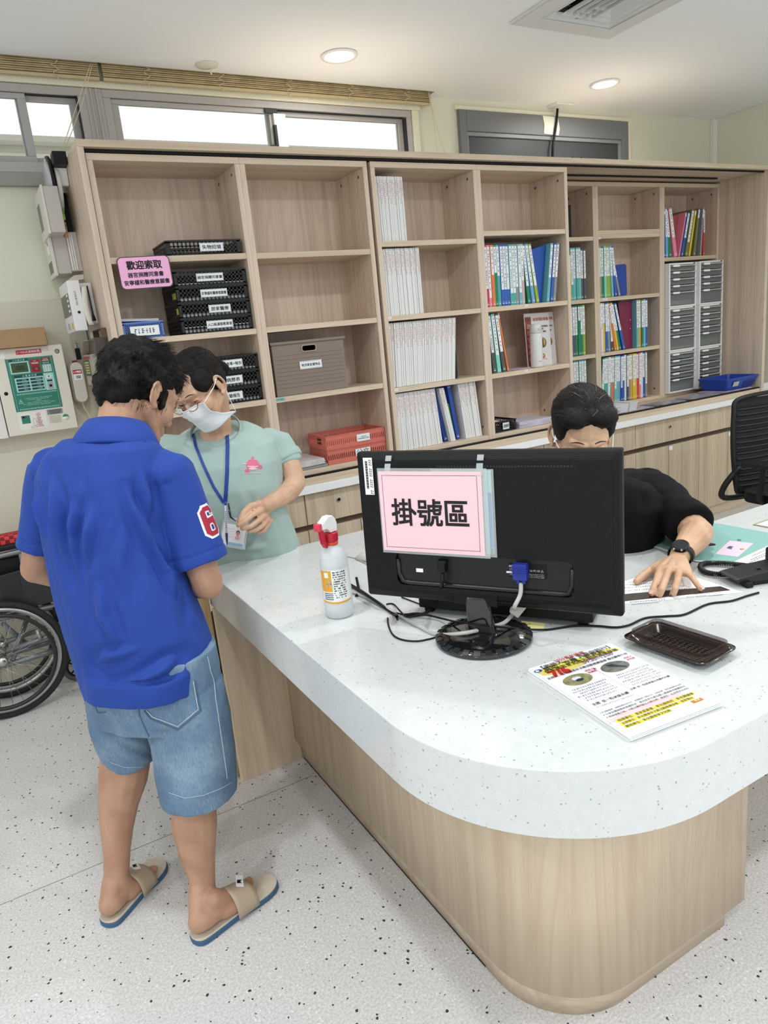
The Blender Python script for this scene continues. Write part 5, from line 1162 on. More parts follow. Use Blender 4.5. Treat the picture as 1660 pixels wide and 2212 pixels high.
# form paper and ruler
t = thing('printed_form', 'printed form sheet lying under the seated woman\'s hand', 'paper', dk(1440, 1285), 0)
flat([(1330, 1262), (1440, 1228), (1606, 1280), (1345, 1306), (1300, 1310)], .0006, .0006, 'sheet', PAPER, t)
s = MB(); r_ = random.Random(21); qu = (dk(1560, 1283) - dk(1380, 1297)).normalized(); qv = Z3.cross(qu)
for j, (x, y, w_) in enumerate(((1400, 1298, .09), (1478, 1291, .05), (1505, 1288, .05), (1375, 1262, .08), (1378, 1268, .08), (1385, 1274, .08), (1392, 1280, .07), (1440, 1262, .07), (1446, 1268, .08), (1452, 1274, .08), (1384, 1256, .06), (1390, 1286, .06))): scrib(s, dk(x, y, .0014), qu, qv, w_, .005, 14, r_, lift=.0002)
tag(build('print', s, INK, t), kind='stuff')
s = MB()
for x, y in ((1360, 1301), (1500, 1284)):
    for a, b in (((x, y), (x + 60, y - 5)), ((x + 4, y + 5), (x + 64, y))): p, q2 = dk(*a, .0014), dk(*b, .0014); s.tube([p, q2], .0004, 4)
build('table_lines', s, INK, t)
t = thing('steel_ruler', 'dark steel ruler lying across the printed form', 'ruler', dk(1460, 1285), 0)
rl = [(1300, 1288), (1557, 1267), (1578, 1275), (1308, 1303)]
flat(rl, .0016, .001, 'blade', mat('ruler_steel', '5b5350', .3, metal=.7), t)
s = MB(); p0, p1 = dk(1308, 1302, .0028), dk(1576, 1275, .0028); ru = (p1 - p0); Lr = ru.length; ru.normalize(); rv = Z3.cross(ru)
for k in range(int(Lr / .002)): h = .004 if k % 5 == 0 else .0022; s.obox(p0 + ru * (.002 * k + .004) + rv * (h / 2 + .0008), ru * .00015, rv * h / 2, Z3 * .0001)
tag(build('graduations', s, mat('ruler_mark', '2a2624', .6), t), kind='stuff')
# telephone
t = thing('desk_telephone', 'black desk telephone at the right edge with a coiled cord', 'telephone', dk(1660, 1285), 0)
c0 = dk(1570, 1264, .02); PB_ = mat('phone_black', '141518', .4)
a0 = dk(1582, 1262, 0); pu = (dk(1700, 1310) - dk(1600, 1262)); pu = (at(1800, 1230, Z=ZT) - at(1590, 1262, Z=ZT)).normalized(); pv = Z3.cross(pu)
def ph(a, b, c): return a0 + pu * a + pv * b + Z3 * c
sec = [(-.012, .022), (.0, .013), (.02, .010), (.20, .004), (.21, .008), (.21, .045), (.05, .031), (.0, .025)]
mb = MB(); k = len(sec); mb.add([ph(a, -.03, z) for a, z in sec] + [ph(a, .045, z) for a, z in sec], [tuple(range(k)), tuple(reversed(range(k, 2 * k)))] + [(j, (j + 1) % k, k + (j + 1) % k, k + j) for j in range(k)])
build('body', mb, PB_, t, bevel=.004)
build('foot', MB().obox(ph(.022, -.03, .0075), pu * .010, pv * .012, Z3 * .007), BLACK, t, bevel=.003)
build('stand', MB().obox(ph(.10, .02, .006), pu * .06, pv * .05, Z3 * .0052), BLACK, t, bevel=.002)
hs_ = MB(); rs = []
for k in range(13):
    a = k / 12; h = .014 + .012 * (abs(a - .5) * 2) ** 2; w2 = .02 + .006 * (abs(a - .5) * 2)
    c = ph(.125 + .20 * a, .02, .046 + .02 * a + .006 * math.sin(PI * a)); rs.append([tuple(c + pv * x + Z3 * z) for x, z in rr(-w2, w2, -h, h, .009, 3)])
build('handset', hs_.rings(rs), PB_, t)
cp = smooth_path([dk(1640, 1232, .03), dk(1610, 1222, .013), dk(1560, 1217, .010), dk(1525, 1217, .010), dk(1514, 1224, .010), dk(1525, 1236, .010), dk(1560, 1241, .010), dk(1605, 1236, .011), dk(1645, 1232, .013), dk(1680, 1240, .03)], 10)
LT = [0];
for i in range(1, len(cp)): LT.append(LT[-1] + (cp[i] - cp[i - 1]).length)
pts = []; turns = int(LT[-1] / .0042); N_ = turns * 9
for k in range(N_ + 1):
    d = LT[-1] * k / N_; i = max(j for j in range(len(LT)) if LT[j] <= d + 1e-9); i = min(i, len(cp) - 2)
    f_ = (d - LT[i]) / max(1e-9, LT[i + 1] - LT[i]); c = cp[i].lerp(cp[i + 1], f_); tg = (cp[i + 1] - cp[i]).normalized(); sd = tg.cross(Z3).normalized(); u2 = sd.cross(tg)
    a = 2 * PI * k / 9; pts.append(c + sd * .0060 * math.cos(a) + u2 * .0060 * math.sin(a))
build('coiled_cord', MB().tube(pts, .0019, 5), PB_, t)
# ================================================================== left side: devices on the bookcase side and on the wall
PX = .5295
CRM = mat('device_cream', 'd9d6ca', .45); LGY = mat('device_grey', 'c3beb8', .5); WH2 = mat('device_white', 'e4e4e4', .35)
t = thing('speaker_box', 'upper grey-white ribbed box fixed beside the wall clock on the bookcase end', 'intercom box', (.45, 3.55, 2.035), 0)
build('case', MB().box(.415, .473, 3.42, 3.69, 2.040, 2.222), LGY, t, bevel=.003)
build('front_cover', MB().box(.405, .4148, 3.418, 3.692, 2.036, 2.226), CRM, t, bevel=.002)
s = MB()
for k in range(18): s.box(.4035, .4047, 3.56, 3.66, 2.075 + k * .006, 2.0775 + k * .006)
tag(build('louvres', s, mat('slit_grey', '8d8b86', .6), t), kind='stuff')
t = thing('notice_board', 'narrow dark framed board with a green notice behind the upper grey box', 'board', (.50, 3.6, 2.03), 0)
build('frame', MB().box(.492, PX, 3.62, 3.70, 2.070, 2.235), BLACK, t, bevel=.001)
build('green_notice', MB().box(.475, .4915, 3.50, 3.60, 2.125, 2.205), mat('notice_green', '6fc04e', .5), t)
build('yellow_notice', MB().box(.475, .4915, 3.50, 3.60, 2.103, 2.1245), mat('notice_yellowgreen', 'b9cf52', .5), t)
build('tan_panel', MB().box(.478, .4915, 3.51, 3.62, 2.035, 2.095), mat('notice_tan', 'b49a6c', .6), t)
build('key_hook', MB().tube([(.482, 3.505, 2.078), (.490, 3.500, 2.078), (.4915, 3.500, 2.070), (.483, 3.503, 2.066)], .0014, 6), mat('brass', 'a57a2c', .3, metal=1), t)
# wall clock seen from the side
t = thing('wall_clock', 'round white wall clock seen edge-on at the top of the bookcase end', 'clock', (.50, 3.62, 2.21), 0)
cc = Vector((.478, 3.56, 2.245))
build('rim', MB().lathe([(.115, 0), (.122, -.004), (.122, -.014), (.112, -.018), (.108, -.014)], cc, 48, 'x', cap=False), BLACK, t)
build('back', MB().lathe([(.112, .0), (.11, .018), (.04, .022), (.001, .022)], cc, 48, 'x'), WHITE, t)
build('face', MB().lathe([(.110, -.010), (.001, -.0105)], cc, 48, 'x'), mat('clock_face', 'f0f0ee', .3), t)
build('dome', MB().lathe([(.112, -.0185), (.085, -.028), (.001, -.032)], cc, 48, 'x'), mat('clock_dome', 'eef0f0', .08, alpha=.55), t)
build('hand', MB().box(.4655, .467, 3.55, 3.555, 2.245, 2.31).box(.4655, .467, 3.50, 3.555, 2.243, 2.249), BLACK, t)
t = thing('binder_clip', 'black clip with a thin cord at the top back corner of the bookcase end', 'clip', (.52, 3.50, 2.30), 0)
build('clip', MB().box(.474, .5285, 3.40, 3.47, 2.302, 2.352), BLACK, t, bevel=.003)
build('holder', MB().add([(.5285, 3.46, 2.30), (.49, 3.46, 2.30), (.470, 3.48, 2.235), (.5285, 3.48, 2.235), (.5285, 3.49, 2.30), (.49, 3.49, 2.30), (.470, 3.51, 2.235), (.5285, 3.51, 2.235)], [(0, 1, 2, 3), (7, 6, 5, 4), (0, 4, 5, 1), (1, 5, 6, 2), (2, 6, 7, 3), (3, 7, 4, 0)]), WHITE, t, bevel=.002)
t = thing('alarm_speaker', 'cream ribbed alarm box with a small display under the upper grey box', 'intercom box', (.46, 3.7, 1.88), 0)
build('case', MB().box(.425, .483, 3.545, 3.745, 1.888, 2.048), LGY, t, bevel=.003)
build('front_cover', MB().box(.411, .4248, 3.540, 3.75, 1.880, 2.054), CRM, t, bevel=.003)
build('back_plate', MB().box(.4835, PX, 3.545, 3.745, 1.896, 2.060), LGY, t, bevel=.002)
s = MB()
for k in range(3): s.box(.487 + k * .009, .4925 + k * .009, 3.541, 3.5448, 1.90, 2.056)
build('ribs', s, mat('rib_white', 'e9e9e2', .4), t, bevel=.001)
build('display', MB().box(.4095, .4107, 3.58, 3.64, 1.975, 2.03), PAPER, t); build('display_dark', MB().box(.4088, .4095, 3.585, 3.62, 2.012, 2.028), mat('display_grey', '6d6d6b', .4), t)
s = MB()
for k in range(7): s.box(.4095, .4107, 3.57, 3.70, 1.90 + k * .007, 1.903 + k * .007)
build('louvres', s, mat('slit_dark', '4c4a46', .6), t)
t = thing('corner_bracket', 'small cream bracket between the alarm box and the white intercom', 'bracket', (.50, 3.6, 1.84), 0)
build('bracket', MB().add([(PX, 3.56, 1.883), (.49, 3.56, 1.880), (.455, 3.56, 1.858), (.455, 3.56, 1.852), (PX, 3.56, 1.862), (PX, 3.60, 1.883), (.49, 3.60, 1.880), (.455, 3.60, 1.858), (.455, 3.60, 1.852), (PX, 3.60, 1.862)], [(0, 1, 2, 3, 4), (9, 8, 7, 6, 5), (0, 5, 6, 1), (1, 6, 7, 2), (2, 7, 8, 3), (3, 8, 9, 4), (4, 9, 5, 0)]), CRM, t, bevel=.001)
# white intercom with screen
t = thing('door_intercom', 'white wall intercom with a dark screen and handset on the bookcase end', 'intercom', (.46, 3.5, 1.63), 0)
build('case', MB().box(.425, .475, 3.345, 3.64, 1.632, 1.838), WH2, t, bevel=.004)
build('mount', MB().box(.4755, PX, 3.40, 3.60, 1.66, 1.83), WH2, t, bevel=.003)
build('screen', MB().box(.4236, .4248, 3.375, 3.625, 1.700, 1.790), mat('screen_dark', '55544f', .3), t)
s = MB()
for k in range(4): s.box(.420, .4235, 3.38, 3.405, 1.712 + k * .021, 1.722 + k * .021)
build('buttons', s, WHITE, t, bevel=.001)
build('yellow_label', MB().box(.4238, .4248, 3.39, 3.425, 1.645, 1.668), mat('label_amber', 'd9a92c', .5), t)
s = MB(); r_ = random.Random(2)
for k in range(4): scrib(s, (.4249, 3.53, 1.648 + k * .007), -Y3, Z3, .08, .005, 7, r_, lift=.0005)
build('print', s, INK, t)
s = MB(); write(s, 'SAMPO', (.4496, 3.3448, 1.76), Z3, X3, w_=.055, bold=.01) if False else scrib(s, (.450, 3.3448, 1.765), -Z3, X3, .06, .008, 9, r_, lift=.0006)
build('side_print', s, INK, t); build('side_button', MB().lathe([(.006, 0), (.005, -.001), (.001, -.001)], (.452, 3.3445, 1.708), 16, 'y'), BLACK, t)
hs = MB(); rs = []
for k in range(12):
    a = k / 11; z = 1.652 + .158 * a; x = .4895 + .010 * (math.sin(PI * a) * -1) + .004; hw_ = .016
    rs.append([(x + p_, 3.375 + q_, z) for p_, q_ in rr(-.013, .013, -.035, .035, .010, 3)])
hs.rings(rs); build('handset', hs, CRM, t)
build('handset_groove', MB().tube([(.502, 3.338, 1.812), (.503, 3.337, 1.74), (.5035, 3.337, 1.70), (.505, 3.337, 1.668)], [.003, .003, .004, .009], 8), BLACK, t)
t = thing('cord_socket', 'black plug with white wires hanging under the intercom', 'plug', (.46, 3.70, 1.52), 0)
build('plug', MB().box(.449, .470, 3.69, 3.71, 1.515, 1.567), BLACK, t, bevel=.002); build('ferrule', MB().box(.452, .467, 3.692, 3.708, 1.5675, 1.590), METAL, t, bevel=.002)
build('wires', MB().tube([(.457, 3.70, 1.59), (.453, 3.66, 1.62), (.452, 3.64, 1.64)], .0018, 6).tube([(.462, 3.70, 1.59), (.460, 3.66, 1.62), (.459, 3.64, 1.64)], .0018, 6), CORD, t)
solo('paper_notice', MB().box(PX - .001, PX, 3.50, 3.705, 1.50, 1.632), mat('paper_ruled', 'e6e8e8', .7), 'ruled paper form stuck to the bookcase end below the intercom', 'paper')
t = thing('bracket_box', 'dark hollow bracket on the bookcase end above the brown machine', 'bracket', (.51, 3.34, 1.59), 0)
build('bracket', MB().box(.505, PX, 3.235, 3.45, 1.628, 1.632).box(.505, PX, 3.235, 3.239, 1.592, 1.6278).box(.505, PX, 3.446, 3.45, 1.592, 1.6278), mat('bracket_brown', '5c4a38', .4), t, bevel=.001)
t = thing('alarm_receiver', 'brown-topped alarm receiver with yellow keys beside the man\'s head', 'alarm unit', (.49, 3.42, 1.38), 0)
MBR = mat('machine_brown', '3a2a22', .25, coat=.5); sec = [(3.24, 1.39), (3.52, 1.39), (3.52, 1.535), (3.47, 1.545), (3.40, 1.595), (3.24, 1.597)]
T_ = Matrix(((0, 0, 1, 0), (1, 0, 0, 0), (0, 1, 0, 0), (0, 0, 0, 1)))
build('case', MB().prism(sec, .475, PX, T_), MBR, t, bevel=.002)
build('side_cover', MB().prism([(3.26, 1.40), (3.50, 1.40), (3.50, 1.53), (3.25, 1.53)], .452, .4748, T_), mat('machine_beige', 'a39b8c', .4), t, bevel=.002)
build('top_plate', MB().add([(.452, 3.50, 1.533), (.4745, 3.50, 1.533), (.4745, 3.41, 1.590), (.452, 3.41, 1.590), (.452, 3.50, 1.538), (.4745, 3.50, 1.538), (.4745, 3.41, 1.595), (.452, 3.41, 1.595)], [(0, 1, 2, 3), (7, 6, 5, 4), (0, 4, 5, 1), (1, 5, 6, 2), (2, 6, 7, 3), (3, 7, 4, 0)]), mat('machine_beige', 'a39b8c', .4), t)
build('red_band', MB().box(.4512, .4518, 3.30, 3.49, 1.512, 1.524), mat('band_red', '9b2530', .5), t)
s = MB()
for j in range(5):
    for k in range(4): s.box(.4512, .4518, 3.36 + k * .03, 3.378 + k * .03, 1.45 + j * .011, 1.457 + j * .011)
tag(build('yellow_keys', s, mat('key_yellow', 'd9cf5c', .5), t), kind='stuff')
build('key_panel', MB().box(.4516, .4519, 3.33, 3.49, 1.44, 1.51), mat('panel_dark_green', '2d463c', .5), t)
# ---- fire alarm panel on the wall
YP = 3.66
t = thing('fire_alarm_panel', 'cream fire alarm cabinet with a green control plate on the left wall', 'alarm panel', (.24, 3.7, 1.19), 0)
px0, px1, pz0, pz1 = .098, .398, 1.200, 1.594
sc = YP / 3.72
def W(x, z): return (x * sc, CAMZ + (z - CAMZ) * sc)
a, b = W(px0, pz0), W(px1, pz1)
build('cabinet', MB().box(a[0], b[0], YP, YW - .0125, a[1], b[1]), mat('cabinet_cream', 'e4e0d2', .45), t, bevel=.003)
def pl(x0, x1, z0, z1, name, m_, d=.0006, par=None, bev=0):
    a, b = W(x0, z0), W(x1, z1); return build(name, MB().box(a[0], b[0], YP - d, YP - d + .0005, a[1], b[1]), m_, par or t)
DG2 = mat('panel_green', '2f7f6b', .45); DT = mat('panel_dark_teal', '12464a', .5); PM = mat('panel_mint', 'a9dcd2', .5)
g = pl(.148, .349, 1.307, 1.548, 'control_plate', DG2)
pl(.199, .306, 1.563, 1.582, 'red_strip', mat('strip_red', 'c01a30', .5))
def ptxt(s_, x, z, w_, m_, par=None, d=.0016, bold=.01, h=None):
    c = W(x, z); s = MB(); write(s, s_, (c[0], YP - d, c[1]), X3, Z3, w_=w_ * sc, h=h, bold=bold); return build('lettering', s, m_, par or t)
ptxt('[119火災通報裝置]', .2525, 1.5725, .098, PAPER)
pl(.163, .243, 1.535, 1.543, 'title_bar', DT, .0010, g); ptxt('火 災 顯 示 燈', .203, 1.539, .05, PM, g)
pl(.161, .242, 1.478, 1.532, 'display_frame', PM, .0010, g); pl(.167, .236, 1.484, 1.527, 'display', mat('lcd_green', '3a5330', .3), .0014, g); ptxt('系統正常\n火災通報中', .203, 1.505, .04, mat('lcd_text', '182a18', .5), g, .0019)
pl(.248, .288, 1.478, 1.537, 'red_field', mat('field_red', '9a2431', .5), .0010, g); ptxt('119\n手動通報', .268, 1.524, .03, PAPER, g)
pl(.257, .282, 1.484, 1.503, 'push_button', mat('button_dark', '4a3030', .4), .0030, g); pl(.264, .276, 1.488, 1.499, 'button_centre', mat('button_red', 'd23a48', .4), .0036, g)
pl(.294, .335, 1.524, 1.539, 'red_small', mat('field_red', '9a2431', .5), .0010, g); ptxt('119火災\n通報位置', .3145, 1.5315, .025, PAPER, g, h=.011)
pl(.296, .334, 1.512, 1.521, 'dark_bar', DT, .0010, g); ptxt('鑰匙位置', .315, 1.5165, .028, PM, g)
pl(.298, .334, 1.476, 1.509, 'key_field', mat('field_white', 'cfe9e2', .5), .0010, g)
s = MB()
for j in range(5):
    for k in range(3): c = W(.304 + k * .012, 1.482 + j * .006); s.box(c[0] - .0035, c[0] + .0035, YP - .0017, YP - .0015, c[1] - .0008, c[1] + .0008)
tag(build('key_marks', s, DT, g), kind='stuff')
pl(.170, .292, 1.461, 1.472, 'title_bar', DT, .0010, g); ptxt('火 警 顯 示 燈', .235, 1.4665, .06, PM, g)
pl(.170, .292, 1.395, 1.459, 'lamp_field', PM, .0010, g)
s = MB(); tx = MB(); r_ = random.Random(4)
for j in range(4):
    for k in range(2):
        c0 = W(.176 + k * .059, 1.4 + j * .0145); s.box(c0[0], c0[0] + .052, YP - .0017, YP - .0015, c0[1], c0[1] + .010)
        write(tx, ('通話中', '火災警報', '通報中', '故障', '交流電源', '電話線', '蜂鳴器', '預備電源')[j * 2 + k], (c0[0] + .033, YP - .0021, c0[1] + .005), X3, Z3, h=.0055)
tag(build('lamp_rows', s, DT, g), kind='stuff'); build('lettering', tx, PM, g)
pl(.294, .337, 1.392, 1.470, 'key_switch_field', PM, .0010, g); pl(.305, .326, 1.447, 1.461, 'small_switch', WHITE, .0020, g); pl(.311, .320, 1.452, 1.456, 'switch_slot', BLACK, .0025, g)
pl(.304, .327, 1.430, 1.439, 'dark_bar', DT, .0014, g); pl(.304, .327, 1.396, 1.427, 'lock_plate', METAL, .0020, g)
c = W(.316, 1.411); build('key_lock', MB().lathe([(.006, 0), (.006, -.003), (.001, -.003)], (c[0], YP - .002, c[1]), 20, 'y'), BLACK, g)
s = MB()
for k in range(26):
    for z in (1.385, 1.316): c = W(.166 + k * .0066, z); s.box(c[0], c[0] + .0032, YP - .0015, YP - .0012, c[1] - .003, c[1] + .003)
    c = W(.160 + k * .0072, 1.5455); s.box(c[0], c[0] + .003, YP - .0015, YP - .0012, c[1], c[1] + .002)
tag(build('dash_rows', s, PM, g), kind='stuff')
s = MB()
for (x0_, z0_, x1_, z1_) in ((.156, 1.31, .157, 1.545), (.340, 1.31, .341, 1.545)):
    s = MB(); a, b = W(x0_, z0_), W(x1_, z1_); s.box(a[0], b[0], YP - .0015, YP - .0012, a[1], b[1]); build('side_line', s, PM, g)
a = [W(x, z) for x, z in ((.166, 1.343), (.186, 1.343), (.176, 1.363))]; i_ = [W(x, z) for x, z in ((.1692, 1.3448), (.1828, 1.3448), (.176, 1.3588))]
build('warning_triangle', MB().add([(x, YP - .0013, z) for x, z in a] + [(x, YP - .0013, z) for x, z in i_], [(0, 1, 4, 3), (1, 2, 5, 4), (2, 0, 3, 5)]), PM, g)
ptxt('!', .176, 1.3505, .0022, PM, g, h=.009)
ptxt('119手動通報 按下自動通報，可手動119通報電話及通話\n按119即可通報，通報後可回復待機．聽令\n可通話號碼。\n自 動 火 災 接收火災信號，自動通報消防局。\n測試中止通報 接收火災信號時可解除，可按此鈕中止通報運轉\n電力低落可照指示內容，可到電源檢修接線點。', .252, 1.3475, .135, PM, g, bold=0)
c = W(.123, 1.396); build('door_lock', MB().lathe([(.008, 0), (.008, -.003), (.001, -.003)], (c[0], YP - .0003, c[1]), 24, 'y'), BLACK, t)
c = W(.3725, 1.5635); build('round_badge', MB().lathe([(.0105, 0), (.0105, -.0008), (.001, -.0008)], (c[0], YP - .0002, c[1]), 24, 'y'), mat('badge_grey', '77787a', .5), t)
s = MB(); write(s, 'HK\n合格', (c[0], YP - .0016, c[1]), X3, Z3, h=.012); build('lettering', s, PAPER, t)
pl(.100, .150, 1.553, 1.58, 'white_label', PAPER); ptxt('注意防範\n公務專線', .122, 1.566, .02, INK)
pl(.150, .270, 1.222, 1.300, 'instruction_card', mat('card_white', 'eceae6', .6))
pl(.163, .199, 1.250, 1.287, 'card_picture', DG2, .0010); pl(.167, .178, 1.276, 1.284, 'card_detail', BLACK, .0014); pl(.180, .187, 1.276, 1.284, 'card_detail', mat('field_red', '9a2431', .5), .0014)
ptxt('119火災\n通報位置\n顯示\n手動通報\n電話機\n通報顯示燈\n音量調節\n自動通報\n火災通報控制', .236, 1.262, .03, mat('card_red', 'c8707a', .6), h=.066)
s = MB(); rr_ = rr(.2105, .2225, 1.236, 1.270, .005, 4); s.tube([(W(x, z)[0], YP - .0014, W(x, z)[1]) for x, z in rr_], .0004, 4, closed=True); rr_ = rr(.198, .220, 1.226, 1.234, .003, 3); s.tube([(W(x, z)[0], YP - .0014, W(x, z)[1]) for x, z in rr_], .0005, 4, closed=True)
build('card_lines', s, mat('pencil_grey', '77787a', .6), t)
pl(.276, .344, 1.277, 1.301, 'grey_plate', mat('plate_grey', '8b9092', .4)); ptxt('本機為119火災通報裝置專用\n請勿任意拆卸，如有故障\n請通知廠商維修處理', .310, 1.289, .055, mat('plate_text', '4c5052', .5), h=.018)
s = MB(); r_ = random.Random(11)
for j in range(6): c = W(.306, 1.269 - j * .006); scrib(s, (c[0], YP - .0003, c[1]), X3, Z3, .05, .0035, 11, r_)
build('maker_print', s, INK, t)
c = W(.352, 1.257); build('round_sticker', MB().lathe([(.015, 0), (.015, -.0006), (.001, -.0006)], (c[0], YP - .0002, c[1]), 28, 'y'), PAPER, t); build('sticker_green', MB().prism([(-.0145, .002), (.0145, .002), (.010, .0105), (0, .0148), (-.010, .0105)], 0, .0003, Matrix.Translation((c[0], YP - .0009, c[1])) @ Matrix.Rotation(PI / 2, 4, 'X')), mat('sticker_green', '3f8f5c', .5), t)
t = thing('wall_cabinet', 'white wall cabinet with red print at the far left edge', 'cabinet', (-.05, 3.7, 1.19), 0)
a, b = W(-.22, 1.195), W(.0945, 1.418)
build('cabinet', MB().box(-.22, .0925, YP + .002, YW - .0125, a[1], b[1]), mat('cabinet_white', 'e6e4df', .45), t, bevel=.003)
build('red_label', MB().box(-.02, .083, YP + .0008, YP + .0018, 1.345, 1.372), mat('strip_red', 'c01a30', .5), t)
t = thing('cardboard_box', 'flat brown cardboard box lying on top of the fire alarm cabinet', 'box', (.18, 3.70, 1.592), 0)
CB = mat('cardboard', 'a98a66', .8, var=.05)
build('carton', MB().box(-.20, .330, 3.615, 3.765, 1.5935, 1.672), CB, t, bevel=.002)
build('side_flap', MB().box(.3302, .334, 3.65, 3.76, 1.600, 1.650), mat('cardboard_dark', '8a6a48', .8), t)
# telephone handset of the alarm
t = thing('alarm_handset', 'long grey emergency handset marked 119 hanging on the wall', 'telephone', (.434, 3.70, 1.31), 0)
HG = mat('handset_grey', 'cfcabd', .4)
def pill(x0, z0, x1, z1, r, d, y, nm, m_, par, grow=0):
    u_ = Vector((x1 - x0, 0, z1 - z0)).normalized(); v_ = Vector((-u_.z, 0, u_.x)); ps = []
    for k in range(13): a_ = -PI / 2 + PI * k / 12; ps.append(Vector((x1, 0, z1)) + (u_ * math.cos(a_) + v_ * math.sin(a_)) * (r + grow))
    for k in range(13): a_ = PI / 2 + PI * k / 12; ps.append(Vector((x0, 0, z0)) + (u_ * math.cos(a_) + v_ * math.sin(a_)) * (r + grow))
    n = len(ps); mb = MB().add([(p_.x, y, p_.z) for p_ in ps] + [(p_.x, y + d, p_.z) for p_ in ps], [tuple(range(n)), tuple(reversed(range(n, 2 * n)))] + [(j, n + j, n + (j + 1) % n, (j + 1) % n) for j in range(n)])
    return build(nm, mb, m_, par, bevel=.004)
pill(.4355, 1.346, .4365, 1.478, .0305, .03, 3.700, 'cradle', mat('cradle_grey', 'b5b0a4', .4), t, .004)
hb_ = pill(.4355, 1.346, .4365, 1.478, .0275, .028, 3.670, 'handset', HG, t)
c = (.4365, 3.6685, 1.462); build('red_label', MB().box(.417, .456, 3.6688, 3.6696, 1.452, 1.470), mat('strip_red', 'c01a30', .5), t); s = MB(); write(s, '119電話', (.4365, 3.6682, 1.461), X3, Z3, w_=.034, bold=.03); build('lettering', s, PAPER, t)
build('white_label', MB().box(.418, .455, 3.6688, 3.6696, 1.424, 1.450), PAPER, t); s = MB(); write(s, '注意防範\n公務專線', (.4365, 3.6682, 1.437), X3, Z3, w_=.022, bold=.02); build('lettering', s, INK, t)
build('hook', MB().box(.425, .447, 3.675, 3.70, 1.507, 1.514), mat('hook_red', '7a1c22', .4), t, bevel=.002)
build('cord', MB().tube(smooth_path([(.436, 3.70, 1.318), (.440, 3.70, 1.29), (.452, 3.705, 1.26), (.47, 3.71, 1.20)], 6), .003, 6), CORD, t)

# ================================================================== wheelchair
t = thing('wheelchair', 'folded grey-framed wheelchair with a red checked cushion behind the man', 'wheelchair', (0, 3.45, 0), 0)
TY = mat('tyre_black', '1d1e1f', .7, bump=.3, bscale=120); RIM = mat('rim_silver', 'b6b7b5', .3, metal=.6); FR = mat('frame_grey', '7e8283', .35, metal=.4); HRB = mat('handrim_black', '232425', .4)
def torus(mb, c, R, r, n=64, m=10):
    c = Vector(c); rs = []
    for k in range(n):
        a = 2 * PI * k / n; e = Vector((math.cos(a), 0, math.sin(a))); rs.append([c + e * (R + r * math.cos(2 * PI * j / m)) + Y3 * (r * math.sin(2 * PI * j / m)) for j in range(m)])
    return mb.rings(rs, closed=True)
def wheel(cx, y, R, out):
    wn = build('rear_wheel', torus(MB(), (cx, y, R), R - .0165, .0165, 96), TY, t)
    mb = MB(); c = Vector((cx, 0, R)); rs = []
    for k in range(96):
        a = 2 * PI * k / 96; e = Vector((math.cos(a), 0, math.sin(a))); rs.append([c + e * (R - q_) + Y3 * (y + h_) for q_, h_ in ((.030, -.011), (.030, .011), (.046, .009), (.046, -.009))])
    mb.rings(rs, closed=True); build('rim', mb, RIM, wn)
    build('hand_rim', torus(MB(), (cx, y + out, R), R - .058, .0095, 80), HRB, wn)
    mb = MB().lathe([(.001, -.03), (.022, -.03), (.024, .0), (.022, .03), (.001, .03)], (cx, y, R), 24, 'y'); build('hub', mb, METAL, wn)
    mb = MB()
    for k in range(28):
        a = 2 * PI * k / 28; b_ = a + (.9 if k % 2 else -.9); sy = .022 if (k // 2) % 2 else -.022
        mb.tube([(cx + .021 * math.cos(b_), y + sy, R + .021 * math.sin(b_)), (cx + (R - .04) * math.cos(a), y, R + (R - .04) * math.sin(a))], .0011, 4)
    build('spokes', mb, METAL, wn)
wheel(-.137, 3.375, .271, -.028); wheel(-.125, 3.60, .271, .028)
def bar(name, pts, r, m_=FR, n=10): return build(name, MB().tube(pts, r, n), m_, t)
for y in (3.42, 3.55):
    bar('armrest_tube', smooth_path([(-.30, y, .715), (.10, y, .728), (.16, y, .715), (.175, y, .66), (.175, y, .46)], 6), .012)
    bar('seat_rail', [(-.32, y, .452), (.24, y, .440)], .013); bar('lower_rail', [(-.30, y, .225), (.22, y, .238)], .012)
    bar('front_post', [(.175, y, .52), (.185, y, .16)], .012); bar('lower_rail', [(-.12, y, .29), (.10, y, .315), (.175, y, .30)], .011)
    bar('upright', [(.03, y, .718), (.035, y, .455)], .011)
bar('cross_brace', [(-.10, 3.42, .24), (.02, 3.55, .42)], .011); bar('cross_brace', [(-.02, 3.55, .24), (-.10, 3.42, .42)], .011)
build('side_panel', MB().prism([(-.30, .47), (-.30, .655), (-.10, .640), (.02, .648), (.07, .62), (.12, .598), (.30, .605), (.30, .47)], 0, .004, Matrix.Translation((0, 3.405, 0)) @ Matrix.Rotation(PI / 2, 4, 'X')), mat('panel_black', '26282b', .5), t, bevel=.001)
s = MB()
for k in range(10): s.box(-.075 + k * .0085, -.0725 + k * .0085, 3.399, 3.4008, .51, .635)
build('panel_ribs', s, mat('panel_rib', '191a1c', .5), t)
s = MB(); write(s, 'SO', (.145, 3.4005, .492), X3, Z3, h=.020, bold=.05); build('lettering', s, PAPER, t)
build('armrest_pad', MB().box(-.30, .08, 3.405, 3.435, .742, .768), BLACK, t, bevel=.008)
build('seat_cloth', MB().box(-.30, .17, 3.445, 3.53, .50, .70), BLACK, t, bevel=.01)
ch, tt, bb = newmat('red_check'); cn = tt.nodes.new('ShaderNodeTexChecker'); cn.inputs['Scale'].default_value = 55; cn.inputs['Color1'].default_value = lin('d8413f'); cn.inputs['Color2'].default_value = lin('7c1a20')
tcn_ = tt.nodes.new('ShaderNodeTexCoord'); tt.links.new(tcn_.outputs['Object'], cn.inputs['Vector']); tt.links.new(cn.outputs[0], bb.inputs['Base Color']); bb.inputs['Roughness'].default_value = .8
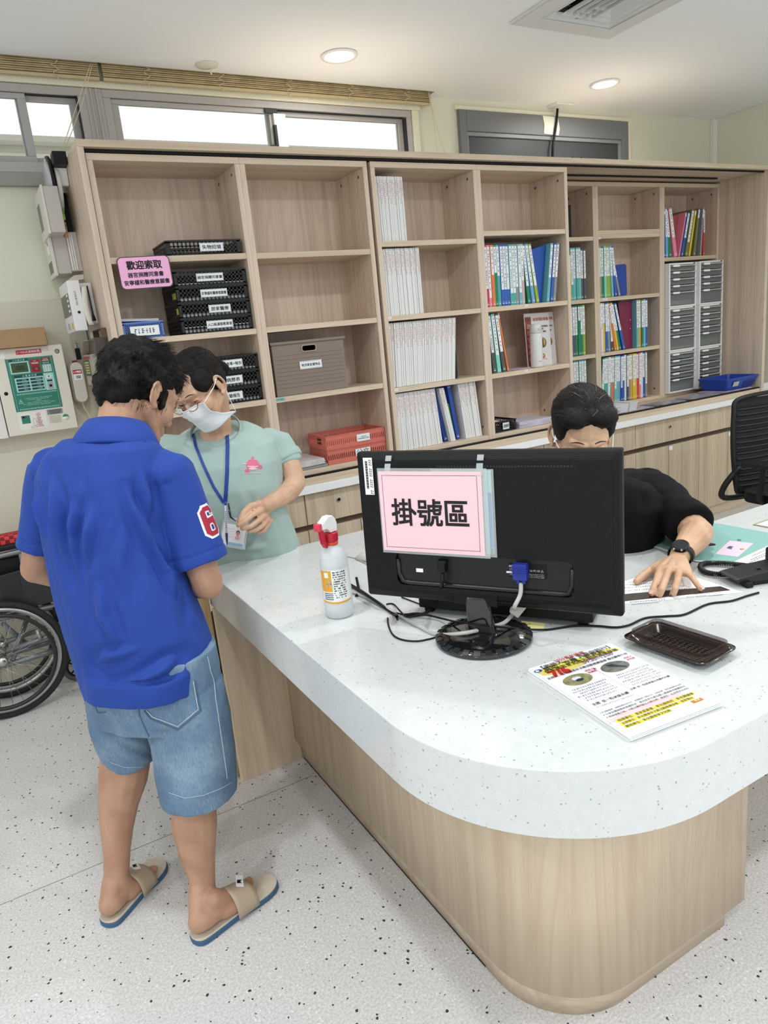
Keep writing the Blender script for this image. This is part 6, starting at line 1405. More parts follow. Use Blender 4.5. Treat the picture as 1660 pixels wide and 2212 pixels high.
build('cushion', MB().box(-.34, .13, 3.445, 3.53, .735, .800), ch, t, bevel=.012, seg=3)
bar('brake_bar', [(.125, 3.40, .44), (.135, 3.39, .40), (.13, 3.385, .35)], .009, BLACK)
build('brake_block', MB().box(.105, .155, 3.385, 3.405, .40, .445).box(.12, .15, 3.38, 3.40, .35, .40).box(.128, .152, 3.375, 3.40, .30, .35), BLACK, t, bevel=.004)
s = MB()
for x, z in ((.125, .432), (.13, .405), (.137, .38), (.14, .36)): s.lathe([(.005, 0), (.004, -.004), (.001, -.005)], (x, 3.3795, z), 10, 'y')
build('bolts', s, METAL, t)
build('wheel_tube_label', MB().tube([(.025, 3.41, .36), (.03, 3.405, .31)], .009, 10), RIM, t)
for (cx, y) in ((.225, 3.36), (.165, 3.555)):
    w_ = build('caster', torus(MB(), (cx, y, .076), .064, .012, 40), mat('caster_rubber', '55524c', .6), t)
    build('caster_rim', torus(MB(), (cx, y, .076), .050, .005, 32).lathe([(.001, -.012), (.012, -.012), (.012, .012), (.001, .012)], (cx, y, .076), 16, 'y'), BLACK, w_)
    s = MB()
    for k in range(5): a = 2 * PI * k / 5; s.tube([(cx, y, .076), (cx + .05 * math.cos(a), y, .076 + .05 * math.sin(a))], .004, 6)
    build('caster_spokes', s, BLACK, w_); bar('caster_fork', [(cx, y - .02, .076), (cx - .02, y - .02, .14), (cx - .025, y, .17)], .007, BLACK)
bar('leg_rest', [(.185, 3.42, .44), (.30, 3.40, .36), (.33, 3.39, .16)], .010); bar('push_handle', smooth_path([(-.32, 3.42, .44), (-.33, 3.42, .80), (-.36, 3.42, .88), (-.44, 3.42, .90)], 5), .012)

# ================================================================== office chairs
def office_chair(name_label, loc, rz):
    t = thing('office_chair', name_label, 'office chair', loc, rz)
    CHB = mat('chair_black', '0d0e0f', .5); MESH = mat('chair_mesh', '131416', .8)
    L = dict(local=True)
    # local frame: the sitter faces -y, backrest at +y
    def bp(a, z): return Vector((a * .235 * (1.0 - .10 * abs((z - .72) / .28) ** 2), .22 + .06 * (z - .45) - .045 * (abs(a) ** 2) * -1 - .045, z))
    fr = []
    for z in np.linspace(.46, 1.0, 12): fr.append(bp(-1, z))
    fr += [bp(-.9, 1.022), bp(-.6, 1.035), bp(0, 1.04), bp(.6, 1.035), bp(.9, 1.022)]
    for z in np.linspace(1.0, .46, 12): fr.append(bp(1, z))
    fr += [bp(.6, .44), bp(0, .43), bp(-.6, .44)]
    build('back_frame', MB().tube(smooth_path(fr, 3), .013, 8, closed=True), CHB, t, **L)
    mb = MB(); nz, nx = 27, 15
    for i in range(nz):
        for j in range(nx): mb.v.append(tuple(bp(-1 + 2 * j / (nx - 1), .45 + .575 * i / (nz - 1)) + Vector((0, .004 * (i % 2), 0))))
    for i in range(nz - 1):
        for j in range(nx - 1): mb.f.append((i * nx + j, i * nx + j + 1, (i + 1) * nx + j + 1, (i + 1) * nx + j)); mb.sm.append(False)
    o = build('backrest', mb, MESH, t, local=True); m_ = o.modifiers.new('thick', 'SOLIDIFY'); m_.thickness = .004
    for i in range(15):
        z = .50 + i * .033; build('rib', MB().tube([bp(-.93 + 1.86 * j / 10, z) + Vector((0, -.006, 0)) for j in range(11)], .0035, 6), mat('chair_rib', '33353a', .5), t, **L)
    mb = MB(); rs = []
    for z, g in ((.425, -.02), (.43, 0), (.475, 0), (.485, -.02)): rs.append([(x, y, z) for x, y in rr(-.24 - g * -1, .24 + g, -.27 - g * -1, .20 + g, .09, 5)])
    mb.rings(rs); build('seat', mb, MESH, t, **L)
    for s_ in (-1, 1):
        build('armrest', MB().prism(rr(-.045, .045, -.13, .13, .035, 5), .655, .685, Matrix.Translation((s_ * .29, 0, 0))), CHB, t, bevel=.008, **L)
        build('arm_post', MB().tube(smooth_path([(s_ * .29, .0, .655), (s_ * .30, .0, .60), (s_ * .29, .02, .48), (s_ * .22, .03, .42)], 5), .016, 8), CHB, t, **L)
    build('back_support', MB().tube(smooth_path([(-.20, .215, .62), (-.27, .26, .50), (-.24, .28, .42), (0, .27, .40), (.24, .28, .42), (.27, .26, .50), (.20, .215, .62)], 5), .018, 8), CHB, t, **L)
    build('column', MB().tube([(0, 0, .425), (0, 0, .1)], .028, 16), CHB, t, **L)
    for k in range(5):
        a = 2 * PI * k / 5; e = Vector((math.cos(a), math.sin(a), 0)); leg = build('leg', MB().tube([e * .02 + Z3 * .12, e * .30 + Z3 * .085], [.024, .016], 8), CHB, t, **L)
        build('castor', MB().lathe([(.001, -.02), (.027, -.02), (.03, 0), (.027, .02), (.001, .02)], e * .30 + Z3 * .031, 16, 'x'), BLACK, leg, **L)
    return t
office_chair('empty black mesh office chair at the right edge in front of the cabinets', (3.83, 2.22, 0), math.radians(-4)).scale = (1, 1, .93)
office_chair('black office chair the dark-haired woman sits on, mostly hidden by the monitor', (1.70, 1.86, 0), math.radians(-52)).scale = (1, 1, .84)
# ================================================================== people
from mathutils.bvhtree import BVHTree
def capsule(mb, p0, p1, r0, r1, n=14):
    p0, p1 = Vector(p0), Vector(p1); t = p1 - p0; L = t.length; t = t.normalized() if L > 1e-9 else Vector(Z3)
    a = t.cross(Vector((.3, .2, 1)).normalized());
    if a.length < .05: a = t.cross(X3)
    a.normalize(); b = t.cross(a); rs = []
    prof = [(r0 * math.cos(x), -r0 * math.sin(x)) for x in (1.45, 1.0, .5, 0)] + [(r1 * math.cos(x), L + r1 * math.sin(x)) for x in (0, .5, 1.0, 1.45)]
    for r, h in prof: rs.append([p0 + t * h + (a * math.cos(2 * PI * j / n) + b * math.sin(2 * PI * j / n)) * r for j in range(n)])
    return mb.rings(rs)
def chain(mb, pts, rads):
    for k in range(len(pts) - 1): capsule(mb, pts[k], pts[k + 1], rads[k], rads[k + 1])
    return mb
def ellip(mb, c, a, b, d, n=16, m=10):
    c, a, b, d = map(Vector, (c, a, b, d)); rs = []
    for i in range(1, m):
        th = PI * i / m; rs.append([c - d * math.cos(th) + (a * math.cos(2 * PI * j / n) + b * math.sin(2 * PI * j / n)) * math.sin(th) for j in range(n)])
    return mb.rings(rs)
def loft(mb, rs): return mb.rings(rs)
def dirs(az):
    a = math.radians(az); return Vector((math.cos(a), math.sin(a), 0)), Vector((math.sin(a), -math.cos(a), 0))   # forward, right
def depth(p): return RC[2][0] * p[0] + RC[2][1] * p[1] + RC[2][2] * (p[2] - CAMZ)
def ering(c, f, r, a, b, n=28, e=2.3, up=Z3, tilt=0.0):
    out = []
    for j in range(n):
        th = 2 * PI * j / n; cs, sn = math.cos(th), math.sin(th)
        x = math.copysign(abs(cs) ** (2 / e), cs) * a; y = math.copysign(abs(sn) ** (2 / e), sn) * b
        out.append(Vector(c) + r * x + f * y + Z3 * (tilt * y))
    return out
def pring(xl, xr, py, Y, b, az, e=2.3, tilt=0.0):
    f, r = dirs(az); c = at((xl + xr) / 2, py, Y=Y); a = (xr - xl) / 2 * depth(c) / FPX
    return ering(c, f, r, a, b, e=e, tilt=tilt)
def sculpt(name, mb, m_, parent, voxel=.004, smooth=6, disp=None, fac=.5):
    o = build(name + '_raw', mb, m_, None)
    md = o.modifiers.new('r', 'REMESH'); md.mode = 'VOXEL'; md.voxel_size = voxel; md.use_smooth_shade = True
    if smooth: ms = o.modifiers.new('s', 'SMOOTH'); ms.factor = fac; ms.iterations = smooth
    dg = bpy.context.evaluated_depsgraph_get(); me = bpy.data.meshes.new_from_object(o.evaluated_get(dg), depsgraph=dg)
    bpy.data.objects.remove(o)
    n = len(me.vertices); co = np.empty(n * 3); me.vertices.foreach_get('co', co); co = co.reshape(-1, 3)
    if disp is not None:
        nr = np.empty(n * 3); me.vertices.foreach_get('normal', nr); nr = nr.reshape(-1, 3); co = co + nr * disp(co, nr)[:, None]
    inv = np.array(wm(parent).inverted()); co2 = co @ inv[:3, :3].T + inv[:3, 3]
    me.vertices.foreach_set('co', co2.ravel()); me.update()
    for p_ in me.polygons: p_.use_smooth = True
    me.materials.clear(); me.materials.append(m_); me.name = name
    ob = bpy.data.objects.new(name, me); COL.objects.link(ob); ob.parent = parent
    polys = [tuple(p_.vertices) for p_ in me.polygons]
    bv = BVHTree.FromPolygons([Vector(v) for v in co], polys)
    return ob, bv
def fbm(co, s, seed=0.0, oct=1):
    out = np.empty(len(co)); sx, sy, sz = s
    for i, (x, y, z) in enumerate(co): out[i] = noise.noise((x * sx + seed, y * sy - seed, z * sz + seed * .5))
    return out
def ridge(v): return 1 - np.abs(v) * 2
def seg_d(co, a, b):
    a, b = np.array(a), np.array(b); t = np.clip(((co - a) @ (b - a)) / ((b - a) @ (b - a)), 0, 1); q = a + t[:, None] * (b - a)
    return np.linalg.norm(co - q, axis=1), t
def fold(co, pts, w_, amp):
    out = np.zeros(len(co)) + 9.; u = np.zeros(len(co)); n = len(pts) - 1
    for k in range(n):
        d, t = seg_d(co, pts[k], pts[k + 1]); near = d < out; out = np.where(near, d, out); u = np.where(near, (k + t) / n, u)
    x = out / (w_ * (.6 + .5 * np.sin(np.pi * u)))
    return amp * np.sin(np.pi * np.clip(u, 0, 1)) ** .8 * (np.exp(-x * x) - .45 * np.exp(-((x - 1.7) ** 2)))
def skin(name, col, sss=.12):
    m, t, b = newmat(name); tc = t.nodes.new('ShaderNodeTexCoord'); n = t.nodes.new('ShaderNodeTexNoise'); n.inputs['Scale'].default_value = 18; n.inputs['Detail'].default_value = 4
    t.links.new(tc.outputs['Object'], n.inputs['Vector']); cr = t.nodes.new('ShaderNodeValToRGB'); c = lin(col)
    cr.color_ramp.elements[0].position = .35; cr.color_ramp.elements[0].color = (c[0] * .86, c[1] * .80, c[2] * .78, 1); cr.color_ramp.elements[1].position = .6; cr.color_ramp.elements[1].color = c
    t.links.new(n.outputs[0], cr.inputs[0]); t.links.new(cr.outputs[0], b.inputs['Base Color']); b.inputs['Roughness'].default_value = .5
    b.inputs['Subsurface Weight'].default_value = sss; b.inputs['Subsurface Radius'].default_value = (.010, .004, .002); b.inputs['Subsurface Scale'].default_value = 1
    n2 = t.nodes.new('ShaderNodeTexNoise'); n2.inputs['Scale'].default_value = 260; t.links.new(tc.outputs['Object'], n2.inputs['Vector'])
    bp = t.nodes.new('ShaderNodeBump'); bp.inputs['Strength'].default_value = .12; bp.inputs['Distance'].default_value = .001; t.links.new(n2.outputs[0], bp.inputs['Height']); t.links.new(bp.outputs[0], b.inputs['Normal'])
    return m
HAIR = mat('hair_black', '0e0c0b', .62, spec=.25, bump=.3, bscale=500)
class Head:
    """head frame: centre between the ears, F forward, Uh up, Rh to the person's right"""
    def __init__(s, c, az, pitch=0, roll=0, k=1.0):
        f, r = dirs(az); p = math.radians(pitch); s.c = Vector(c); s.k = k
        F = f * math.cos(p) - Z3 * math.sin(p); Uh = f * math.sin(p) + Z3 * math.cos(p); q = math.radians(roll)
        s.F = F; s.U = Uh * math.cos(q) + r * math.sin(q); s.R = r * math.cos(q) - Uh * math.sin(q)
    def p(s, x, y, z): return s.c + (s.R * x + s.F * y + s.U * z) * s.k
    def v(s, x, y, z): return (s.R * x + s.F * y + s.U * z) * s.k
    def e(s, mb, x, y, z, a, b, d): return ellip(mb, s.p(x, y, z), s.R * a * s.k, s.F * b * s.k, s.U * d * s.k)
    def cap(s, mb, p0, p1, r0, r1): return capsule(mb, s.p(*p0), s.p(*p1), r0 * s.k, r1 * s.k)
    def base(s, mb, fem=False):
        s.e(mb, 0, -.014, .038, .073, .092, .080); s.e(mb, 0, .026, .012, .066, .062, .075); s.e(mb, 0, .028, -.045, .055, .055, .062)
        for q in (-1, 1):
            s.cap(mb, (q * .052, -.005, -.045), (q * .020, .062, -.096), .020, .017); s.e(mb, q * .036, .052, -.030, .028, .030, .030)
            s.e(mb, q * .031, .074, -.001, .016, .010, .010); s.cap(mb, (q * .010, .084, .016), (q * .044, .070, .020), .010, .009)
            s.cap(mb, (q * .010, .094, -.042), (q * .012, .090, -.041), .0075, .007)
            # ear: rim, lobe and bowl
            pts = [(q * (.074 + .004 * math.sin(a)), -.012 - .017 * math.cos(a) * -1 * -1, -.012 + .029 * math.sin(a)) for a in [PI * 1.5 - 2 * PI * .86 * j / 12 for j in range(13)]]
            pts = [(q * (.078 + .008 * max(0, -math.cos(a))), -.010 + .016 * math.cos(a), -.010 + .030 * math.sin(a)) for a in [-.9 - 1.55 * PI * j / 12 for j in range(13)]]
            for i in range(12): s.cap(mb, pts[i], pts[i + 1], .0042, .0042)
            s.e(mb, q * .077, -.008, -.012, .0045, .013, .024); s.e(mb, q * .078, .000, -.038, .005, .008, .009)
        s.e(mb, 0, .070, -.099, .018, .014, .013); s.cap(mb, (0, .082, .006), (0, .103, -.032), .0075, .0105); s.e(mb, 0, .102, -.036, .010, .009, .009)
        s.e(mb, 0, .084, -.064, .022, .010, .0065); s.e(mb, 0, .083, -.074, .019, .010, .0065); s.e(mb, 0, .074, -.068, .028, .014, .026)
    def face(s, bv, par, brow=None, closed=.5):
        brow = mat('brow_brown', '4a3a31', .8)
        for q, nm in ((1, 'right'), (-1, 'left')):
            mb = MB(); n = 10
            def hit(x, z, off): 
                o = s.p(x, .2, z); h = bv.ray_cast(o, -s.F); return (h[0] if h[0] is not None else s.p(x, .08, z)) + s.F * off
            xs_ = [q * (.017 + .028 * j / n) for j in range(n + 1)]
            up = [hit(x, -.004 + .0045 * closed * 1.2 * math.sin(PI * j / n) + .0015 * j / n, .0008) for j, x in enumerate(xs_)]; lo = [hit(x, -.005 - .0035 * closed * math.sin(PI * j / n) + .0015 * j / n, .0008) for j, x in enumerate(xs_)]
            mb.add(up + lo, [(j, j + 1, n + 2 + j, n + 1 + j) for j in range(n)]); e = build('eye', mb, mat('eye_white', 'd9d2cb', .25), par)
            m2 = MB(); xs2 = [q * (.031 + .0055 * math.cos(PI * (1 - j / 6))) for j in range(7)]
            up2 = [hit(x, -.0045 + .0045 * closed * 1.1, .0013) for x in xs2]; lo2 = [hit(x, -.0045 - .0035 * closed, .0013) for x in xs2]
            m2.add(up2 + lo2, [(j, j + 1, 8 + j, 7 + j) for j in range(6)]); build('iris', m2, mat('iris_dark', '1d120c', .2), e)
            build('eyelashes', MB().tube([p_ + s.F * .0008 for p_ in up], .0009, 5), HAIR, par)
            bw = MB().tube([hit(q * (.014 + .034 * j / 6), .023 + .004 * math.sin(PI * j / 7) - .004 * j / 6, .0002) for j in range(7)], [.0012, .0018, .0020, .0020, .0017, .0012, .0006], 6)
            build('eyebrow', bw, brow, par)
def finger(mb, pts, r0, r1):
    n = len(pts)
    for k in range(n - 1): capsule(mb, pts[k], pts[k + 1], r0 + (r1 - r0) * k / (n - 1), r0 + (r1 - r0) * (k + 1) / (n - 1), 12)
def strands(name, roots, par, m_, segs=4):
    """roots: (point, direction, bend vector, length, radius)"""
    mb = MB()
    for p, d, b, L, r in roots:
        a = d.cross(Z3); a = a.normalized() if a.length > .01 else X3; c2 = d.cross(a).normalized(); k0 = len(mb.v)
        for i in range(segs + 1):
            u = i / segs; q = p + d * (L * u) + b * (L * u * u); rr_ = r * (1 - .85 * u)
            for j in range(3): th = 2 * PI * j / 3; mb.v.append(tuple(q + (a * math.cos(th) + c2 * math.sin(th)) * rr_))
        for i in range(segs):
            for j in range(3): mb.f.append((k0 + i * 3 + j, k0 + i * 3 + (j + 1) % 3, k0 + (i + 1) * 3 + (j + 1) % 3, k0 + (i + 1) * 3 + j)); mb.sm.append(True)
    return build(name, mb, m_, par, fix=False)
def cells(inside, bv, frame, x0, x1, y0, y1, st, off):
    """a flat motif laid on a curved cloth: frame(x, y) gives (start, direction) of the ray that finds the cloth"""
    mb = MB(); idx = {}
    def vert(i, j):
        if (i, j) not in idx:
            o, d = frame(x0 + i * st, y0 + j * st); h = bv.ray_cast(o, d)
            p = (h[0] + h[1] * off) if h[0] is not None else None
            if p is not None and h[1].dot(d) > 0: p = h[0] - h[1] * off
            idx[(i, j)] = p
        return idx[(i, j)]
    vi = {}
    for i in range(int((x1 - x0) / st)):
        for j in range(int((y1 - y0) / st)):
            if inside(x0 + (i + .5) * st, y0 + (j + .5) * st):
                c = [vert(i, j), vert(i + 1, j), vert(i + 1, j + 1), vert(i, j + 1)]
                if any(q is None for q in c): continue
                ids = []
                for key, q in zip(((i, j), (i + 1, j), (i + 1, j + 1), (i, j + 1)), c):
                    if key not in vi: vi[key] = len(mb.v); mb.v.append(tuple(q))
                    ids.append(vi[key])
                mb.f.append(tuple(ids)); mb.sm.append(True)
    return mb
def inpoly(P):
    def f(x, y):
        c = False; n = len(P)
        for i in range(n):
            (x1, y1), (x2, y2) = P[i], P[i - 1]
            if (y1 > y) != (y2 > y) and x < (x2 - x1) * (y - y1) / (y2 - y1) + x1: c = not c
        return c
    return f

# ------------------------------------------------------------------ man in the blue polo shirt
SK1 = skin('skin_man', 'b58e74'); AZT = 52
man = thing('person', 'person in a royal blue polo shirt, denim shorts and slippers, standing with bowed head', 'person', (.19, 1.83, 0), 0)
f0, r0 = dirs(AZT)
shR, shL = at(366, 1012, Y=1.845), at(108, 1000, Y=2.06)
elR, elL = at(449, 1262, Y=1.80), at(78, 1228, Y=2.10)
haR, haL = at(396, 1262, Y=2.06), at(330, 1290, Y=2.16)
hip = at(318, 1450, Y=1.86)
nb0 = at(250, 938, Y=1.945); hc = at(302, 852, Y=1.985)
H1 = Head(hc, 24, 34, -4, 1.07)
B = MB(); H1.base(B)
capsule(B, nb0 - Z3 * .03, H1.p(0, -.030, -.045), .062, .056); capsule(B, nb0 - Z3 * .03, H1.p(0, -.045, .0), .060, .055); capsule(B, nb0 - f0 * .01 - Z3 * .05, nb0 + Z3 * .01, .075, .055)
capsule(B, hip, nb0 - Z3 * .12, .10, .09); ellip(B, hip - Z3 * .04, r0 * .13, f0 * .09, Z3 * .09)
for s_, e_, h_ in ((shR, elR, haR), (shL, elL, haL)):
    capsule(B, nb0 - Z3 * .08, s_ - Z3 * .03, .06, .052); capsule(B, s_ - Z3 * .03, e_, .050, .041)
    d = (h_ - e_).normalized(); w_ = e_ + d * .24
    capsule(B, e_, e_.lerp(w_, .35), .040, .040); capsule(B, e_.lerp(w_, .35), w_, .040, .027)
    # closed hand holding a phone
    u_ = d; n_ = u_.cross(Z3).normalized(); pc_ = w_ + u_ * .045
    ellip(B, pc_, u_ * .048, n_ * .020, Z3 * .040)
    for k in range(4):
        q = pc_ + u_ * .035 + Z3 * (.030 - .019 * k); sg = -1 if s_ is shR else 1
        finger(B, [q, q + u_ * .028 + n_ * .006 * sg, q + u_ * .034 + n_ * .026 * sg, q + u_ * .018 + n_ * .034 * sg], .0095, .0075)
    finger(B, [pc_ + Z3 * .03 - u_ * .02, pc_ + Z3 * .048 + u_ * .01 + n_ * .012, pc_ + Z3 * .046 + u_ * .035 + n_ * .02], .012, .009)
def footblob(B, heel, toe, ank, z0=.022):
    d = (toe - heel); d.z = 0; L = d.length; d.normalize(); n = Vector((-d.y, d.x, 0)); h = Vector((heel.x, heel.y, z0))
    ellip(B, h + d * .032 + Z3 * .032, d * .036, n * .028, Z3 * .034); feet_heel = h + d * .028 + Z3 * .034; capsule(B, feet_heel, ank + Z3 * .03 - d * .004, .028, .030)
    chain(B, [h + d * .035 + Z3 * .032, h + d * L * .42 + Z3 * .030, h + d * L * .70 + Z3 * .022], [.033, .030, .026])
    chain(B, [ank, h + d * .075 + Z3 * .062, h + d * L * .45 + Z3 * .036], [.031, .029, .028])
    for q in (-1, 1): capsule(B, h + d * L * .40 + n * q * .014 + Z3 * .02, h + d * L * .74 + n * q * .024 + Z3 * .016, .022, .018)
    return h, d, n, L
feet = []
for heel, toe, ank, cal, kn, sgn in ((at(415, 2022, Z=.025), at(572, 1905, Z=.025), at(438, 1948, Y=1.695), [(370, 468, 1745, 1.755), (374, 469, 1790, 1.745), (386, 466, 1835, 1.735), (403, 465, 1880, 1.72), (411, 466, 1915, 1.71)], None, 1),
                                (at(226, 1988, Z=.025), at(333, 1868, Z=.025), at(251, 1918, Y=1.895), [(214, 318, 1680, 1.94), (214, 300, 1730, 1.935), (217, 288, 1785, 1.92), (224, 281, 1840, 1.905), (225, 279, 1880, 1.90)], None, -1)):
    cs = [at((a + b) / 2, y, Y=Y) for a, b, y, Y in cal]; rd = [(b - a) / 2 * depth(c) / FPX for (a, b, y, Y), c in zip(cal, cs)]
    up_ = cs[0] + (cs[0] - cs[1]).normalized() * .22; up_.z = cs[0].z + .25
    chain(B, [up_, cs[0]] + cs[1:] + [ank], [.075, rd[0]] + rd[1:] + [.031])
    feet.append(footblob(B, heel, toe, ank))
# toes
for (h, d, n, L), sg in zip(feet, (1, -1)):
    for k in range(5):
        off = sg * (.026 - .0125 * k) * (1 if True else 1); q = h + d * (L * .80 - abs(k - .6) * .008) + n * off * (1 if sg == 1 else 1) + Z3 * .018
        capsule(B, q, q + d * (.020 - .002 * k), .0115 if k == 0 else .0085, .0105 if k == 0 else .0075)
mb_, bv_man = sculpt('body', B, SK1, man, .0045, 5)
H1.face(bv_man, man)
# shorts
DEN, tt, bb = newmat('denim')
tc = tt.nodes.new('ShaderNodeTexCoord'); n1 = tt.nodes.new('ShaderNodeTexNoise'); n1.inputs['Scale'].default_value = 7; n1.inputs['Detail'].default_value = 5; tt.links.new(tc.outputs['Object'], n1.inputs['Vector'])
mpn = tt.nodes.new('ShaderNodeMapping'); mpn.inputs['Scale'].default_value = (420, 420, 60); tt.links.new(tc.outputs['Object'], mpn.inputs['Vector']); n2 = tt.nodes.new('ShaderNodeTexNoise'); n2.inputs['Scale'].default_value = 1; tt.links.new(mpn.outputs[0], n2.inputs['Vector'])
mx = tt.nodes.new('ShaderNodeMath'); mx.operation = 'MULTIPLY_ADD'; mx.inputs[1].default_value = .45; tt.links.new(n2.outputs[0], mx.inputs[0]); tt.links.new(n1.outputs[0], mx.inputs[2])
cr = tt.nodes.new('ShaderNodeValToRGB'); cr.color_ramp.elements[0].position = .52; cr.color_ramp.elements[0].color = lin('536d89'); cr.color_ramp.elements[1].position = .92; cr.color_ramp.elements[1].color = lin('8299ab'); e_ = cr.color_ramp.elements.new(.70); e_.color = lin('637d96')
tt.links.new(mx.outputs[0], cr.inputs[0]); tt.links.new(cr.outputs[0], bb.inputs['Base Color']); bb.inputs['Roughness'].default_value = .85
bp = tt.nodes.new('ShaderNodeBump'); bp.inputs['Strength'].default_value = .35; bp.inputs['Distance'].default_value = .001; tt.links.new(n2.outputs[0], bp.inputs['Height']); tt.links.new(bp.outputs[0], bb.inputs['Normal'])
C_ = MB(); AZH = 42
loft(C_, [pring(178, 468, 1400, 1.865, .13, 46), pring(190, 474, 1450, 1.86, .135, 46), pring(194, 480, 1500, 1.86, .135, 44), pring(205, 484, 1540, 1.86, .125, 44)])
loft(C_, [pring(318, 474, 1480, 1.80, .105, AZH), pring(324, 492, 1550, 1.79, .105, AZH), pring(335, 505, 1620, 1.775, .102, 38), pring(343, 508, 1680, 1.76, .098, 38, tilt=-.05), pring(350, 508, 1718, 1.752, .095, 38, tilt=-.05)])
loft(C_, [pring(192, 335, 1480, 1.94, .105, AZH), pring(202, 335, 1540, 1.945, .100, AZH), pring(216, 337, 1590, 1.945, .090, AZH), pring(224, 340, 1615, 1.945, .085, AZH), pring(230, 341, 1638, 1.945, .082, AZH)])
def A(x, y, Y): return tuple(at(x, y, Y=Y))
shf = [[A(300, 1545, 1.80), A(360, 1572, 1.70), A(390, 1575, 1.69)], [A(215, 1540, 1.85), A(255, 1570, 1.82), A(320, 1590, 1.86)], [A(225, 1560, 1.85), A(270, 1600, 1.84), A(330, 1615, 1.87)], [A(235, 1600, 1.86), A(280, 1635, 1.86), A(330, 1640, 1.88)], [A(345, 1600, 1.72), A(365, 1680, 1.67), A(420, 1715, 1.66)], [A(350, 1650, 1.70), A(390, 1700, 1.66)], [A(310, 1530, 1.80), A(325, 1590, 1.80), A(345, 1640, 1.76)], [A(205, 1525, 1.88), A(250, 1552, 1.82), A(310, 1556, 1.80)]]
def dshort(co, nr):
    d = fbm(co, (12, 12, 8), 3.1) * .004 + fbm(co, (30, 30, 22), 1.1) * .0015
    for q in shf: d += fold(co, q, .011, .0055)
    return d
sh_, bv_short = sculpt('denim_shorts', C_, DEN, man, .0045, 5, dshort)
STI = mat('denim_stitch', 'c3ced6', .8); DSD = mat('denim_seam', '4d6480', .85)
def ontopx(bv, px, off=.0008):
    out = []
    for x, y in px:
        o = Vector((0, 0, CAMZ)); d = (at(x, y, Z=0) - o).normalized(); h = bv.ray_cast(o, d)
        if h[0] is not None: out.append(h[0] + (h[1] * off if h[1].dot(d) < 0 else -h[1] * off))
    return out
def dense(px, n=8):
    out = []
    for k in range(len(px) - 1):
        for j in range(n): u = j / n; out.append((px[k][0] * (1 - u) + px[k + 1][0] * u, px[k][1] * (1 - u) + px[k + 1][1] * u))
    return out + [px[-1]]
def seam(name, bv, px, r, m_, par, n=8, off=.0006):
    q = ontopx(bv, dense(px, n), off)
    if len(q) > 1: return build(name, MB().tube(q, r, 5), m_, par)
seam('pocket_seam', bv_short, [(422, 1470), (430, 1520), (434, 1535), (385, 1576), (325, 1552), (312, 1535)], .0020, DSD, sh_)
seam('pocket_stitch', bv_short, [(417, 1472), (425, 1518), (428, 1532), (384, 1569), (330, 1548), (317, 1534)], .0010, STI, sh_, off=.002)
seam('side_seam', bv_short, [(448, 1418), (455, 1450), (462, 1470), (466, 1510), (475, 1570), (485, 1640), (491, 1682)], .0009, STI, sh_)
seam('hem_stitch', bv_short, [(364, 1712), (400, 1724), (440, 1718), (480, 1702), (500, 1690)], .0006, STI, sh_)
seam('hem_stitch', bv_short, [(238, 1646), (270, 1658), (310, 1657), (326, 1651)], .0006, STI, sh_)
seam('back_seam', bv_short, [(300, 1528), (302, 1545), (312, 1570), (322, 1590)], .0016, DSD, sh_)
seam('pocket_seam', bv_short, [(205, 1520), (212, 1540), (228, 1538)], .0016, DSD, sh_)
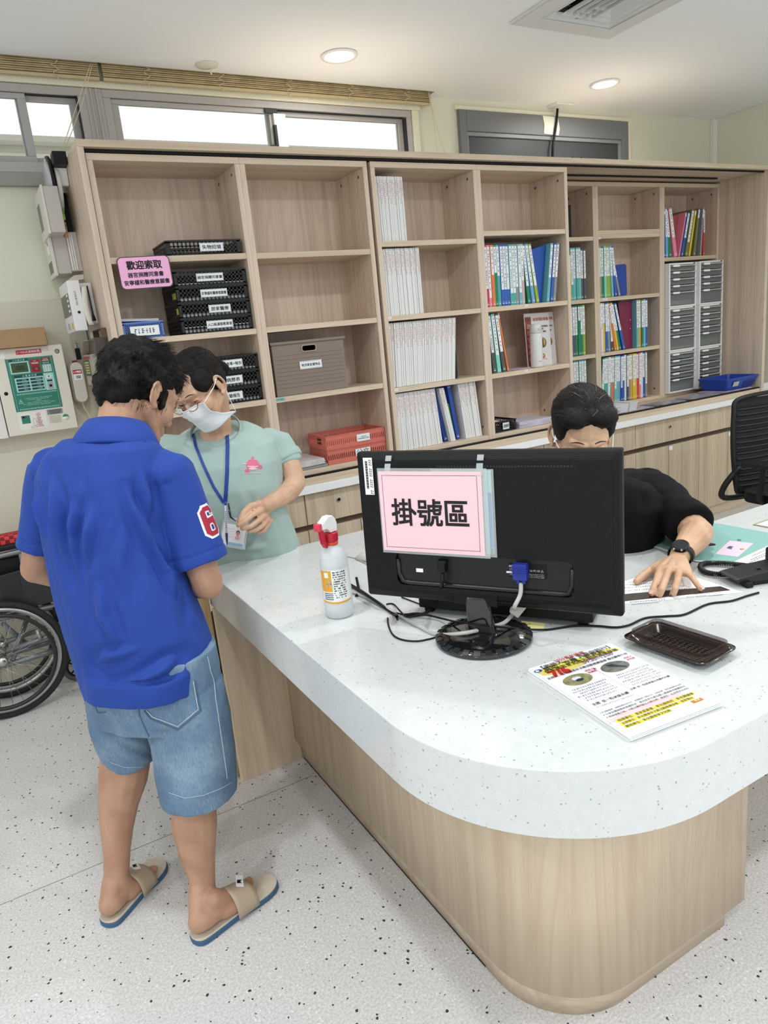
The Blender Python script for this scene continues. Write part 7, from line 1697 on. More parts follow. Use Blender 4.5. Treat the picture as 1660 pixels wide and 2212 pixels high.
# slippers
SOLE = mat('slipper_sole', '3c5f80', .6); TOPS = mat('slipper_top', 'c9bfae', .7); STR = mat('slipper_strap', 'c7b59e', .4, alpha=.72)
for (h, d, n, L), lab in zip(feet, ('beige open slipper with blue sole on the man\'s right foot', 'beige open slipper with blue sole on the man\'s left foot')):
    t = thing('slipper', lab, 'slipper', (h.x, h.y, 0), 0)
    L2 = L + .035
    ol = [(-.002, 0), (.003, .020), (.02, .034), (.07, .033), (.13, .032), (L2 * .72, .044), (L2 * .88, .043), (L2 * .97, .028), (L2, .005), (L2 * .98, -.022), (L2 * .88, -.040), (L2 * .72, -.043), (.13, -.034), (.07, -.034), (.02, -.032), (.003, -.019)]
    q = smooth_path([Vector((x, y, 0)) for x, y in ol + ol[:1]], 4)[:-1]
    T2 = Matrix(((d.x, n.x, 0, h.x), (d.y, n.y, 0, h.y), (0, 0, 1, 0), (0, 0, 0, 1)))
    build('sole', MB().prism([(p_.x, p_.y) for p_ in q], .0005, .016, T2), SOLE, t, bevel=.003)
    build('footbed', MB().prism([(p_.x * .985 + .001, p_.y * .95) for p_ in q], .0163, .0215, T2), TOPS, t, bevel=.001)
    mb = MB(); m_ = 14; kx = 6
    for i in range(kx):
        u = .43 + .25 * i / (kx - 1); x = L2 * u; hh_ = .071 - .020 * (i / (kx - 1))
        for j in range(m_ + 1):
            a = PI * j / m_; mb.v.append(tuple(h - Z3 * h.z + d * x + n * (.047 * math.cos(a)) + Z3 * (.014 + hh_ * max(0, math.sin(a)) ** .7)))
    for i in range(kx - 1):
        for j in range(m_): mb.f.append((i * (m_ + 1) + j, i * (m_ + 1) + j + 1, (i + 1) * (m_ + 1) + j + 1, (i + 1) * (m_ + 1) + j)); mb.sm.append(True)
    o = build('strap', mb, STR, t); sm_ = o.modifiers.new('t', 'SOLIDIFY'); sm_.thickness = .0022
    c = h - Z3 * h.z + d * (L2 * .61) + n * .010 + Z3 * (.014 + .055 + .004)
    e1 = d * .8 - n * .5; e1.normalize(); e2 = Z3.cross(e1)
    sl = -Z3 * .25
    build('emblem', MB().obox(c, (e2 + Z3 * .0) * .022, e1 * .010 + sl * .010, Z3 * .0008), PAPER, t, bevel=.0005)
    build('emblem_cat', MB().add([c + Z3 * .0012 + e2 * a_ + (e1 + sl) * b_ for a_, b_ in ((-.009, -.007), (-.010, .007), (-.006, .003), (0, .003), (.004, .008), (.004, -.006))], [tuple(range(6))]), BLACK, t)
    s = MB(); write(s, 'MEOW', c + Z3 * .0012 + e2 * .012 , e2, (e1 + sl).normalized(), w_=.013, bold=.02) if False else None
# polo shirt
POLO, tt, bb = newmat('polo_blue'); bb.inputs['Base Color'].default_value = lin('123a90'); bb.inputs['Roughness'].default_value = .8; bb.inputs['Sheen Weight'].default_value = .15; bb.inputs['Sheen Tint'].default_value = lin('7fa6f0')
tc = tt.nodes.new('ShaderNodeTexCoord'); n2 = tt.nodes.new('ShaderNodeTexNoise'); n2.inputs['Scale'].default_value = 450; tt.links.new(tc.outputs['Object'], n2.inputs['Vector']); bp = tt.nodes.new('ShaderNodeBump'); bp.inputs['Strength'].default_value = .3; bp.inputs['Distance'].default_value = .001; tt.links.new(n2.outputs[0], bp.inputs['Height']); tt.links.new(bp.outputs[0], bb.inputs['Normal'])
P = MB()
loft(P, [pring(196, 300, 938, 1.945, .060, AZT), pring(140, 330, 945, 1.945, .085, AZT, tilt=-.1), pring(98, 352, 975, 1.94, .105, AZT, tilt=-.1), pring(84, 362, 1020, 1.935, .122, AZT), pring(88, 362, 1080, 1.925, .130, AZT), pring(98, 368, 1150, 1.91, .130, AZT), pring(112, 384, 1220, 1.90, .130, AZT),
         pring(128, 412, 1290, 1.885, .135, 50), pring(146, 438, 1350, 1.875, .142, 48), pring(163, 455, 1400, 1.87, .146, 47), pring(176, 460, 1440, 1.865, .148, 46), pring(188, 462, 1468, 1.86, .150, 46, tilt=-.10)])
# rear hem a little lower than the front, slit at the side
f6, r6 = dirs(46); hb = at(318, 1488, Y=1.86)
loft(P, [ering(at(310, 1440, Y=1.83) , f6, r6, .156, .128, tilt=-.1), ering(at(311, 1492, Y=1.82), f6, r6, .153, .118, tilt=-.1)])
def sleeve(P, s_, e_, r0_, r1_, frac):
    d = (e_ - s_).normalized(); end = s_.lerp(e_, frac); rs = []; a = d.cross(Vector((0, 1, .1))).normalized(); b = d.cross(a)
    for k in range(7):
        u = k / 6; c = s_.lerp(end, u); r = r0_ + (r1_ - r0_) * u; rs.append([c + (a * math.cos(2 * PI * j / 24) + b * math.sin(2 * PI * j / 24)) * r for j in range(24)])
    loft(P, rs); return a, b, d, end
ellip(P, shR - Z3 * .015, r0 * .062, f0 * .068, Z3 * .058); ellip(P, shL - Z3 * .02, r0 * .056, f0 * .066, Z3 * .052)
aR, bR, dR, enR = sleeve(P, shR - Z3 * .015, elR + (elR - shR).normalized() * 0, .062, .073, .80); aL, bL, dL, enL = sleeve(P, shL - Z3 * .015, elL, .060, .062, .80)
capsule(P, nb0 - Z3 * .06 + f0 * .0, shR - Z3 * .01, .062, .055); capsule(P, nb0 - Z3 * .06, shL - Z3 * .012, .062, .052)
pf = [([A(128, 985, 1.95), A(118, 1080, 1.87), A(122, 1180, 1.84), A(140, 1290, 1.82)], .013, .010), ([A(165, 1070, 1.85), A(150, 1160, 1.82), A(152, 1260, 1.80), A(178, 1380, 1.78)], .014, .011),
      ([A(100, 1020, 1.97), A(88, 1090, 1.93), A(95, 1160, 1.90)], .010, .008), ([A(215, 1050, 1.84), A(190, 1150, 1.80), A(176, 1240, 1.79)], .014, .009), ([A(262, 1035, 1.80), A(290, 1100, 1.78), A(318, 1160, 1.77), A(345, 1210, 1.77)], .012, .008),
      ([A(300, 1010, 1.80), A(315, 1070, 1.79), A(325, 1130, 1.77)], .011, .007), ([A(185, 1010, 1.86), A(178, 1060, 1.84), A(170, 1110, 1.83)], .010, .005), ([A(170, 1450, 1.80), A(230, 1420, 1.76), A(300, 1400, 1.72)], .012, .006),
      ([A(240, 1480, 1.77), A(310, 1465, 1.72), A(390, 1425, 1.68), A(445, 1390, 1.70)], .013, .008), ([A(165, 1400, 1.80), A(200, 1440, 1.78), A(250, 1455, 1.75)], .011, .006), ([A(400, 1300, 1.74), A(430, 1340, 1.72), A(452, 1380, 1.74)], .012, .009),
      ([A(375, 1235, 1.78), A(410, 1300, 1.74), A(420, 1370, 1.71)], .012, .008), ([A(215, 1240, 1.80), A(225, 1330, 1.77), A(262, 1400, 1.74)], .014, .007), ([A(330, 1180, 1.77), A(360, 1240, 1.77), A(385, 1300, 1.74)], .010, .008),
      ([A(270, 1130, 1.78), A(258, 1220, 1.77), A(280, 1300, 1.75)], .016, .005)]
armh = [(shR + r0 * -.035 + Z3 * .05 - f0 * .0), ]
seamR = [A(395, 1005, 1.83), A(352, 1050, 1.78), A(335, 1110, 1.76), A(345, 1175, 1.76)]
slD, slE = (elR - shR).normalized(), enR
def dpolo(co, nr):
    d = fbm(co, (8, 8, 2.5), 2.2) * .008 + fbm(co, (24, 24, 5), 5.5) * .0035 + fbm(co, (60, 60, 30), 3.5) * .0008
    for q, w_, a_ in pf: d += fold(co, q, w_, a_ * 2.5)
    dd, _ = seg_d(co, seamR[0], seamR[1]); d2, _ = seg_d(co, seamR[1], seamR[2]); d3, _ = seg_d(co, seamR[2], seamR[3]); m = np.minimum(np.minimum(dd, d2), d3); d -= .004 * np.exp(-(m / .006) ** 2)
    # rib above the sleeve hems
    for s_, e_, en in ((shR, elR, enR), (shL, elL, enL)):
        ax = np.array((e_ - s_).normalized()); h = (co - np.array(en)) @ ax; near = np.linalg.norm(co - np.array(en), axis=1) < .12
        d -= near * .0022 * np.exp(-((h + .032) / .003) ** 2)
    return d
po_, bv_polo = sculpt('polo_shirt', P, POLO, man, .0045, 6, dpolo)
# collar
mb = MB(); n = 40; rsl = []
cu = (H1.p(0, -.03, -.04) - nb0).normalized(); cu = (Z3 * .9 + f0 * .42).normalized(); ca_ = r0; cb_ = cu.cross(ca_)
for rad, hgt in ((.070, .016), (.074, .044), (.080, .048), (.098, .020), (.118, -.024), (.114, -.030), (.092, .000), (.074, .014)):
    rsl.append([nb0 + Vector((0, 0, -.022)) - f0 * .004 + cu * (hgt) + ca_ * (rad * 1.02 * math.cos(2 * PI * j / n)) + cb_ * (rad * .92 * math.sin(2 * PI * j / n)) for j in range(n)])
rsl.append(rsl[0]); mb.rings(rsl, cap=False); build('collar', mb, POLO, po_)
# number on the sleeve, laid on the cloth
wd = (Vector((0, 0, CAMZ)) - at(440, 1128, Y=1.80)).normalized(); ax = (enR - shR).normalized(); c6 = at(441, 1127, Y=1.80); side = ax.cross(wd).normalized()
if side.dot(Vector(RC[0])) < 0: side = -side
rad6 = (c6 - (shR + ax * ((c6 - shR).dot(ax))));
def fr6(x, y):
    base = shR + ax * ((c6 - shR).dot(ax)) - ax * y; a0 = math.atan2(side.dot(rad6), wd.dot(rad6)) if False else None
    ang = 1.02 + x / .062; ov = wd - ax * wd.dot(ax); ov.normalize(); dv = ov * math.cos(ang) + side * math.sin(ang); return base + dv * .16, -dv
def octp(x0, x1, y0, y1, c): return [(x0 + c, y0), (x1 - c, y0), (x1, y0 + c), (x1, y1 - c), (x1 - c, y1), (x0 + c, y1), (x0, y1 - c), (x0, y0 + c)]
O1, O2 = inpoly(octp(-.030, .030, -.045, .045, .014)), inpoly(octp(-.024, .024, -.039, .039, .011))
Hlo = inpoly(octp(-.009, .009, -.027, -.006, .003)); Hhi = inpoly([(-.009, .010), (.026, .010), (.026, .018), (.009, .018), (.009, .027), (-.009, .027)])
Hlo2 = inpoly(octp(-.005, .005, -.023, -.010, .001)); Hhi2 = inpoly([(-.005, .014), (.032, .014), (.032, .014), (.005, .016), (.005, .023), (-.005, .023)])
wh = cells(lambda x, y: O1(x, y) and not Hlo2(x, y) and not Hhi2(x, y), bv_polo, fr6, -.032, .032, -.046, .046, .0015, .0008); build('number_outline', wh, mat('patch_white', 'e9e9ec', .7), po_)
rd6 = cells(lambda x, y: O2(x, y) and not Hlo(x, y) and not Hhi(x, y), bv_polo, fr6, -.032, .032, -.046, .046, .0015, .0018); build('number_patch', rd6, mat('patch_red', 'a3243f', .7), po_)
# hair: cap plus tufts
HM = MB(); H1.e(HM, 0, -.022, .050, .085, .102, .084); H1.e(HM, 0, -.060, .000, .072, .058, .072); H1.e(HM, 0, .045, .075, .062, .055, .045); H1.e(HM, .066, .026, -.008, .011, .010, .026); H1.e(HM, .050, -.020, .020, .032, .060, .045); H1.e(HM, -.050, -.020, .020, .032, .060, .045)
def dhair(co, nr): return fbm(co, (38, 38, 38), 7) * .010 + fbm(co, (90, 90, 90), 2) * .004
ha_, bv_h = sculpt('hair', HM, HAIR, man, .004, 4, dhair)
rnd = random.Random(44); roots = []
for k in range(5200):
    v = Vector((rnd.gauss(0, 1), rnd.gauss(0, 1), rnd.gauss(0, 1))).normalized(); loc = (v.dot(H1.R), v.dot(H1.F), v.dot(H1.U))
    if loc[2] < -.55 or (loc[1] > .45 and loc[2] < .15): continue
    o = H1.p(0, -.02, .035) + v * .3; h = bv_h.ray_cast(o, -v)
    if h[0] is None: continue
    p_ = h[0]; nz = noise.noise_vector(p_ * 16); flow = (H1.F * .85 * (1 if loc[2] > .3 else .1) - H1.U * (.75 - .9 * max(0, loc[2])) + H1.R * .15 + nz * .75)
    d = (v * .38 + flow * .8).normalized(); b = (flow + Vector((rnd.gauss(0, .25), rnd.gauss(0, .25), rnd.gauss(0, .25)))) * .35
    top = max(0, loc[2]); roots.append((p_ - v * .006, d, b, rnd.uniform(.014, .024) + .012 * top, rnd.uniform(.0007, .0013)))
strands('hair_strands', roots, ha_, mat('hair_strand', '15110f', .5, spec=.35))
# sideburn and nape strands
roots = []
for k in range(420):
    x = rnd.uniform(-.06, .075); z = rnd.uniform(-.055, -.01); y = -.078 + .02 * abs(x) / .07
    o = H1.p(x, -.3, z); h = bv_man.ray_cast(o, H1.F)
    if h[0] is None: continue
    roots.append((h[0], (-H1.U + H1.R * rnd.uniform(-.3, .3) - H1.F * .2).normalized(), H1.F * .1, rnd.uniform(.010, .022), .0005))
for k in range(50):
    y, z = rnd.uniform(.018, .036), rnd.uniform(-.045, .02); h = bv_man.ray_cast(H1.p(.2, y, z), -H1.R)
    if h[0] is not None: roots.append((h[0], (-H1.U + H1.F * rnd.uniform(-.1, .3)).normalized(), H1.F * .05, rnd.uniform(.008, .018), .0005))
strands('nape_hair', roots, ha_, mat('hair_strand', '15110f', .5, spec=.35))
ph_ = thing('mobile_phone', 'phone with a reddish case held in front of the man\'s waist', 'phone', at(399, 1250, Y=2.0), 0)
build('case', MB().obox(haR - r0 * .10 + f0 * .0 + Z3 * .0, r0 * .036, (f0 * .5 + Z3 * .8).normalized() * .07, (f0 * .8 - Z3 * .5).normalized() * .005), mat('phone_red', '7d2f3c', .3), ph_, bevel=.003)
# ------------------------------------------------------------------ woman in the pale green shirt
def brushed(H, bv, ps, part_z=None, dens=900, seed=3, rad=.0006, L=(.03, .05), front=.075, side=None, off=.0005):
    """hair strands lying on the cap, combed back from the hairline"""
    rnd = random.Random(seed); roots = []
    for k in range(dens):
        v = Vector((rnd.gauss(0, 1), rnd.gauss(0, 1), rnd.gauss(0, 1))).normalized(); l = (v.dot(H.R), v.dot(H.F), v.dot(H.U))
        if l[2] < -.35 or (l[1] > .35 and l[2] < .5): continue
        h = bv.ray_cast(H.p(0, -.02, .035) + v * .3, -v)
        if h[0] is None: continue
        x = (h[0] - H.c).dot(H.R); t_ = (-H.F * (.9 if l[2] > .1 else .6) + H.R * math.copysign(1.0 if l[1] > .1 else .35, x) * abs(l[0]) ** .5 - H.U * (.45 if l[1] > .2 else .15)); n = h[1] if h[1].dot(v) > 0 else -h[1]
        t_ = (t_ - n * t_.dot(n)).normalized(); roots.append((h[0] + n * off, t_, -n * .5 * 1.0, rnd.uniform(*L), rnd.uniform(.6, 1.4) * rad))
    return roots
SK2 = skin('skin_woman', 'cba68a')
AZ2 = 236
w2 = thing('person', 'person in a pale green T-shirt, glasses, face mask and blue lanyard, leaning over the counter', 'person', (.75, 2.45, 0), 0)
f2, r2 = dirs(AZ2)
hc2 = at(432, 838, Y=2.33); nb2 = at(468, 930, Y=2.395)
H2 = Head(hc2, 214, 30, 10, .98)
sl2, sr2 = at(580, 946, Y=2.40), at(352, 962, Y=2.47)      # left shoulder (right in the picture), right shoulder
el2, wr2 = at(638, 1042, Y=2.31), at(576, 1091, Y=2.21)
B = MB(); H2.base(B)
capsule(B, nb2 - Z3 * .02, H2.p(0, -.030, -.05), .052, .050); capsule(B, nb2 - Z3 * .04, nb2 + Z3 * .01, .065, .053)
hp2 = at(560, 1190, Y=2.46)
capsule(B, hp2, nb2 - Z3 * .10, .09, .085)
capsule(B, nb2 - Z3 * .085, sl2 - Z3 * .022, .042, .040); capsule(B, nb2 - Z3 * .085, sr2 - Z3 * .022, .042, .040)
chain(B, [sl2 - Z3 * .02, at(618, 985, Y=2.36), el2, at(626, 1060, Y=2.28), at(600, 1079, Y=2.245), wr2], [.046, .044, .038, .036, .031, .0255])
er2 = at(372, 1090, Y=2.44); hr2 = at(400, 1185, Y=2.34)
chain(B, [sr2 - Z3 * .02, er2, hr2], [.045, .038, .027]); ellip(B, hr2 + (hr2 - er2).normalized() * .05, (hr2 - er2).normalized() * .05, Z3 * .018, r2 * .035)
for k in range(4): q = hr2 + (hr2 - er2).normalized() * .08 + r2 * (.03 - .02 * k); finger(B, [q, q + (hr2 - er2).normalized() * .03 - Z3 * .01, q + (hr2 - er2).normalized() * .045 - Z3 * .03], .009, .007)
# pinching left hand
def a2(x, y, Y): return at(x, y, Y=Y)
ellip(B, a2(566, 1100, 2.225), (a2(545, 1118, 2.19) - a2(588, 1080, 2.26)) * .52, (a2(585, 1118, 2.23) - a2(548, 1088, 2.22)) * .46, Vector((.2, .9, .1)).normalized() * .017)
capsule(B, wr2, a2(570, 1100, 2.235), .0265, .026)
finger(B, [a2(560, 1088, 2.215), a2(540, 1094, 2.19), a2(526, 1108, 2.17), a2(517, 1126, 2.155)], .0125, .0085)
finger(B, [a2(566, 1102, 2.20), a2(545, 1112, 2.165), a2(527, 1128, 2.145), a2(515, 1135, 2.145)], .0105, .0080)
finger(B, [a2(574, 1112, 2.205), a2(556, 1126, 2.17), a2(540, 1138, 2.15), a2(524, 1142, 2.150)], .0105, .0080)
finger(B, [a2(580, 1120, 2.215), a2(567, 1136, 2.18), a2(552, 1146, 2.165), a2(538, 1148, 2.165)], .0098, .0075)
finger(B, [a2(586, 1124, 2.23), a2(578, 1138, 2.205), a2(568, 1148, 2.19), a2(556, 1151, 2.19)], .0088, .0070)
# hips and legs stay hidden behind the counter
for q in (-1, 1):
    capsule(B, hp2 - Z3 * .10 + r2 * q * .08, Vector((.74 + q * .10, 2.46 - q * .03, .50)), .085, .06); capsule(B, Vector((.74 + q * .10, 2.46 - q * .03, .50)), Vector((.72 + q * .11, 2.47 - q * .03, .09)), .055, .04)
bd2, bv2 = sculpt('body', B, SK2, w2, .0032, 4)
H2.face(bv2, w2, closed=.35)
# trousers and shoes
T_ = MB(); loft(T_, [ering(hp2 + Z3 * z, f2, r2, a, b) for z, a, b in ((-.24, .14, .11), (-.12, .15, .11), (.02, .14, .10))])
for q in (-1, 1): chain(T_, [hp2 - Z3 * .15 + r2 * q * .08, Vector((.74 + q * .10, 2.46 - q * .03, .50)), Vector((.72 + q * .11, 2.47 - q * .03, .10))], [.098, .078, .066])
sculpt('trousers', T_, mat('trousers_black', '1a1b1e', .85), w2, .008, 5)
for q, lab in ((-1, 'grey shoe of the woman in the green shirt, glimpsed beside the counter end panel'), (1, 'other grey shoe of the woman in the green shirt, hidden behind the counter')):
    c = Vector((.66 + (q + 1) * .11, 2.42 - .0 * q, 0)); t = thing('shoe', lab, 'shoe', c, 0)
    mb = MB(); chain(mb, [c + Vector((.01, .10, .045)), c + Vector((0, 0, .04)), c + Vector((-.02, -.10, .032))], [.042, .042, .030]); sculpt('upper', mb, mat('shoe_grey', 'a9a49b', .7), t, .004, 4)
    build('sole', MB().prism([(p_.x, p_.y) for p_ in smooth_path([c + Vector(v) for v in ((-.05, -.12, 0), (-.065, -.05, 0), (-.045, .10, 0), (.01, .15, 0), (.055, .10, 0), (.045, -.05, 0), (.01, -.125, 0), (-.05, -.12, 0))], 5)[:-1]], .0005, .02), mat('shoe_sole', '2b2b2c', .6), t)
# T-shirt
TSH, tt, bb = newmat('tshirt_green'); bb.inputs['Base Color'].default_value = lin('9db4ae'); bb.inputs['Roughness'].default_value = .85; bb.inputs['Sheen Weight'].default_value = .2
tc = tt.nodes.new('ShaderNodeTexCoord'); n2 = tt.nodes.new('ShaderNodeTexNoise'); n2.inputs['Scale'].default_value = 500; tt.links.new(tc.outputs['Object'], n2.inputs['Vector']); bp = tt.nodes.new('ShaderNodeBump'); bp.inputs['Strength'].default_value = .2; bp.inputs['Distance'].default_value = .001; tt.links.new(n2.outputs[0], bp.inputs['Height']); tt.links.new(bp.outputs[0], bb.inputs['Normal'])
P = MB()
loft(P, [pring(392, 545, 930, 2.405, .070, AZ2, tilt=-.35), pring(370, 572, 942, 2.405, .088, AZ2, tilt=-.25), pring(352, 596, 960, 2.41, .10, AZ2, tilt=-.1), pring(352, 608, 1000, 2.405, .125, AZ2), pring(362, 612, 1050, 2.40, .135, AZ2), pring(385, 618, 1100, 2.395, .130, AZ2), pring(405, 632, 1145, 2.40, .130, AZ2), pring(425, 645, 1180, 2.40, .135, AZ2), pring(440, 654, 1210, 2.405, .14, AZ2), pring(455, 652, 1240, 2.42, .13, AZ2)])
capsule(P, nb2 - Z3 * .072 + r2 * -.04, sl2 - Z3 * .015, .055, .050); capsule(P, nb2 - Z3 * .072 + r2 * .04, sr2 - Z3 * .015, .055, .050)
def tubeloft(P, pts, rads):
    rs = []
    for k, c in enumerate(pts):
        d = (pts[min(k + 1, len(pts) - 1)] - pts[max(k - 1, 0)]).normalized(); a = d.cross(Vector((0, 1, .2))).normalized(); b = d.cross(a); rs.append([c + (a * math.cos(2 * PI * j / 24) + b * math.sin(2 * PI * j / 24)) * rads[k] for j in range(24)])
    loft(P, rs)
tubeloft(P, [sl2 - Z3 * .01, at(600, 958, Y=2.39), at(612, 985, Y=2.375), at(617, 1000, Y=2.368)], [.042, .053, .061, .062])
tubeloft(P, [sr2 - Z3 * .015, sr2.lerp(er2, .4), sr2.lerp(er2, .75)], [.055, .063, .066])
gf = [([A(430, 985, 2.26), A(455, 1060, 2.24), A(478, 1130, 2.25)], .016, .005), ([A(575, 985, 2.30), A(585, 1030, 2.30), A(590, 1080, 2.32)], .012, .007), ([A(400, 970, 2.28), A(385, 1040, 2.30)], .014, .006), ([A(505, 1190, 2.26), A(560, 1180, 2.26), A(620, 1172, 2.28)], .012, .006),
      ([A(590, 1130, 2.28), A(612, 1150, 2.29), A(640, 1165, 2.31)], .012, .006), ([A(520, 1060, 2.24), A(530, 1110, 2.24), A(560, 1160, 2.25)], .018, .004), ([A(560, 940, 2.32), A(575, 985, 2.31)], .010, .005), ([A(490, 1160, 2.25), A(500, 1200, 2.26)], .010, .007)]
def dtee(co, nr):
    d = fbm(co, (9, 9, 5), 8.2) * .007 + fbm(co, (26, 26, 12), 1.5) * .0025
    for q, w_, a_ in gf: d += fold(co, q, w_, a_ * 1.8)
    return d
te_, bvt = sculpt('t_shirt', P, TSH, w2, .0040, 6, dtee)
# rolled cuff and neckband
d = (el2 - sl2).normalized(); mb = MB(); c0 = at(614, 991, Y=2.373); a = d.cross(Vector((0, 1, .2))).normalized(); b = d.cross(a)
mb.rings([[c0 + d * h + (a * math.cos(2 * PI * j / 32) + b * math.sin(2 * PI * j / 32)) * r for j in range(32)] for r, h in ((.062, -.016), (.0665, -.012), (.067, .010), (.0645, .016), (.056, .016), (.054, -.01))], cap=False); build('sleeve_cuff', mb, TSH, te_)
mb = MB(); nn = (nb2 + Z3 * .0); cu = (Z3 * .80 + f2 * .75).normalized(); ca2 = r2; cb2 = cu.cross(ca2); rs = []
for k in range(8):
    th = 2 * PI * k / 8; rs.append([nn + f2 * .010 - Z3 * .006 + cu * (.004 + .010 * math.sin(th)) + (ca2 * math.cos(2 * PI * j / 48) * 1.10 + cb2 * math.sin(2 * PI * j / 48)) * (.080 + .0035 * math.cos(th)) for j in range(48)])
rs.append(rs[0]); mb.rings(rs, cap=False); build('neckband', mb, TSH, te_)
# plain pink chest print
c = at(546, 1005, Y=2.28)
def frl(x, y): o = Vector((0, 0, CAMZ)); tgt = c + Vector(RC[0]) * x - Vector(RC[1]) * y; d_ = (tgt - o).normalized(); return o, d_
body_ = lambda x, y: (x / .022) ** 2 + ((y - .002) / .018) ** 2 < 1
big = lambda x, y: body_(x, y) or (x ** 2 + (y - .024) ** 2 < .005 ** 2) or ((x - .026) ** 2 + (y + .006) ** 2 < .007 ** 2) or ((x + .018) ** 2 + (y + .020) ** 2 < .008 ** 2)
build('chest_print', cells(big, bvt, frl, -.04, .04, -.032, .032, .0015, .0008), mat('print_pink', 'cf6f86', .8), te_)
build('chest_print_pale', cells(lambda x, y: ((y + .004) ** 2 < .0016 ** 2 and abs(x) < .018) or ((x / .014) ** 2 + ((y + .011) / .005) ** 2 < 1) or (abs(y + .026) < .001 and abs(x) < .03) or (abs(y - .004) < .001 and -.036 < x < -.02) or (abs(y + .014) < .001 and -.042 < x < -.026), bvt, frl, -.045, .04, -.032, .032, .001, .0016), mat('print_pale', 'e9b9c4', .8), te_)
# hair
HM = MB(); H2.e(HM, 0, -.024, .044, .078, .096, .082); H2.e(HM, 0, -.062, .005, .062, .050, .062); H2.e(HM, .056, .012, .034, .024, .054, .044); H2.e(HM, -.056, .012, .034, .024, .054, .044); H2.e(HM, .052, -.04, .0, .026, .040, .040); H2.e(HM, -.052, -.04, .0, .026, .040, .040); capsule(HM, H2.p(0, -.11, .02), H2.p(0, -.135, -.02), .030 * .98, .024)
ha2, bvh2 = sculpt('hair', HM, HAIR, w2, .0035, 5, lambda co, nr: fbm(co, (60, 60, 60), 4) * .002)
strands('hair_strands', brushed(H2, bvh2, None, dens=2600, rad=.0007), ha2, mat('hair_strand', '191411', .38, spec=.6))
# mask laid over the face
def over(H, bv, x, z, off):
    h = bv.ray_cast(H.p(x, .22, z), -H.F); y = (h[0] - H.c).dot(H.F) / H.k if h[0] is not None else -.02
    return y + off
def mask(H, bv, par, z1=-.014, z0=-.122, X=.066):
    nx, nz = 26, 20; g = np.zeros((nz + 1, nx + 1))
    for i in range(nz + 1):
        for j in range(nx + 1): x = -X + 2 * X * j / nx; g[i, j] = over(H, bv, x * .97, max(z0 + .006, z0 + (z1 - z0) * i / nz), 0)
    for _ in range(2):
        q_ = np.pad(g, 1, mode='edge'); g = np.max([q_[a:a + nz + 1, b:b + nx + 1] for a in range(3) for b in range(3)], axis=0)
    for _ in range(10):   # the cloth bridges hollows
        q_ = np.pad(g, 1, mode='edge'); g = np.maximum(g - .0006, (q_[:-2, 1:-1] + q_[2:, 1:-1] + q_[1:-1, :-2] + q_[1:-1, 2:]) / 4)
    mb = MB()
    for i in range(nz + 1):
        for j in range(nx + 1):
            x = -X + 2 * X * j / nx; z = z0 + (z1 - z0) * i / nz; pl_ = .0018 * abs(((i / nz * 4 + .5) % 1) - .5) * 2 * (1 if 3 < i < nz - 3 else 0)
            zz_ = z + (.004 if i == nz else 0) * (1 - (x / X) ** 2)
            mb.v.append(tuple(H.p(x, g[i, j] + .0050 + pl_, zz_)))
    for i in range(nz):
        for j in range(nx): mb.f.append((i * (nx + 1) + j, i * (nx + 1) + j + 1, (i + 1) * (nx + 1) + j + 1, (i + 1) * (nx + 1) + j)); mb.sm.append(True)
    o = build('face_mask', mb, mat('mask_white', 'eef3f6', .7), par); sm_ = o.modifiers.new('t', 'SOLIDIFY'); sm_.thickness = .0012
    ed = [Vector(mb.v[nz * (nx + 1) + j]) + H.F * .001 * H.k for j in range(nx + 1)]; build('mask_edge', MB().tube(ed, .0016, 6), mat('mask_edge', 'f0f4f6', .7), o)
    for q in (-1, 1):
        jj = nx if q > 0 else 0; ear = (q * .080, -.016, .012); low = (q * .080, -.014, -.040)
        t_ = Vector(mb.v[nz * (nx + 1) + jj]); b_ = Vector(mb.v[jj])
        build('ear_loop', MB().tube(smooth_path([t_, H.p(q * .080, .02, .0), H.p(*ear), H.p(q * .081, -.026, -.012), H.p(*low), b_], 5), .0013, 6), mat('mask_edge', 'f0f4f6', .7), o)
    return o
mask(H2, bv2, w2)
# glasses
GW = mat('wire_copper', 'a5705a', .3, metal=.8); gl = thing('eyeglasses_tmp', None, None)
bpy.data.objects.remove(gl)
mb = MB()
yg = .112
for q in (-1, 1):
    ring = [H2.p(q * .033 + .025 * math.cos(a_), yg - .003 - .006 * abs(math.cos(a_)) * (1 if math.cos(a_) * q > 0 else 0), -.003 + .0165 * math.sin(a_)) for a_ in [2 * PI * j / 32 for j in range(32)]]
    if q: mb.tube(ring, .0013, 6, closed=True)
    mb.tube([H2.p(q * .058, yg - .008, -.004), H2.p(q * .070, .07, -.002), H2.p(q * .079, .0, .008), H2.p(q * .080, -.02, .0)], .0012, 6)
mb.tube([H2.p(-.009, yg - .003, -.006), H2.p(0, yg, -.003), H2.p(.009, yg - .003, -.006)], .0011, 6)
go = build('glasses', mb, GW, w2)
for q in (-1, 1): build('lens', MB().add([H2.p(q * .033 + .024 * math.cos(a_), yg - .005, -.003 + .0155 * math.sin(a_)) for a_ in [2 * PI * j / 24 for j in range(24)]], [tuple(range(24))]), mat('lens_clear', 'f4f7f8', .03, alpha=.12, spec=.7), go)
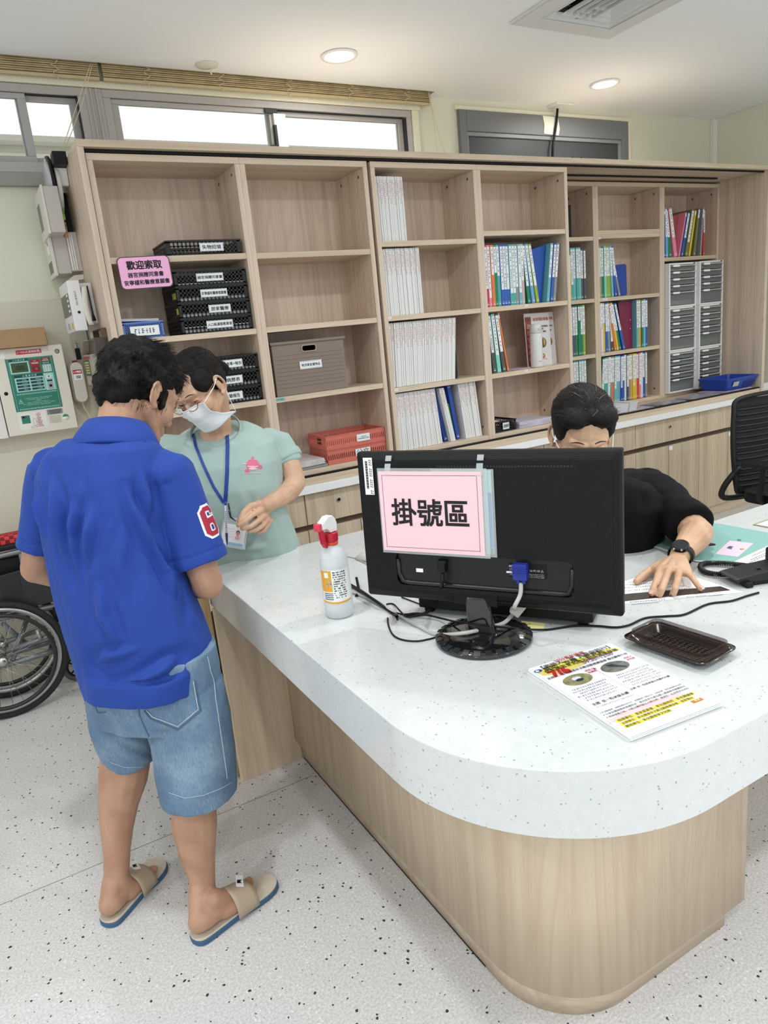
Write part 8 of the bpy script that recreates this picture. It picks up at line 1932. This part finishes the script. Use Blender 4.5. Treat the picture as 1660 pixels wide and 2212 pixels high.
# lanyard, pen and badge
LB = mat('lanyard_blue', '1b3f8c', .6)
def strap(px, name, w_=.0062):
    q = ontopx(bvt, dense(px, 6), .002)
    mb = MB(); k0 = 0; cd_ = Vector(RC[0])
    for i, p_ in enumerate(q):
        t_ = (q[min(i + 1, len(q) - 1)] - q[max(i - 1, 0)]).normalized(); v = (p_ - Vector((0, 0, CAMZ))).normalized(); s_ = t_.cross(v).normalized(); nrm = -v
        for sg, d_ in ((-1, 0), (1, 0), (1, .0012), (-1, .0012)): mb.v.append(tuple(p_ + s_ * sg * w_ + nrm * d_))
    for i in range(len(q) - 1):
        for j in range(4): mb.f.append((4 * i + j, 4 * i + (j + 1) % 4, 4 * i + 4 + (j + 1) % 4, 4 * i + 4 + j)); mb.sm.append(False)
    return build(name, mb, LB, w2)
strap([(417, 938), (424, 965), (440, 1005), (462, 1052), (484, 1086)], 'lanyard_strap', .0048)
strap([(474, 872), (482, 890), (490, 915), (492, 960), (491, 1020), (489, 1060), (487, 1084)], 'lanyard_strap', .0062)
vd = Vector((0, 0, CAMZ)); 
q = ontopx(bvt, [(488, 1088), (505, 1150)], .012)
e1 = Vector((math.sin(math.radians(AZ2)), -math.cos(math.radians(AZ2)), 0)) * -1     # across the badge, to the right in the picture
if e1.dot(Vector(RC[0])) < 0: e1 = -e1
dn = -Z3; bc_ = at(506, 1151, Y=q[1].y - .012 if len(q) > 1 else 2.22); nv = (Vector((0, 0, CAMZ)) - bc_); nv = (nv - e1 * nv.dot(e1)).normalized(); up_ = nv.cross(e1); 
if up_.z < 0: up_ = -up_
rt = math.radians(-13); ex = e1 * math.cos(rt) + up_ * math.sin(rt); ey = up_ * math.cos(rt) - e1 * math.sin(rt)
bh = build('badge_holder', MB().obox(bc_, ex * .045, ey * .051, nv * .0012), mat('badge_clear', 'e8eeee', .08, alpha=.45, spec=.8), w2, bevel=.002)
card = build('badge_card', MB().obox(bc_ - ey * .008 + nv * .0016, ex * .039, ey * .036, nv * .0004), PAPER, bh)
build('badge_blue_band', MB().obox(bc_ - ey * .038 + ex * .010 + nv * .0022, ex * .026, ey * .005, nv * .0002), mat('band_sky', '9cc4e2', .5), bh)
build('badge_photo', MB().obox(bc_ + ex * .014 - ey * .005 + nv * .0022, ex * .012, ey * .017, nv * .0002), mat('photo_ground', 'f3e6e2', .5), bh)
def dsk(x, y, a_, b_, m_, l_, nm): build(nm, MB().add([bc_ + ex * (x + a_ * math.cos(2 * PI * j / 20)) + ey * (y + b_ * math.sin(2 * PI * j / 20)) + nv * l_ for j in range(20)], [tuple(range(20))]), m_, bh)
dsk(.014, .002, .0065, .0080, mat('photo_hair', '3a2a26', .6), .0026, 'photo_hair'); dsk(.014, -.001, .0050, .0075, mat('photo_face', 'dba790', .6), .0028, 'photo_face'); dsk(.014, -.015, .0080, .0065, mat('photo_shirt', 'f0c6bb', .6), .0027, 'photo_shirt')
s = MB(); r_ = random.Random(3)
for j in range(4): scrib(s, bc_ - ex * .014 + ey * (.012 - .009 * j) + nv * .0023, ex, ey, .030, .004, 7, r_, lift=.0002)
build('badge_print', s, mat('badge_ink', 'b8bcc4', .7), bh)
pn = at(489, 1135, Y=bc_.y - .022); pd = (at(491, 1180, Y=bc_.y - .025) - at(487, 1086, Y=bc_.y - .02)).normalized(); pt = at(487, 1086, Y=bc_.y - .018)
po2 = build('pen_barrel', MB().tube([pt + pd * .008, pt + pd * .100], .0040, 12), mat('pen_white', 'd8d9ea', .35), w2)
build('pen_cap', MB().tube([pt - pd * .004, pt + pd * .0078], .0044, 12), mat('pen_blue', '2546a3', .35), po2); build('pen_tip', MB().tube([pt + pd * .1002, pt + pd * .125, pt + pd * .142], [.0042, .0036, .0008], 12), mat('pen_navy', '152f6d', .35), po2)
s = MB(); tv_ = (Vector((0, 0, CAMZ)) - pn).normalized(); sd_ = pd.cross(tv_).normalized()
for k in range(9): s.obox(pt + pd * (.030 + .0065 * k) + tv_ * .0041, pd * .0018, sd_ * .0012, tv_ * .0001)
build('pen_print', s, mat('pen_ink', '3a3f6a', .6), po2)
cl = pt + ex * .010; build('badge_clip', MB().tube([cl + pd * .0, cl + pd * .022 + ex * .003], .0030, 8).tube([cl + pd * .024 + ex * .003, cl + pd * .045 + ex * .006], [.0042, .0032], 8).tube([cl + pd * .045 + ex * .006, bc_ + ey * .040 + nv * .004], [.0032, .0018], 8), mat('clip_dark', '3a3d44', .3, metal=.6), w2)

# ------------------------------------------------------------------ seated woman in black
SK3 = skin('skin_seated', 'd0aa8a')
w3 = thing('person', 'person in a black shirt with black wristwatch, seated behind the monitor', 'person', (1.60, 1.72, 0), 0)
AZ3 = 226; f3, r3 = dirs(AZ3)
hc3 = at(1258, 933, Y=1.40); H3 = Head(hc3, 236, 27, -3, .98)
sl3 = at(1392, 1048, Y=1.60); nb3 = at(1290, 1010, Y=1.535)
el3 = at(1508, 1152, Z=.855); wr3 = at(1468, 1203, Z=.828)
B = MB(); H3.base(B)
capsule(B, nb3 - Z3 * .02, H3.p(0, -.035, -.04), .053, .052); capsule(B, nb3 - Z3 * .05 - f3 * .01, nb3, .055, .053)
pv3 = Vector((1.66, 1.80, .56))
capsule(B, pv3, nb3 - Z3 * .14 - f3 * .03, .08, .06); 
capsule(B, nb3 - Z3 * .07, sl3 - Z3 * .01, .052, .05); sr3 = nb3 - (sl3 - nb3) * 1.0 ; sr3.z = sl3.z; sr3 = nb3 + r3 * .19 - Z3 * .07
capsule(B, nb3 - Z3 * .07, sr3, .052, .05)
chain(B, [sl3 - Z3 * .01, el3.lerp(sl3, .35), el3], [.052, .050, .043])
fd = (wr3 - el3).normalized()
chain(B, [el3, el3.lerp(wr3, .25), el3.lerp(wr3, .6), wr3], [.044, .043, .035, .0265])
er3 = sr3 + f3 * .12 - Z3 * .16 + r3 * .05; hr3 = er3 + f3 * .16 - r3 * .04; hr3.z = .83
chain(B, [sr3, er3, hr3], [.05, .042, .028]); ellip(B, hr3 + f3 * .05 - Z3 * .01, f3 * .05, r3 * .038, Z3 * .015)
for k in range(4): q = hr3 + f3 * .085 + r3 * (.03 - .02 * k) - Z3 * .012; finger(B, [q, q + f3 * .03, q + f3 * .05 - Z3 * .008], .009, .0075)
for q in (-1, 1): chain(B, [pv3 - Z3 * .03 + r3 * q * .09, pv3 + f3 * .30 + r3 * q * .10 - Z3 * .04, pv3 + f3 * .27 + r3 * q * .10 - Z3 * .44 ], [.09, .062, .04]); 
# left hand spread on the form
K = [dk(1425, 1232, .033), dk(1446, 1230, .037), dk(1468, 1233, .036), dk(1486, 1237, .031)]
for k_ in K: capsule(B, wr3 + Z3 * .002, k_, .0185, .0125)
for i in range(3): capsule(B, K[i], K[i + 1], .0128, .0125)
capsule(B, wr3, K[0].lerp(dk(1410, 1228, .022), .5), .018, .012)
tipd = [[(1419, 1255, .030), (1412, 1272, .018), (1409, 1282, .0095)], [(1437, 1255, .034), (1430, 1274, .021), (1426, 1284, .0095)], [(1464, 1256, .034), (1459, 1272, .022), (1456, 1282, .0095)], [(1497, 1249, .028), (1507, 1263, .018), (1514, 1272, .0095)]]
for k_, tp, r_ in zip(K, tipd, (.0096, .0100, .0095, .0083)): finger(B, [k_] + [dk(*q) for q in tp], r_, r_ * .86)
finger(B, [dk(1448, 1212, .030), dk(1425, 1222, .024), dk(1402, 1235, .020), dk(1387, 1246, .016), dk(1376, 1256, .011)], .0150, .0095)
bd3, bv3 = sculpt('body', B, SK3, w3, .0030, 3)
NAIL = mat('fingernail', 'e0b3a4', .3)
for tp in tipd:
    a_, b_ = dk(*tp[1]), dk(*tp[2]); d_ = (b_ - a_).normalized(); s_ = d_.cross(Z3).normalized(); n_ = s_.cross(d_); c = b_ + n_ * .0078 + d_ * .001
    build('fingernail', MB().obox(c, d_ * .0052, s_ * .0048, n_ * .0006), NAIL, w3, bevel=.0015, seg=3)
H3.face(bv3, w3, closed=.45)
HM = MB(); H3.e(HM, 0, -.024, .044, .085, .098, .080); H3.e(HM, 0, -.060, .008, .068, .055, .066); H3.e(HM, .060, .004, .034, .024, .050, .046); H3.e(HM, -.060, .004, .034, .024, .050, .046); H3.e(HM, .038, .040, .078, .040, .044, .026); H3.e(HM, -.038, .040, .078, .040, .044, .026); H3.e(HM, 0, -.12, .01, .045, .035, .045); H3.e(HM, 0, .036, .082, .030, .036, .020)
ha3, bvh3 = sculpt('hair', HM, HAIR, w3, .0035, 4, lambda co, nr: fbm(co, (70, 70, 70), 4) * .002)
st = brushed(H3, bvh3, None, dens=3600, seed=9, rad=.0006, L=(.045, .07))
strands('hair_strands', st, ha3, mat('hair_strand_brown', '1d1713', .40, spec=.6))
rnd = random.Random(90); gr = [x for x in st if rnd.random() < .05 and abs((x[0] - H3.c).dot(H3.R)) < .035]
strands('grey_hairs', [(p_ + (p_ - H3.c).normalized() * .0012, d_, b_, L_ * 1.1, .0005) for p_, d_, b_, L_, r_ in gr], ha3, mat('hair_grey', '8d8984', .4))
mask(H3, bv3, w3)
# trousers
T_ = MB(); loft(T_, [ering(pv3 + Z3 * z, f3, r3, a, b) for z, a, b in ((-.10, .16, .13), (0, .19, .15), (.10, .17, .13))])
for q in (-1, 1): chain(T_, [pv3 - Z3 * .02 + r3 * q * .09, pv3 + f3 * .30 + r3 * q * .10 - Z3 * .04, pv3 + f3 * .27 + r3 * q * .10 - Z3 * .40], [.105, .080, .062])
sculpt('trousers', T_, mat('trousers_black', '1a1b1e', .85), w3, .008, 5)
for q in (-1, 1):
    c = pv3 + f3 * .33 + r3 * q * .10; c.z = 0; t = thing('shoe', 'dark shoe under the desk on the seated woman\'s %s foot' % ('right' if q > 0 else 'left'), 'shoe', c, 0)
    mb = MB(); chain(mb, [c - f3 * .09 + Z3 * .042, c + Z3 * .04, c + f3 * .08 + Z3 * .030], [.038, .038, .028]); sculpt('upper', mb, mat('shoe_dark', '222326', .6), t, .005, 3)
    build('sole', MB().obox(c + Z3 * .006, f3 * .13, r3 * .04, Z3 * .0055), mat('shoe_sole', '2b2b2c', .6), t, bevel=.004)
# black shirt
BSH, tt, bb = newmat('shirt_black'); bb.inputs['Base Color'].default_value = lin('0c0c0e'); bb.inputs['Roughness'].default_value = .85; bb.inputs['Specular IOR Level'].default_value = .2
P = MB()
loft(P, [ering(nb3 - Z3 * .035 - f3 * .0, f3, r3, .085, .065), ering(nb3 - Z3 * .07 - f3 * .02, f3, r3, .16, .095), ering(nb3 - Z3 * .13 - f3 * .03, f3, r3, .195, .120), ering(nb3 - Z3 * .24 - f3 * .05, f3, r3, .195, .135), ering(nb3 - Z3 * .36 - f3 * .08, f3, r3, .20, .15), ering(Vector((pv3.x, pv3.y, .58)), f3, r3, .21, .16), ering(Vector((pv3.x, pv3.y, .52)), f3, r3, .20, .15)])
capsule(P, nb3 - Z3 * .075, sl3 - Z3 * .005, .065, .065); capsule(P, nb3 - Z3 * .075, sr3, .065, .060)
en3 = el3.lerp(sl3, .12)
tubeloft(P, [sl3 - Z3 * .005, sl3.lerp(en3, .35), sl3.lerp(en3, .7), en3 + Vector((-.005, -.01, .0))], [.070, .074, .071, .067])
tubeloft(P, [sr3, sr3.lerp(er3, .5), er3], [.06, .068, .066])
bf = [([A(1400, 1060, 1.50), A(1440, 1100, 1.45), A(1445, 1150, 1.40)], .012, .009), ([A(1420, 1045, 1.52), A(1465, 1095, 1.42), A(1480, 1130, 1.36)], .012, .010), ([A(1445, 1075, 1.46), A(1490, 1105, 1.38), A(1520, 1140, 1.34)], .011, .009), ([A(1380, 1040, 1.52), A(1395, 1100, 1.48), A(1410, 1150, 1.44)], .012, .008), ([A(1395, 1020, 1.56), A(1385, 1080, 1.50)], .008, -.006)]
def dblk(co, nr):
    d = fbm(co, (12, 12, 10), 4.2) * .010 + fbm(co, (34, 34, 24), 1.9) * .003
    for q, w_, a_ in bf: d += fold(co, q, w_, a_ * 1.4)
    return d
bs_, bvb = sculpt('black_shirt', P, BSH, w3, .0045, 5, dblk)
# wristwatch
wc = wr3.lerp(el3, .10); mb = MB(); a = fd.cross(Z3).normalized(); b = a.cross(fd)
wo = thing('wristwatch_tmp', None, None); bpy.data.objects.remove(wo)
mb.rings([[wc + fd * h + (a * math.cos(2 * PI * j / 36) * 1.12 + b * math.sin(2 * PI * j / 36)) * r for j in range(36)] for r, h in ((.0285, -.010), (.031, -.009), (.031, .009), (.0285, .010))] , cap=False); ws = build('watch_strap', mb, mat('watch_black', '0e0f10', .45), w3)
wn = (b * .92 + (Vector((0, 0, CAMZ)) - wc).normalized() * .35 - a * .0).normalized(); if_ = wn.cross(a).normalized(); wf = wc + wn * .033
def disc(c, n_, r_, h_, name, m_, par): 
    u_ = n_.cross(X3).normalized(); v_ = n_.cross(u_); return build(name, MB().rings([[c + n_ * hh + (u_ * math.cos(2 * PI * j / 40) + v_ * math.sin(2 * PI * j / 40)) * rr2 for j in range(40)] for rr2, hh in ((r_ * .96, 0), (r_, .001), (r_, h_ - .001), (r_ * .94, h_))], smooth=False), m_, par)
disc(wf - wn * .006, wn, .0225, .010, 'watch_case', mat('watch_case', '1b1c1e', .2, metal=.7), ws); disc(wf + wn * .0038, wn, .0190, .0008, 'watch_glass', mat('watch_glass', '0a0b0d', .06, coat=1), ws)
vv = a if a.dot(Vector(RC[0])) < 0 else -a
for ang in (-25, 25): e_ = (fd * math.cos(math.radians(ang)) + vv * math.sin(math.radians(ang))); build('watch_button', MB().tube([wf - wn * .001 + e_ * .021, wf - wn * .001 + e_ * .0255], .0028, 8), METAL, ws)
